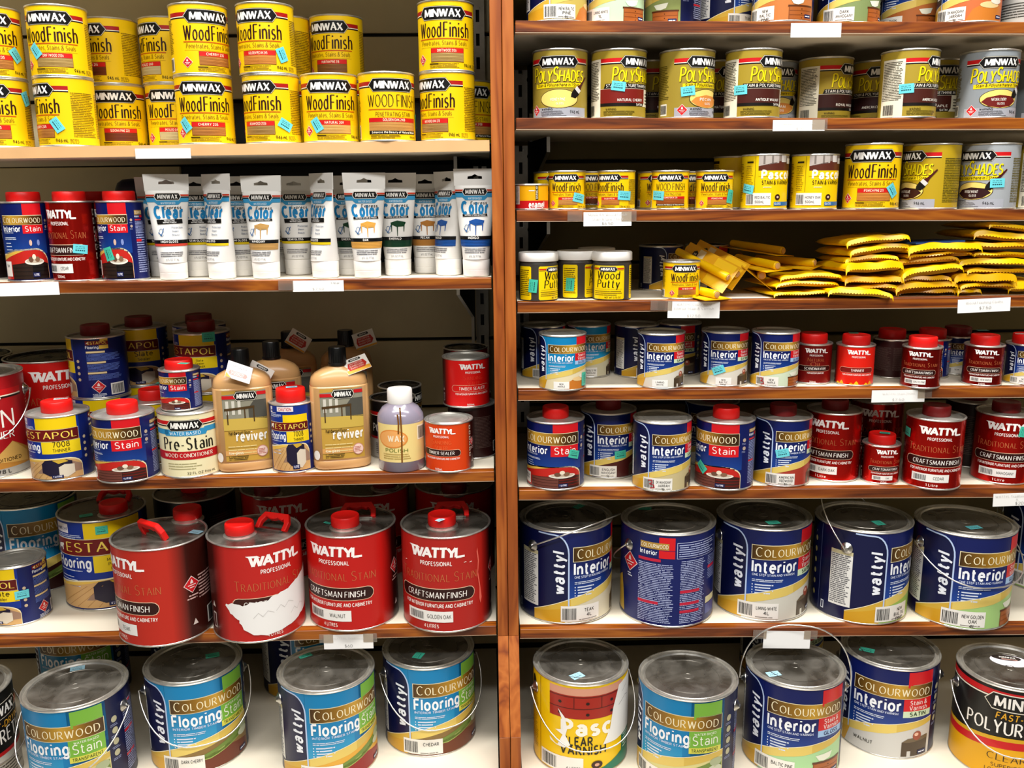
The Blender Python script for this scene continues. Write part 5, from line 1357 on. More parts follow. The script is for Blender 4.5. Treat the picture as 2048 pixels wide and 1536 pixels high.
tin('k2b', 'T5', 'L2', 200, 0, ('wat', dict(red='#7c0d0f', dark='#1a0505', metal=.3, litre='500mL')), 40, 'red-capped dark tin half hidden behind the cedar tin', y=.15, **T5n)
tin('k3', 'T5', 'L2', 254, 0, ('cwstain', dict(sticker='TEAK', tall=True)), -36, 'tall blue tin with red cap turned to its icon column, right of the cedar tin', y=.052, ps=[('st', 218, 508, -75)], xs=.55, ym=YT, **T5n)
def navy_bottle():
    x, yy = locate('L2', 281, None, .205, .034); z = sz('L2', x)+.0004
    t = thing('stain_bottle', 'dark navy rounded bottle behind the tall blue tin, beside the first tube', 'bottle', (x, yy, z), facing(x, yy))
    pr = [(0, 0), (.032, 0), (.034, .003), (.034, .155), (.033, .170), (.028, .182), (.018, .189), (0, .191)]
    obj('body', lathe('body', pr, 44, 40), M['navy'], t)
    L = Lab(); L.text('wattyl', 0, 86, 6, '#8d92a8', .2, 24); L.text('COLOURWOOD', 0, 78, 5, '#8a6d2c', .15, 38); L.text('Interior', 0, 66, 9, '#b9bdd0', .18, 34); L.rect(2, 53, 26, 63, '#8e1218', 1); L.text('Gel', 14, 55, 7, '#e6c9c4', .13, 16)
    obj('label', wrap_mesh('label', L, .0017, cyl_map(.034), 4), None, t)
navy_bottle()
GT = 'white squeeze tubes in the front row'
def clr(shade='SEMI GLOSS', c='#e2c416'): return dict(kind='Clear', shade=shade, c=c)
def colr(shade, c): return dict(kind='Color', shade=shade, c=c)
MA, OK, EM, PC, IN = '#c79a5a', '#e0a44a', '#0f3d24', '#a9702f', '#1f55a4'
squeeze_tube('t1', 349, .050, clr('HIGH GLOSS', '#d0402f'), 0, 'white tube marked HIGH GLOSS with red stripe, first of the front row', hs=1.02, group=GT)
squeeze_tube('t1b', 330, .118, clr(), 0, 'shaded white tube hidden behind the red-striped tube', hs=1.0)
squeeze_tube('t2', 402, .112, clr(), 5, 'shaded white tube with yellow stripe behind and between the first two front tubes')
squeeze_tube('t3', 446, .055, clr(), -52, 'white tube turned sideways with yellow stripe, second of the front row', hs=1.02, group=GT)
squeeze_tube('t4', 486, .112, clr(), 0, 'shaded white tube with yellow stripe just left of the mahogany tube')
squeeze_tube('t5', 534, .052, colr('MAHOGANY', MA), -24, 'white tube marked MAHOGANY with pale tan table', group=GT)
squeeze_tube('t6', 562, .19, clr(), 0, 'dark shaded white tube behind the mahogany tube')
squeeze_tube('t7', 598, .128, clr(), 0, 'shaded white tube with yellow stripe in the second row left of the sideways tube')
squeeze_tube('t7b', 634, .185, clr(), -20, 'shaded white tube directly behind the sideways yellow-striped tube', hs=.99)
squeeze_tube('t9', 652, .055, clr(), -58, 'white tube turned sideways with yellow stripe left of the oak tube', hs=1.02, group=GT)
squeeze_tube('t10', 702, .112, colr('EMERALD', EM), 0, 'shaded white tube with dark green table left of the oak tube')
squeeze_tube('t11', 736, .050, colr('OAK', OK), 4, 'white tube marked OAK with golden table', hs=1.02, group=GT)
squeeze_tube('t12', 797, .090, colr('EMERALD', EM), -2, 'white tube marked EMERALD with dark green table, right of the oak tube', hs=1.02, group=GT)
squeeze_tube('t13', 855, .135, colr('PECAN', PC), 0, 'white tube marked PECAN with brown table', hs=1.01, group=GT)
squeeze_tube('t14', 898, .085, colr('INDIGO', IN), -52, 'white tube marked INDIGO with blue table, left of the end tube', hs=1.03, group=GT)
squeeze_tube('t15', 953, .048, colr('INDIGO', IN), -4, 'white tube marked INDIGO with blue table beside the upright', hs=1.05, group=GT)

flush()
# left bay, third shelf: mixed tins and bottles
tin('m0', 'G4', 'L3', -28, 962, 'gallonstain', -20, 'large red stain conditioner tin with wire handle cut by the left edge', name='paint_tin', cat='tin', ears=(-84, 96), bail=(42, 1.5))
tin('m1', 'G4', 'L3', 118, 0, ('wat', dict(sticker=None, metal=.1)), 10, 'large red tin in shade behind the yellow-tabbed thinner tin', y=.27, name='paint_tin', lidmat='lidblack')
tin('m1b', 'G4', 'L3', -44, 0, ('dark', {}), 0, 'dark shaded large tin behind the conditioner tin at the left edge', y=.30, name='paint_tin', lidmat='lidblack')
tin('m2', 'E1', 'L3', 131, 961, 'est', -25, 'blue thinner tin with yellow tab, red band and white sticker on its red cap', name='screw_cap_tin', ps=[('tw', 122, 797, 20, 26, 18, .0195)])
tin('m3', 'E1', 'L3', 260, 966, ('cwstain', {}), -28, 'blue interior stain tin with red cap right of the thinner tin', name='screw_cap_tin')
tin('m4', 'E1', 'L3', 216, 0, ('est', dict(box='Slate|Sealer')), -20, 'blue tin with yellow tab hidden under the turned blue tin', y=.205, name='stain_tin', top='plug')
tin('m5', 'E1', 'L3', 0, 0, 'est', -112, 'blue tin turned to its instructions and hazard diamond, stacked with dark red cap', on='m4', name='screw_cap_tin', capcol='dred')
tin('m6', 'E1', 'L3', 318, 0, ('est', dict(box='Slate|Sealer')), -30, 'blue tin with sticker on red cap behind the small stacked blue tin', y=.150, name='screw_cap_tin', ps=[('tt', 322, 766, 10, 20, 14, .0195)])
tin('m7', 'E1', 'L3', 422, 0, ('est', dict(box='Slate|Sealer')), -30, 'blue tin hidden behind the cream quart, carrying the slate sealer tin', y=.215, name='stain_tin', top='plug')
tin('m8', 'E1', 'L3', 0, 0, ('est', dict(box='Slate|Sealer|THINNER', torn=True)), -33, 'blue slate sealer tin with green sticker on its yellow tab and torn left edge', on='m7', name='screw_cap_tin', capcol='dred', ps=[('st', 417, 674, 0, 26, 20)])
tin('m9', 'E1', 'L3', 299, 0, ('est', dict(box='Slate|Sealer')), -20, 'dark tin in the back row under another, left of the slate sealer stack', y=.325, name='stain_tin', top='plug')
tin('m9b', 'E1', 'L3', 0, 0, ('est', dict(box='Slate|Sealer')), -20, 'dark tin with dim red cap in the back row behind the turned blue tin', on='m9', name='screw_cap_tin', capcol='dred')
tin('m10', 'E1', 'L3', 416, 0, ('est', {}), -13, 'dark tin in the back row under another, behind the slate sealer stack', y=.345, name='stain_tin', top='plug')
tin('m10b', 'E1', 'L3', 0, 0, ('est', {}), -13, 'dark tin with yellow tab at the very back above the slate sealer tin', on='m10', name='screw_cap_tin', capcol='dred')
tin('m11', 'P1', 'L3', 388, 956, 'prestain', -6, 'cream quart tin with black lettering and red band under the small blue tin', name='stain_tin')
tin('m12', 'S25', 'L3', 0, 0, ('cwstain', {}), -36, 'small blue tin with red cap standing on the cream quart tin', on='m11', dx=-.012, dy=.004, name='screw_cap_tin', ps=[('tt', 367, 727, 0, 20, 14, .0165)])
bottle('n1', 497, 944, 0, 'tan floor polish bottle with black cap right of the cream quart tin', tagk=((-.004, -.034, .203), (math.radians(-38), math.radians(24), math.radians(6)), 2))
bottle('n2', 686, 940, 4, 'tan floor polish bottle with black cap right of the small caution tin', tagk=((.036, -.014, .209), (math.radians(-50), math.radians(-16), math.radians(8)), 0))
bottle('n3', 556, None, 0, 'shaded tan bottle behind the caution tin with red and orange tag', y=.150, tagk=((-.026, -.050, .187), (math.radians(-18), math.radians(30), math.radians(-10)), 0))
bottle('n4', 590, None, 0, 'dark shaded bottle at the back left of the second tan bottle', y=.285, tagk=((.02, -.02, .225), (math.radians(-20), math.radians(35), 0), 1))
bottle('n5', 700, None, 0, 'dark shaded bottle at the back with a red and white tag on its neck', y=.290, tagk=((.042, -.008, .222), (math.radians(-15), math.radians(-14), math.radians(14)), 1))
tin('n6', 'E5', 'L3', 591, 947, ('est', dict(caution=True)), -7, 'slim blue thinner tin with CAUTION panel and red cap between the tan bottles', xs=.58, ym=YE, name='screw_cap_tin', ps=[('tb', 583, 774, 8, 22, 15, .0245)])
tin('n7', 'W5', 'L3', 789, 0, 'polyblack', 10, 'black and silver varnish tin behind the white-capped bottle', y=.145, name='varnish_tin', lidmat='lidblack', hs=1.24, ps=[('tt', 772, 793, 0, 22, 16)])
tin('n8', 'W5', 'L3', 803, 0, 'polyblack', 60, 'black varnish tin at the back behind the white-capped bottle', y=.262, name='varnish_tin', lidmat='lidblack', hs=1.24, ps=[('tt', 812, 762, 0, 22, 16)])
def purple():
    x, yy = locate('L3', 805, 946, None, .0465); z = sz('L3', x)+.0004
    t = thing('polish_bottle', 'lilac bottle with white cap, stained yellow label and drips', 'bottle', (x, yy, z), facing(x, yy))
    obj('body', lathe('body', [(0, 0), (.0440, 0), (.0465, .003), (.0465, .096), (.0450, .110), (.0360, .124), (.0250, .131), (.0235, .136)], 48, 45), M['amberb'], t)
    obj('cap', lathe('cap', [(.0245, 0), (.0250, .001), (.0248, .026), (.0232, .0285), (0, .0285)], 60, 40, ribs=((1, 2), .0005)), M['white'], t, loc=(0, 0, .1325))
    L = Lab(); DES['purple'](L, 100)
    obj('label', wrap_mesh('label', L, .00132, cyl_map(.0465), 4), None, t)
purple()
tin('n9', 'W5', 'L3', 900, 946, ('wat', dict(red='#d8400f', dark='#3a0c08', l1='Sanding', l1b='Sealer', pill='TIMBER SEALER', gold='#ee7038', litre='500mL', sticker=None)), -20, 'orange-red sealer tin with dark pill, in front of the stacked sealer tins', name='sealer_tin', ps=[('tc', 893, 829, 10, 26, 16)])
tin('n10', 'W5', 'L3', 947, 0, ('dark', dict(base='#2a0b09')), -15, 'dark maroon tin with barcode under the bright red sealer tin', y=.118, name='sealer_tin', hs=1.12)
tin('n11', 'W5', 'L3', 0, 0, ('wat', dict(red='#e01410', dark='#4a0a08', l1='Sanding', l1b='Sealer', pill='TIMBER SEALER', pillcol='#e01410', gold='#f0402c', litre='500mL', sticker=None)), 18, 'bright red sealer tin stacked on the dark maroon tin', on='n10', name='sealer_tin', dx=-.012, dy=-.012, ps=[('tt', 928, 710, 0, 24, 16)])
tin('n12', 'W5', 'L3', 940, 0, ('wat', dict(sticker=None)), 40, 'red tin at the back behind the stacked sealer tins, lower', y=.225, name='sealer_tin', hs=1.12)
tin('n13', 'W5', 'L3', 0, 0, ('wat', dict(sticker=None)), 40, 'red tin with black lid at the back behind the stacked sealer tins, upper', on='n12', dx=-.006, name='sealer_tin', lidmat='lidblack')

flush()
# left bay, fourth shelf: big handled tins
EARS = (-94, 86)
tin('p1', 'C4', 'L4', 78, 0, ('cw', dict(kind='floor', word='Flooring', teal=True, sticker='JARRAH', sub='INTERIOR TIMBER STAIN', pic='floor', bottom='#3a1612', no='#3a1612')), 12, 'shaded teal flooring tin behind the small slate sealer tin', y=.30, name='paint_tin', ears=EARS, lidmat='lidblack')
tin('p0', 'E1', 'L4', 48, 1250, ('est', dict(box='Slate|Sealer')), -62, 'blue slate sealer tin with silver lid at the left edge, big red tin shelf', name='stain_tin', top='plug', ps=[('sc', 44, 1189, 0, 26, 18)])
tin('p2', 'E4', 'L4', 222, 0, ('est', dict(box='Moisture Cure|Polyurethane|HIGH GLOSS', litre='4 LITRES')), -6, 'large blue and yellow flooring tin with red cap left of the big red tins', y=.205, name='handled_tin', top='drum', cap=(228, 1026), hand=(226, 1003, 0, -55), capcol='red', ps=[('tt', 172, 1031, 10, 26, 18), ('st', 203, 1060, 0, 24, 18)])
W4 = dict(name='handled_tin', top='drum', group='big red handled tins at the front')
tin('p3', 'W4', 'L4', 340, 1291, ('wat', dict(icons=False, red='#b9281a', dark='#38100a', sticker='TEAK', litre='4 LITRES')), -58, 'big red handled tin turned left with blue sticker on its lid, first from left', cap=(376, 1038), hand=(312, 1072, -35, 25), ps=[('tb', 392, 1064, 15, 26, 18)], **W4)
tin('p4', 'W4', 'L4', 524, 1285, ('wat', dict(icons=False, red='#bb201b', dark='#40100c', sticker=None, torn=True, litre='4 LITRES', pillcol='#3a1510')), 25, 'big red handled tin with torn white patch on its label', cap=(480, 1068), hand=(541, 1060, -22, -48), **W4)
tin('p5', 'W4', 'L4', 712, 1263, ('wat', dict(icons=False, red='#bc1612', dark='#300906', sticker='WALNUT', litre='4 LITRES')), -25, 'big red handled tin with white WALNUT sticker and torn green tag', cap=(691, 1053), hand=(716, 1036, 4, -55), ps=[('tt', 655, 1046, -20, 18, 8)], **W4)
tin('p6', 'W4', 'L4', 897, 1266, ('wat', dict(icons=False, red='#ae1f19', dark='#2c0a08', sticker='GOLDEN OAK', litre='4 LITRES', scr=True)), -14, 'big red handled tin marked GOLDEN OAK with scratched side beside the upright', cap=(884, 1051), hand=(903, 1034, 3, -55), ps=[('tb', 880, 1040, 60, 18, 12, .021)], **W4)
RB = dict(name='handled_tin', top='drum', capcol='dred', group='shaded big tins in the back row')
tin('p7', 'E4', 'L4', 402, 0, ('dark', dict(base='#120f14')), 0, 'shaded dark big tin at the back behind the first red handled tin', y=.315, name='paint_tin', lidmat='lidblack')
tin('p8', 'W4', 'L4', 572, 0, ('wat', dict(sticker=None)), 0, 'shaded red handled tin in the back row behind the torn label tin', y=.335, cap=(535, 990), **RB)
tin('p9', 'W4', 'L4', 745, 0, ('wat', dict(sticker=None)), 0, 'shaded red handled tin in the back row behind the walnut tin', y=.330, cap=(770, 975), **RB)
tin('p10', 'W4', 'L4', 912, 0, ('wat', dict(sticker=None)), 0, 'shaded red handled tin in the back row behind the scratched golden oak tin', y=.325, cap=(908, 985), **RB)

flush()
# left bay, bottom deck
def fl(st='TEAK', no='#7a3a1a', bottom='#8a6d3a'): return ('cw', dict(kind='floor', word='Flooring', teal=True, sticker=st, pic='floor', sub='INTERIOR TIMBER STAIN', no=no, bottom=bottom))
B = dict(name='paint_tin', ears=EARS)
def top_y(cx, ty, h=.203, r=.0985):
    """depth of a tin on the deck whose lid's front rim shows at pixel (cx, ty)"""
    f = at_z(cx, ty, DECK+h); d = np.array([f[0], f[1]+CAM_D]); n = np.hypot(*d); c = d*(n+r)/n
    return c[1]-CAM_D
tin('s0', 'C4', 'D', -62, 0, ('polyblack', {}), 40, 'grey and black big tin with wire handle cut by the left edge, bottom deck', y=top_y(-62, 1420), bail=(44,), **B)
tin('s1', 'C4', 'D', 172, 0, fl('JARRAH', '#8a5a2a', '#d8c98c'), -31, 'teal flooring tin turned left with wire handle hanging across its front, bottom deck', y=top_y(160, 1416), bail=(40, 1.5), ps=[('tb', 155, 1337, 25, 28, 18)], **B)
tin('s2', 'C4', 'D', 402, 0, fl('DARK CHERRY', '#6b2f1a'), 10, 'teal flooring tin with green sticker at the back of its lid, bottom deck', y=top_y(396, 1366), bail=(42, 1.45), ps=[('tt', 425, 1311, -10, 28, 20)], **B)
tin('s3', 'C4', 'D', 662, 0, fl('CEDAR', '#8e1a1c', '#e0a83a'), 20, 'teal flooring tin with red picture and no raised handle, below the $60 card', y=top_y(656, 1385), ps=[('tt', 610, 1311, 2, 28, 18)], **B)
tin('s4', 'C4', 'D', 862, 0, fl('CHEDAR', '#6a3214'), 21, 'teal flooring tin nearest the upright with diamond-turned sticker on its lid', y=top_y(856, 1338), bail=(43, 1.45), ps=[('tt', 837, 1311, 45, 26, 20)], **B)
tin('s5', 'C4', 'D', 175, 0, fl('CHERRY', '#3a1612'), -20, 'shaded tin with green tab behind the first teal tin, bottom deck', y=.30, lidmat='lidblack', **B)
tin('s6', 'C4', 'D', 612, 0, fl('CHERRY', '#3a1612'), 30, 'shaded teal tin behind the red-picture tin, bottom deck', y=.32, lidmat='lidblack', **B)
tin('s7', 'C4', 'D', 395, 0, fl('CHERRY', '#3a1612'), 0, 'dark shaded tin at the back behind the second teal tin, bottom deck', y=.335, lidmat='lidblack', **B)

flush()
# ------------------------------------------------------------------ right bay, top row (cut by the frame)
def cw(st, **k): return ('cw', dict(sticker=st, **k))
TR = dict(name='stain_tin', group='blue interior stain tins in the top row')
tin('u1', 'C1t', 'R0', 1113, 0, cw('NEW BALTIC|PINE|1L', pic='jar', bottom='#c9b25a'), 46, 'blue tin at the left end of the top row with pine sticker', y=.058, **TR)
tin('u2', 'C1t', 'R0', 1230, 0, cw('LIMING WHITE|1L', pic='chest', bottom='#bfe0b8'), -2, 'tin in the top row with LIMING WHITE sticker and orange chest', y=.058, **TR)
tin('u3', 'C1t', 'R0', 1342, 0, cw('TEAK', pic='chest', bottom='#8d9a58'), -56, 'blue tin in the top row turned to its text column, third from left', y=.075, **TR)
tin('u4', 'C1t', 'R0', 1447, 0, cw('TEAK|1L', bottom='#22254a'), 78, 'dark blue tin in the top row turned to its white side panel', y=.090, **TR)
tin('u5', 'C1t', 'R0', 1563, 0, cw('NEW|BALTIC|PINE', pic='chest', bottom='#c8793e'), -6, 'tin in the top row with orange chest left of the white card', y=.058, **TR)
tin('u6', 'C1t', 'R0', 1694, 0, cw('DARK|MAHOGANY', pic='chest', bottom='#7f8f5a'), 20, 'dark blue tin in the top row with DARK MAHOGANY sticker and bowl', y=.072, **TR)
tin('u7', 'C1t', 'R0', 1816, 0, cw('DARK|MAHOGANY', pic='chest', bottom='#b86a34'), -3, 'tin in the top row with DARK MAHOGANY sticker and orange drawers', y=.060, **TR)
tin('u8', 'C1t', 'R0', 1934, 0, cw('DK MAHOGANY|JARRAH|1L', pic='jar', bottom='#c86a3a'), 4, 'tin in the top row with wide mahogany jarrah sticker', y=.058, **TR)
tin('u9', 'C1t', 'R0', 2056, 0, 'polyblack', -8, 'black and silver tin at the right end of the top row', y=.064, name='varnish_tin')

flush()
# gold and grey varnish tins
RV = dict(name='varnish_tin', group='gold and grey varnish tins')
tin('v1', 'Q', 'R1', 1120, 0, 'poly1', -2, 'gold varnish tin with pale yellow oval and brush, left end of its row', y=.058, **RV)
tin('v2', 'Q', 'R1', 1236, 0, ('poly2', dict(sw='#7c1f17', name='NATURAL CHERRY')), 15, 'gold varnish tin with NATURAL CHERRY red block', y=.058, ps=[('sc', 1237, 172, -8)], **RV)
tin('v3', 'Q', 'R1', 1371, 0, ('poly1', dict(sw='#d98a3e', name='PECAN')), 47, 'gold varnish tin with orange pecan oval and barcode at left', y=.058, ps=[('sc', 1376, 182, 6)], **RV)
tin('v4', 'Q', 'R1', 1502, 0, ('poly2', dict(sw='#4a1f18', name='ANTIQUE WALNUT')), 24, 'gold varnish tin with ANTIQUE WALNUT brown block', y=.052, ps=[('sc', 1481, 180, 2)], **RV)
tin('v5', 'Q', 'R1', 1538, 0, ('poly1', dict(base='#8d9296', sw='#d98a3e', name='PECAN')), 22, 'grey varnish tin half hidden behind the antique walnut tin', y=.172, **RV)
tin('v6', 'Q', 'R1', 1645, 0, ('poly2', dict(sw='#3a1a16', name='ROYAL WALNUT')), 43, 'shaded gold varnish tin with ROYAL WALNUT block in the second row', y=.150, **RV)
tin('v7', 'Q', 'R1', 1750, 0, ('poly2', dict(sw='#34181a', name='AMERICAN CHESTNUT')), -15, 'shaded gold varnish tin left of the american chestnut tin, second row', y=.190, **RV)
tin('v8', 'Q', 'R1', 1811, 0, ('poly2', dict(sw='#4a2018', name='AMERICAN CHESTNUT')), 47, 'gold varnish tin with AMERICAN CHESTNUT block and wide cream panel', y=.050, ps=[('sc', 1813, 177, 3)], **RV)
tin('v9', 'Q', 'R1', 1862, 0, ('poly2', dict(sw='#4a2018', name='OLDE MAPLE')), -10, 'dark shaded varnish tin right of the american chestnut tin', y=.172, **RV)
tin('v10', 'Q', 'R1', 1968, 0, ('poly1', dict(base='#8f9599', sw='#6e1d18', name='NATURAL CHERRY')), 28, 'grey varnish tin with dark cherry oval and hazard diamond', y=.056, **RV)
tin('v11', 'Q', 'R1', 2052, 0, ('poly1', dict(base='#5d6468', sw='#6e1d18')), 60, 'dark grey varnish tin at the right edge behind the cherry oval tin', y=.165, **RV)
tin('v12', 'Q', 'R1', 1302, 0, ('poly2', dict(sw='#3a1a16')), 30, 'dark shaded varnish tin behind the gap right of the natural cherry tin', y=.20, **RV)
tin('v13', 'Q', 'R1', 1425, 0, ('poly2', dict(sw='#3a1a16')), 20, 'dark shaded varnish tin behind the gap left of the antique walnut tin', y=.20, **RV)

flush()
# small yellow tins
def hp(sh, sw, **k): return wf(sh, sw, small=True, **k)
RH = dict(name='small_stain_tin', group='small yellow stain tins')
tin('w0', 'ENA', 'R2', 1063, 0, 'enamel', 0, 'tiny red and yellow enamel tin beside the upright', y=.040, name='enamel_tin')
tin('w1', 'HP', 'R2', 1134, 0, hp('GOLDEN OAK 210', GO), -4, 'small yellow tin with hazard diamond and sticker at lower right, first in front', y=.045, ps=[('sc', 1158, 396, -12)], **RH)
tin('w1b', 'HP', 'R2', 1103, 0, hp('CHERRY 235', CH), 28, 'shaded small yellow tin behind the enamel tin', y=.128, **RH)
tin('w1c', 'HP', 'R2', 1186, 0, hp('EBONY', DK_, caps=True), 0, 'shaded small yellow tin between the first two front tins', y=.125, **RH)
tin('w2', 'HP', 'R2', 1232, 0, hp('GOLDEN PECAN', PE), -28, 'small yellow tin turned left with sticker right of its swatch', y=.045, ps=[('sc', 1249, 391, -4)], **RH)
tin('w3b', 'HP', 'R2', 1310, 0, hp('WALNUT', DK_), 20, 'shaded small yellow tin half hidden left of the black-strip tin', y=.125, **RH)
tin('w3', 'HP', 'R2', 1339, 0, hp('GUNSTOCK 231', ('#b5642a', '#94481c'), caps=True), 2, 'small yellow tin with wide swatch, black strip and sticker at left', y=.045, ps=[('sc', 1316, 391, -4)], **RH)
tin('w4b', 'HP', 'R2', 1385, 0, hp('WALNUT', DK_), 0, 'shaded small yellow tin right of the black-strip tin, second row', y=.125, **RH)
tin('w4', 'HP', 'R2', 1427, 0, hp('IPSWICH PINE', PE), 4, 'small yellow tin left of the kitchen-picture tins', y=.045, ps=[('st', 1460, 393, 80)], **RH)
tin('w5', 'PAS', 'R2', 1468, 0, 'pascol', 172, 'yellow varnish tin turned to its back behind the first kitchen-picture tin', y=.150, name='varnish_tin')
tin('w6', 'PAS', 'R2', 1526, 0, ('pascol', dict(shade='RED BALTIC')), 12, 'yellow varnish tin with kitchen picture and RED BALTIC sticker', y=.053, name='varnish_tin', ps=[('sc', 1496, 378, -10)])
tin('w7', 'PAS', 'R2', 1625, 0, ('pascol', dict(shade='HONEY OAK')), 14, 'yellow varnish tin with kitchen picture and HONEY OAK sticker', y=.053, name='varnish_tin')
tin('w8', 'Q', 'R2', 1739, 0, wf('IPSWICH PINE 221', PE), -1, 'yellow quart tin with pine swatch and turned sticker, right of the honey oak tin', y=.056, ps=[('sc', 1784, 381, -55)])
tin('w9', 'Q', 'R2', 1855, 0, ('poly1', dict(sw='#3a1a16', name='ANTIQUE', base='#b99a1e')), -52, 'gold varnish tin turned to its text column between yellow and grey quarts', y=.062, name='varnish_tin')
tin('w10', 'Q', 'R2', 1971, 0, ('poly1', dict(base='#a3a7aa', sw='#34181a', name='ANTIQUE WALNUT')), -30, 'silver grey varnish tin with blue sticker and dark brown oval', y=.056, name='varnish_tin', ps=[('sc', 1995, 366, 2)])
tin('w11', 'Q', 'R2', 2080, 0, ('poly2', dict()), 60, 'varnish tin with cream panel cut by the right edge, small yellow tin shelf', y=.056, name='varnish_tin')

flush()
# putty jars, pouches and pens
def jar(key, cx, y, rot, label, ps=None):
    r, h = .0370, .0745
    x, yy = locate('R3', cx, None, y, r); z = sz('R3', x)+.0004
    rz = facing(x, yy)+math.radians(rot)
    t = thing('putty_jar', label, 'jar', (x, yy, z), rz, 'putty jars beside the upright')
    obj('body', cached('jarb', lambda: lathe('body', [(0, .001), (.034, .001), (.0352, 0), (.0368, .002), (.0368, .068), (.0355, .072), (.0345, .078)], 44, 40)), M['jar'], t)
    obj('lid', cached('jarl', lambda: lathe('lid', [(.0382, 0), (.0388, .001), (.0386, .0145), (.0372, .0165), (.0330, .0165), (.0322, .0155), (0, .0155)], 56, 35)), M['white'], t, loc=(0, 0, h))
    def mk():
        L = Lab(); DES['putty'](L, 156); return wrap_mesh('label', L, h/100*.94, cyl_map(r), 5)
    obj('label', cached('jarlab', mk), None, t)
    add_patches(t, x, yy, z, r, h, rz, ps)
jar('x1', 1077, .046, 52, 'putty jar with white lid turned right, next to the upright', [('st', 1066, 572, 84)])
jar('x2', 1152, .080, 78, 'middle putty jar with white lid, turned to its side panel', [('st', 1140, 569, 86)])
jar('x3', 1223, .046, -12, 'putty jar with white lid and large lettering facing front')
jar('x4', 1192, .165, 0, 'putty jar half hidden behind the front-facing jar')
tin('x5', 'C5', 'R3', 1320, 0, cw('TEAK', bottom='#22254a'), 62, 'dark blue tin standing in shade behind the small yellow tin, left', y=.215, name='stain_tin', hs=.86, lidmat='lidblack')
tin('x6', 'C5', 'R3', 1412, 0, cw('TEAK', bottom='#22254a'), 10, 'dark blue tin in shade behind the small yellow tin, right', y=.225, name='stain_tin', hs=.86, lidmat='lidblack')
tin('x7', 'HP', 'R3', 1361, 0, hp('CEDAR', CH), 16, 'small yellow tin among the pens with sticker at its right edge', y=.045, ps=[('sc', 1400, 571, -75)], name='small_stain_tin')
flush()
def pen_pack(label, loc, rot, L=.150, W=.062, off=0.0):
    t = thing('pen_packet', label, 'packet', loc, rot=rot, group='carded stain pens left of the pouches')
    V, f = box_geo(-W/2, 0, 0, W/2, L, .0010)
    obj('card', cached(('pc', L, W), lambda: mesh('card', V, f)), M['yellow2'], t)
    Lb = Lab(); Lb.rect(-W*500+3, 6, W*500-3, L*420, '#f3c51a', 0); Lb.rect(-W*500+4, L*640, W*500-4, L*760, '#e8dcb8', 0); hexa(Lb, 0, L*800, W*700, 11, '#141210', 1); Lb.text('MINWAX', 0, L*800-3, 6, '#f2eee6', .2, W*480, z=2)
    obj('card_print', cached(('pcp', L, W), lambda: wrap_mesh('card_print', Lb, .001, flat_map('top'), None)), None, t, loc=(0, 0, .001))
    pr = [(0, 0), (.0070, 0), (.0082, .002), (.0082, .060), (.0074, .062), (.0074, .124), (.0066, .127), (0, .127)]
    obj('pen_barrel', cached('penb', lambda: lathe('pen_barrel', pr, 20, 30)), M['yellow'], t, loc=(off, .006, .0092), rot=(-math.pi/2, 0, 0))
    obj('pen_end', cached('pene', lambda: lathe('pen_end', [(0, 0), (.0058, 0), (.0058, .001), (.0045, .0014), (0, .0014)], 18, 30)), M['tan'], t, loc=(off, .0055, .0092), rot=(math.pi/2, 0, 0))
def on_r3(px, y, dz=0.0):
    x, _ = locate('R3', px, None, y); return (x, y, sz('R3', x)+.0012+dz)
R = math.radians
pen_pack('carded stain pen lying flat with its end over the shelf edge', on_r3(1437, -.010), (R(3), 0, R(24)))
pen_pack('carded pen standing on edge and sloping back, left of the pair', on_r3(1462, .035, .032), (R(36), R(-52), R(14)), L=.125)
pen_pack('carded pen standing on edge and sloping back, right of the pair', on_r3(1481, .052, .036), (R(36), R(-52), R(14)), L=.125)
pen_pack('dark-backed card tilted against the pouches', on_r3(1516, .050, .031), (R(10), R(38), R(-6)), W=.085)
pen_pack('carded pen with visible round end on top of the left pile', on_r3(1556, .030, .050), (R(4), R(-4), R(22)))
pen_pack('carded pen at the back of the left pile, pointing left', on_r3(1566, .095, .074), (R(5), R(4), R(38)))
pen_pack('carded pen lying along the left pile nearest the pouches', on_r3(1632, .100, .050), (R(2), R(-6), R(48)))

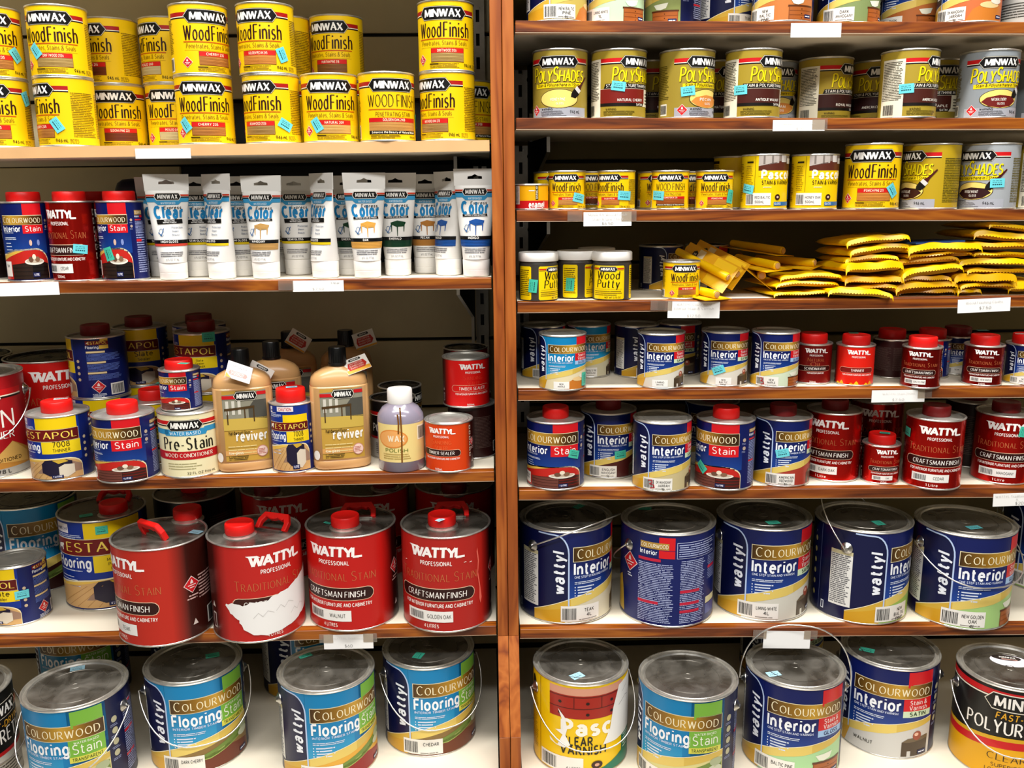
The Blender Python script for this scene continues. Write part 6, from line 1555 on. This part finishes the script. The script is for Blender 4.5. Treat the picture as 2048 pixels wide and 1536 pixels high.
# yellow cloth pouches: one soft pillow shape per seed, crimped zigzag ends
def pouch_mesh(w, d, th, seed, droop):
    """soft filled pouch with a flat zigzag-cut flap that hangs over its front end"""
    rnd = random.Random(seed); nx = 44; ph = [rnd.uniform(0, 6.28) for _ in range(5)]; fl = th*rnd.uniform(.35, .75)
    rows = [(-1, 0), (-1, .5), (-1, .93)]+[(v, None) for v in (-.97, -.9, -.75, -.5, -.2, .1, .4, .7, .9, 1)]
    top, bot = [], []
    for j, (v, f) in enumerate(rows):
        for i in range(nx+1):
            u = -1+2*i/nx
            wav = .0014*math.sin(u*2.2+ph[0])+.0007*math.sin(u*5+ph[1]); sag = -.0015*u*u
            e = max((1-abs(u)**9), 0)**.5
            if f is not None:
                zz = (.0011 if i % 2 else -.0011) if f == 0 else 0
                z = th*.5*e-fl*(1-f)+wav+sag+zz*.9; y = -d/2-.004-.003*(1-f)+.002*math.sin(u*5+ph[2])
                top.append((u*w/2, y, z)); bot.append((u*w/2, y+.0012, z))
            else:
                hv = max(1-abs((v+.02)/1.02)**5, 0)**.5 if v > -.9 else 1
                h = th*e*hv; wr = .0012*math.sin(u*9+ph[3]+v*5)
                x = u*w/2*(1+.012*math.sin(v*4+ph[4])); y = v*d/2+(.002 if v < -.95 else 0)
                top.append((x, y, h*.5+wav*(1-max(v, 0))+sag+wr)); bot.append((x, y+.0012 if v < -.95 else y, (-h*.42 if v > -.92 else h*.5-.0012)+wav*(1-max(v, 0))+sag+(wr if v < -.95 else 0)))
    n = nx+1; N = len(top); V = top+bot; Fc = []; m = len(rows)
    for j in range(m-1):
        for i in range(nx):
            a = j*n+i; Fc.append((a, a+1, a+n+1, a+n)); Fc.append((N+a, N+a+n, N+a+n+1, N+a+1))
    for i in range(nx): Fc.append((i, N+i, N+i+1, i+1)); a = (m-1)*n+i; Fc.append((a, a+1, N+a+1, N+a))
    for j in range(m-1): a = j*n; Fc.append((a, a+n, N+a+n, N+a)); a = j*n+nx; Fc.append((a, N+a, N+a+n, a+n))
    return mesh('pouch_body', V, Fc, True, 38)
POUCHES = [  # x0, x1, top, bottom (pixels of the front edge), tilt, yaw, depth, label
    (1538, 1662, 582, 596, 0, 4, .030, 'flat yellow pouch at the bottom left of the pile'),
    (1660, 1788, 584, 606, -6, -3, .006, 'yellow pouch overhanging the shelf edge at the bottom of the pile'),
    (1665, 1790, 570, 585, 2, 2, .030, 'yellow pouch with zigzag end above the overhanging one'),
    (1540, 1672, 563, 580, -1, 5, .034, 'yellow pouch second from the bottom of the left column'),
    (1570, 1690, 547, 564, 3, -6, .040, 'shiny yellow pouch third from the bottom of the left column'),
    (1688, 1806, 551, 572, 1, 0, .026, 'amber pouch under the broad bright pouch of the tall column'),
    (1685, 1804, 520, 552, 2, 2, .024, 'broad bright yellow pouch in the middle of the tall column'),
    (1692, 1798, 510, 530, 5, -2, .034, 'yellow pouch third from the top of the tall column'),
    (1693, 1814, 489, 515, 7, 3, .030, 'yellow pouch second from the top of the tall column'),
    (1692, 1817, 470, 494, 8, 0, .028, 'yellow pouch on top of the tall column, rising to the right'),
    (1800, 1912, 575, 592, 3, -4, .040, 'crumpled amber pouch at the bottom right of the overhanging one'),
    (1782, 1908, 562, 588, 5, 4, .030, 'amber pouch with pale edge in the lower middle of the pile'),
    (1806, 1905, 550, 572, 3, -3, .034, 'shaded amber pouch in the middle column, third from the bottom'),
    (1798, 1922, 530, 560, 9, 2, .026, 'bright pouch rising to the right in the middle column'),
    (1795, 1922, 515, 534, 4, -5, .034, 'yellow pouch under the amber one of the middle column'),
    (1810, 1940, 504, 521, 2, 3, .030, 'amber pouch just below the blue-topped pouch'),
    (1814, 1963, 484, 512, 3, 0, .024, 'yellow pouch with blue print on its top, middle column'),
    (1893, 1945, 576, 593, 4, 12, .036, 'small crumpled pouch left of the white price card'),
    (1912, 2030, 566, 582, -2, 3, .034, 'amber pouch above the price card at the lower right'),
    (1914, 2036, 543, 572, 1, -4, .030, 'folded amber pouch second from the bottom right'),
    (1925, 2070, 536, 552, -3, 3, .036, 'amber pouch under the long yellow one at the right'),
    (1922, 2075, 516, 538, -2, -3, .030, 'long yellow pouch in the lower middle of the right column'),
    (1938, 2072, 504, 520, -4, 4, .034, 'yellow pouch in the middle of the right column'),
    (1938, 2080, 483, 505, -3, 0, .028, 'amber pouch below the two top pouches at the right'),
    (1950, 2090, 462, 488, -6, -2, .028, 'broad yellow pouch second from the top right'),
    (1966, 2095, 450, 468, -9, 4, .030, 'topmost yellow pouch sloping down to the right edge'),
    (2030, 2110, 556, 592, 0, -8, .034, 'pouch at the bottom right edge of the photo'),
]
for i, (x0, x1, yt, yb, tilt, yaw, dep, lb) in enumerate(POUCHES):
    yf = dep-.012
    A, Bp = at_y(x0, (yt+yb)/2, yf), at_y(x1, (yt+yb)/2, yf)
    w = Bp[0]-A[0]; th = (at_y(x0, yt, yf)[2]-at_y(x0, yb, yf)[2])*.68
    d = .165
    cz = max((A[2]+Bp[2])/2, sz('R3', (A[0]+Bp[0])/2)+th*.42+.002)
    t = thing('cloth_pouch', lb, 'pouch', ((A[0]+Bp[0])/2, yf+d/2, cz), group='yellow cloth pouches in the pile', rot=(R(-1.5), R(-tilt*.8), R(yaw)))
    mat = M['yellow2'] if 'amber' in lb else M['yellow']
    me = pouch_mesh(w, d, th, i, .005); obj('pouch_body', me, mat, t)
    if 'blue print' in lb:
        V, f = box_geo(-w*.36, -d*.46, th*.5, w*.30, d*.3, th*.5+.003); obj('blue_print', mesh('blue_print', V, f), M['blue'], t)

# ------------------------------------------------------------------ right bay: small blue tins and red-capped tins
RS = dict(name='stain_tin', group='small interior stain tins on the fifth shelf')
tin('y1', 'C5', 'R4', 1086, 0, cw('TEAK|500mL', bottom='#8a7a44'), 38, 'shaded dark blue tin beside the upright behind the maple tin', y=.150, lidmat='tin', **RS)
tin('y2', 'C5', 'R4', 1125, 783, cw('NEW|MAPLE', teal=True, sheen='GLOSS', pic='jar', stk='small', bottom='#e3d5ae'), 11, 'light blue tin with NEW MAPLE sticker at the front left', ps=[('st', 1167, 757, 88, 26, 16)], **RS)
tin('y3', 'C5', 'R4', 1176, 0, cw('NEW BALTIC PINE|500 ml', teal=True, bottom='#cfc7a8'), 32, 'shaded light blue tin behind the maple tin', y=.160, **RS)
tin('y4', 'C5', 'R4', 1272, 0, cw('LIMING|WHITE', bottom='#d8d4c4'), 66, 'dark blue tin with white side panel left of the liming white tin', y=.155, **RS)
tin('y5', 'C5', 'R4', 1320, 779, cw('LIMING|WHITE', stk='small'), 13, 'blue tin with LIMING WHITE sticker and dark desk picture', ps=[('tc', 1313, 664, 0, 26, 12)], **RS)
tin('y6', 'C5', 'R4', 1356, 0, cw('TEAK', bottom='#3a2a24'), -20, 'dark shaded tin behind the liming white tin', y=.165, **RS)
tin('y7', 'C5', 'R4', 1446, 774, cw('NEW|BALTIC|PINE', stk='small'), 14, 'blue tin with tilted blue price sticker, right of the liming white tin', ps=[('sc', 1437, 740, 22, 24, 15)], **RS)
tin('y8', 'C5', 'R4', 1546, 776, cw('NEW|MAPLE', sheen='GLOSS', pic='chest', bottom='#cfdcc0', mark=True), 20, 'blue tin with white NEW MAPLE barcode sticker left of the scandinavian tin', **RS)
RW = dict(name='screw_cap_tin', group='small red-capped tins on the fifth shelf')
FX = dict(red='#8c120d', dark='#2a0706', metal=.7)
tin('y9', 'W25', 'R4', 1622, 769, ('wat', dict(l1='Natural', l1b='Oil', pill='SCANDINAVIAN', foot='FOR INDOOR FURNITURE', sticker=None, litre='250mL', red='#7e1310', dark='#24100e', metal=.3)), 12, 'dark red small tin marked SCANDINAVIAN with red cap', **RW)
tin('y10', 'W25', 'R4', 1706, 773, ('wat', dict(l1=' ', pill='THINNER', sticker=None, litre=' ', red='#dd1f10', flame=True, pillcol='#7c120e')), 12, 'bright red small tin marked THINNER with flame picture', ps=[('tt', 1707, 666, 0, 18, 14, .0175)], **RW)
tin('y11', 'W25', 'R4', 1778, 0, ('dark', dict(base='#301010')), -10, 'dark brown small tin turned to its seam behind the thinner tin', y=.125, **RW)
tin('y12', 'W25', 'R4', 1838, 778, ('wat', dict(sticker='BALTIC PINE', litre='250mL', **FX)), -4, 'red-capped small tin with white sticker right above the hanging price card', **RW)
tin('y13', 'W25', 'R4', 1858, 0, ('cwstain', {}), -20, 'shaded small tin behind the baltic pine tin, only its cap showing', y=.125, **RW)
tin('y14', 'W25', 'R4', 1908, 0, ('cw', dict(sticker='TEAK')), 30, 'dark blue shaded small tin behind the gap left of the sticker-capped tin', y=.140, capcol='dred', **RW)
tin('y15', 'W25', 'R4', 1961, 773, ('wat', dict(sticker='NEW MAPLE', litre='250mL', **FX)), 10, 'red-capped small tin with peeling blue sticker on its cap', ps=[('tc', 1965, 661, 15, 22, 15, .020)], **RW)
tin('y16', 'W25', 'R4', 2044, 770, ('cw', dict(sticker='NEW|BALTIC')), 25, 'small blue red-capped tin cut by the right edge', ps=[('tw', 2040, 668, 10, 16, 10, .0175)], **RW)

flush()
# one litre tins
R5 = dict(group='one litre tins on the sixth shelf')
WT = dict(red='#c0170f', dark='#2a0706', metal=.75)
tin('z1', 'C1', 'R5', 1111, 982, ('cwstain', {}), -11, 'blue stain tin with red cap and green sticker, first on the left', name='screw_cap_tin', ps=[('st', 1148, 908, -18)], **R5)
tin('z2', 'C1', 'R5', 1215, 0, cw('ENGLISH|MAHOGANY|1L', bottom='#4a1a16', sub='INTERIOR TIMBER STAIN'), 27, 'shaded dark blue tin with ENGLISH MAHOGANY sticker, second row', y=.125, name='screw_cap_tin', capcol='dred', ps=[('st', 1241, 909, 4)], **R5)
tin('z3', 'C1n', 'R5', 1321, 985, cw('DK MAHOGANY|JARRAH|1L', bottom='#c9b98a', mark=True), 31, 'blue capless tin with DK MAHOGANY JARRAH sticker and red mark', name='stain_tin', **R5)
tin('z4', 'C1', 'R5', 1446, 982, ('cwstain', {}), -33, 'blue stain tin with red cap turned to its text column, centre of the row', name='screw_cap_tin', ps=[('st', 1404, 933, -40)], **R5)
tin('z5', 'C1', 'R5', 1558, 974, cw('AMERICAN|REDWOOD|1L', bottom='#a8382a', sub='INTERIOR TIMBER STAIN'), 38, 'blue tin with AMERICAN REDWOOD sticker and dark red cap', name='screw_cap_tin', capcol='dred', ps=[('sc', 1565, 906, 14)], **R5)
tin('z6', 'W1', 'R5', 1660, 964, ('wat', dict(sticker='DARK OAK', **WT)), -12, 'tall red tin with dark oak sticker left of the small red tin', name='screw_cap_tin', capcol='dred', **R5)
tin('z7', 'W1', 'R5', 1746, 0, ('wat', dict(sticker=None, **WT)), 10, 'dark red tin in shade behind the small red tin', y=.185, name='stain_tin', top='plug', **R5)
tin('z8', 'W25', 'R5', 1757, 969, ('wat', dict(sticker='OAK', litre='250mL', **WT)), 22, 'small red tin with green sticker peeling from its red cap', name='screw_cap_tin', ps=[('tt', 1770, 866, -25, 20, 14, .0185)], **R5)
tin('z9', 'W1', 'R5', 1859, 980, ('wat', dict(sticker='CEDAR', **WT)), 12, 'tall red tin with green sticker at its upper left', name='screw_cap_tin', capcol='dred', ps=[('st', 1816, 862, -3, 21, 18)], **R5)
tin('z10', 'W1', 'R5', 1996, 969, ('wat', dict(sticker='MAHOGANY', **WT)), 8, 'tall red tin near the right edge of the sixth shelf', name='screw_cap_tin', capcol='dred', ps=[('st', 2047, 864, 80, 21, 18)], **R5)
tin('z11', 'C1', 'R5', 1420, 0, cw('TEAK'), 0, 'dark tin in the shade behind the centre of the one litre row', y=.20, name='screw_cap_tin', capcol='dred', **R5)
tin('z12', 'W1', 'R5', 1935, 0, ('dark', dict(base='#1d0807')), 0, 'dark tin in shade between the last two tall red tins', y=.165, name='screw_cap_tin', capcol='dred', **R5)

flush()
# four litre interior tins
R6 = dict(name='paint_tin', ears=EARS, group='blue four litre interior tins')
tin('aa1', 'C4', 'R6', 1131, 1250, cw('TEAK|4L', bottom='#d9d0b4'), 51, 'big blue tin with raised wire handle and TEAK sticker, left end', bail=(-28, 1.25), lidmat='lid', ps=[('tt', 1157, 1013, 0, 28, 18)], **R6)
tin('aa2', 'C4', 'R6', 1330, 1256, 'back', 0, 'big blue tin turned to its printed instructions and red bars', name='paint_tin', ears=(-52, 128), bail=(142, 1.34), ps=[('tt', 1290, 1017, 0, 28, 18)], group='blue four litre interior tins')
tin('aa3', 'C4', 'R6', 1517, 1243, cw('LIMING WHITE|4L', bottom='#d2cfc2'), 30, 'big blue tin with SATIN panel and liming white sticker', ps=[('tt', 1546, 1045, 0, 28, 20)], **R6)
tin('aa4', 'C4', 'R6', 1711, 1248, cw('NEW|BALTIC|PINE', pic='chest', bottom='#9cc05a'), 78, 'big blue tin turned to its white side panel with raised handle', bail=(-130, 1.28), ps=[('tt', 1757, 1046, 45, 26, 20)], **R6)
tin('aa5', 'C4', 'R6', 1909, 1257, cw('NEW GOLDEN|OAK|4L', pic='chest', bottom='#a5cc7c', sheen='GLOSS'), 40, 'big blue tin with wire handle across its lettering and golden oak sticker', bail=(31, 1.28), ps=[('tc', 1948, 1055, 0, 30, 18)], **R6)
tin('aa6', 'C4', 'R6', 2086, 0, cw('TEAK|4L', pic='chest', bottom='#9cc05a'), 16, 'big blue tin behind the golden oak one at the right edge', y=.235, bail=(40, 1.4), **R6)

flush()
# bottom deck, right bay
tin('bb1', 'C4', 'D', 1160, 0, 'pascol4', 4, 'yellow varnish tin with red drawers picture and torn white label', name='paint_tin', ears=(-72, 108), bail=(43, 1.5), y=top_y(1161, 1371), ps=[('tb', 1154, 1352, 35, 28, 20)])
tin('bb2', 'C4', 'D', 1370, 0, fl('BALTIC', '#8e3a1c', '#d8d08a'), -13, 'teal flooring tin with dusty lid, bottom deck of the right bay', y=top_y(1373, 1401), **B)
tin('bb3', 'C4', 'D', 1580, 0, cw('BALTIC PINE|4L', sheen='GLOSS', pic='chest', bottom='#a8d49a'), 13, 'big blue tin with GLOSS panel and wire handle raised over the shelf edge', y=top_y(1583, 1376), bail=(-84, 1.36), ps=[('tb', 1547, 1348, 20, 28, 18)], **B)
tin('bb4', 'C4', 'D', 1766, 0, cw('WALNUT', stk='print', bottom='#c9c7c2'), 3, 'big blue tin with SATIN panel and dark desk picture, standing further back', y=top_y(1760, 1337), ps=[('tt', 1734, 1300, -8, 30, 18)], **B)
tin('bb5', 'C4', 'D', 2000, 0, 'polygal', 14, 'black and yellow varnish tin with red ribbon and oval lid sticker', y=top_y(1985, 1378), name='varnish_tin', ears=(-82, 98), bail=(42, 1.5))
flush(); d5 = ALL['bb5']; Ls = Lab(); Ls.ell(0, 0, 37, 25, '#eeeaf2', 0, 30); Ls.ell(-4, 12, 28, 12, '#2a211f', 1, 24); Ls.text('MINWAX', -2, 10, 7, '#f0ece4', .2, 30, z=2); Ls.rect(-14, 3, 16, 7, '#b58a80', 2)
obj('lid_sticker', wrap_mesh('lid_sticker', Ls, .001, flat_map('top'), None), None, d5['o'], loc=(0.005, .03, d5['h']-.0042))
tin('bb6', 'C4', 'D', 1560, 0, cw('TEAK'), 20, 'dark shaded tin at the back behind the gloss tin, bottom deck', y=.34, lidmat='lidblack', **B)

flush()
# ------------------------------------------------------------------ price cards taped to the shelf edges
def card(label, x0, y0, x1, y1, lines=(), tilt=0.0, tapes=(), Y=-.0012, back=-6):
    """pixel box of the card in the photograph; the card hangs on the shelf front"""
    A, Bq, Cq = at_y(x0, y0, Y), at_y(x1, y0, Y), at_y((x0+x1)/2, y1, Y)
    w = Bq[0]-A[0]; mx, mz = (A[0]+Bq[0])/2, (A[2]+Bq[2])/2; h = mz-Cq[2]
    t = thing('price_card', label, 'card', (mx, Y, mz), rot=(R(back*.3), R(-tilt), 0), group='white price cards on the shelf edges')
    V, f = box_geo(-w/2, -.0006, -h, w/2, 0, 0)
    obj('card', mesh('card', V, f), M['paper'], t)
    if lines:
        L = Lab(); k = h/40*1000/1000
        for tx, u, v, hh, wd, cc in lines: L.text(tx, (u-.5)*w*1000, -v*h*1000, hh*h*1000, cc, .12, wd*w*1000, nib=(15, .6))
        obj('card_print', wrap_mesh('card_print', L, .001, flat_map('front'), None), None, t, loc=(0, -.0006, 0))
    for a, b in tapes:
        q = at_y(a, y0-3, Y)
        V, f = box_geo(-.014, -.0004, -.017, .014, -.0001, .002); obj('clear_tape', mesh('clear_tape', V, f), M['tape'], t, loc=(q[0]-mx, -.0008, 0))
g1, g2 = '#c9c6c2', '#8f8c88'
card('blank white card on the maple shelf edge', 270, 297, 381, 317, tilt=0)
card('blank white card at the left end of the tube shelf edge', -4, 565, 117, 591, tilt=1)
card('white card with faint price under the sideways yellow-striped tube', 585, 561, 687, 583, (('$7.50', .5, .85, .2, .22, g1), ('Clear', .84, .3, .16, .17, g2)), tapes=((571, 0),))
card('white card reading $60 under the walnut handled tin', 647, 1269, 746, 1297, (('WATTYL Traditional', .5, .32, .12, .6, '#e3e0dc'), ('$60', .5, .88, .2, .15, g2)), tapes=((740, 0), (652, 0)))
card('blank white card under the top row of tins', 1582, 46, 1683, 75, (('$20', .5, .8, .1, .1, '#e0ddd8'),))
card('white card reading $20 under the varnish tins', 1546, 240, 1650, 262, (('MINWAX Polyshades', .5, .4, .14, .6, '#dedbd6'), ('$20', .52, .88, .2, .14, g1)), tapes=((1640, 0),))
card('white card with three printed lines and $6.50 under the small yellow tins', 1167, 424, 1263, 452, (('MINWAX Wood Finish', .5, .27, .18, .8, g1), ('Stain & seal 236ml', .5, .58, .18, .64, g1), ('$6.50', .5, .92, .2, .23, g2)), tapes=((1258, 0), (1150, 0)))
card('white card reading $12.50 below the carded pens', 1336, 603, 1440, 636, (('WATTYL Colourwood', .5, .22, .13, .66, '#d8d5d0'), ('Interior Stain & Varnish', .5, .48, .13, .76, g1), ('$12.50', .5, .94, .16, .25, g1)), tilt=-1, tapes=((1316, 0), (1330, 0)))
card('white card reading $7.50 below the yellow pouches', 1916, 597, 2021, 624, (('Wood Finishing Cloths', .5, .35, .16, .7, g1), ('$7.50', .52, .78, .2, .22, g2)), tilt=2)
card('white card with faint price below the red-capped tins', 1744, 780, 1850, 804, (('WATTYL Stain 250ml', .5, .35, .14, .6, '#dedbd6'), ('$7.50', .5, .88, .2, .22, g1)), tapes=((1850, 0),))
card('white card reading $20 at the right end below the one litre tins', 1987, 986, 2092, 1011, (('WATTYL Traditional', .34, .3, .16, .6, g1), ('1L', .46, .56, .14, .06, g1), ('$20', .5, .9, .22, .15, g2)), tilt=1)
card('blank white card behind the raised handle below the four litre tins', 1528, 1262, 1622, 1296, (), tilt=-2, tapes=((1520, 0), (1622, 0)), Y=-.003)
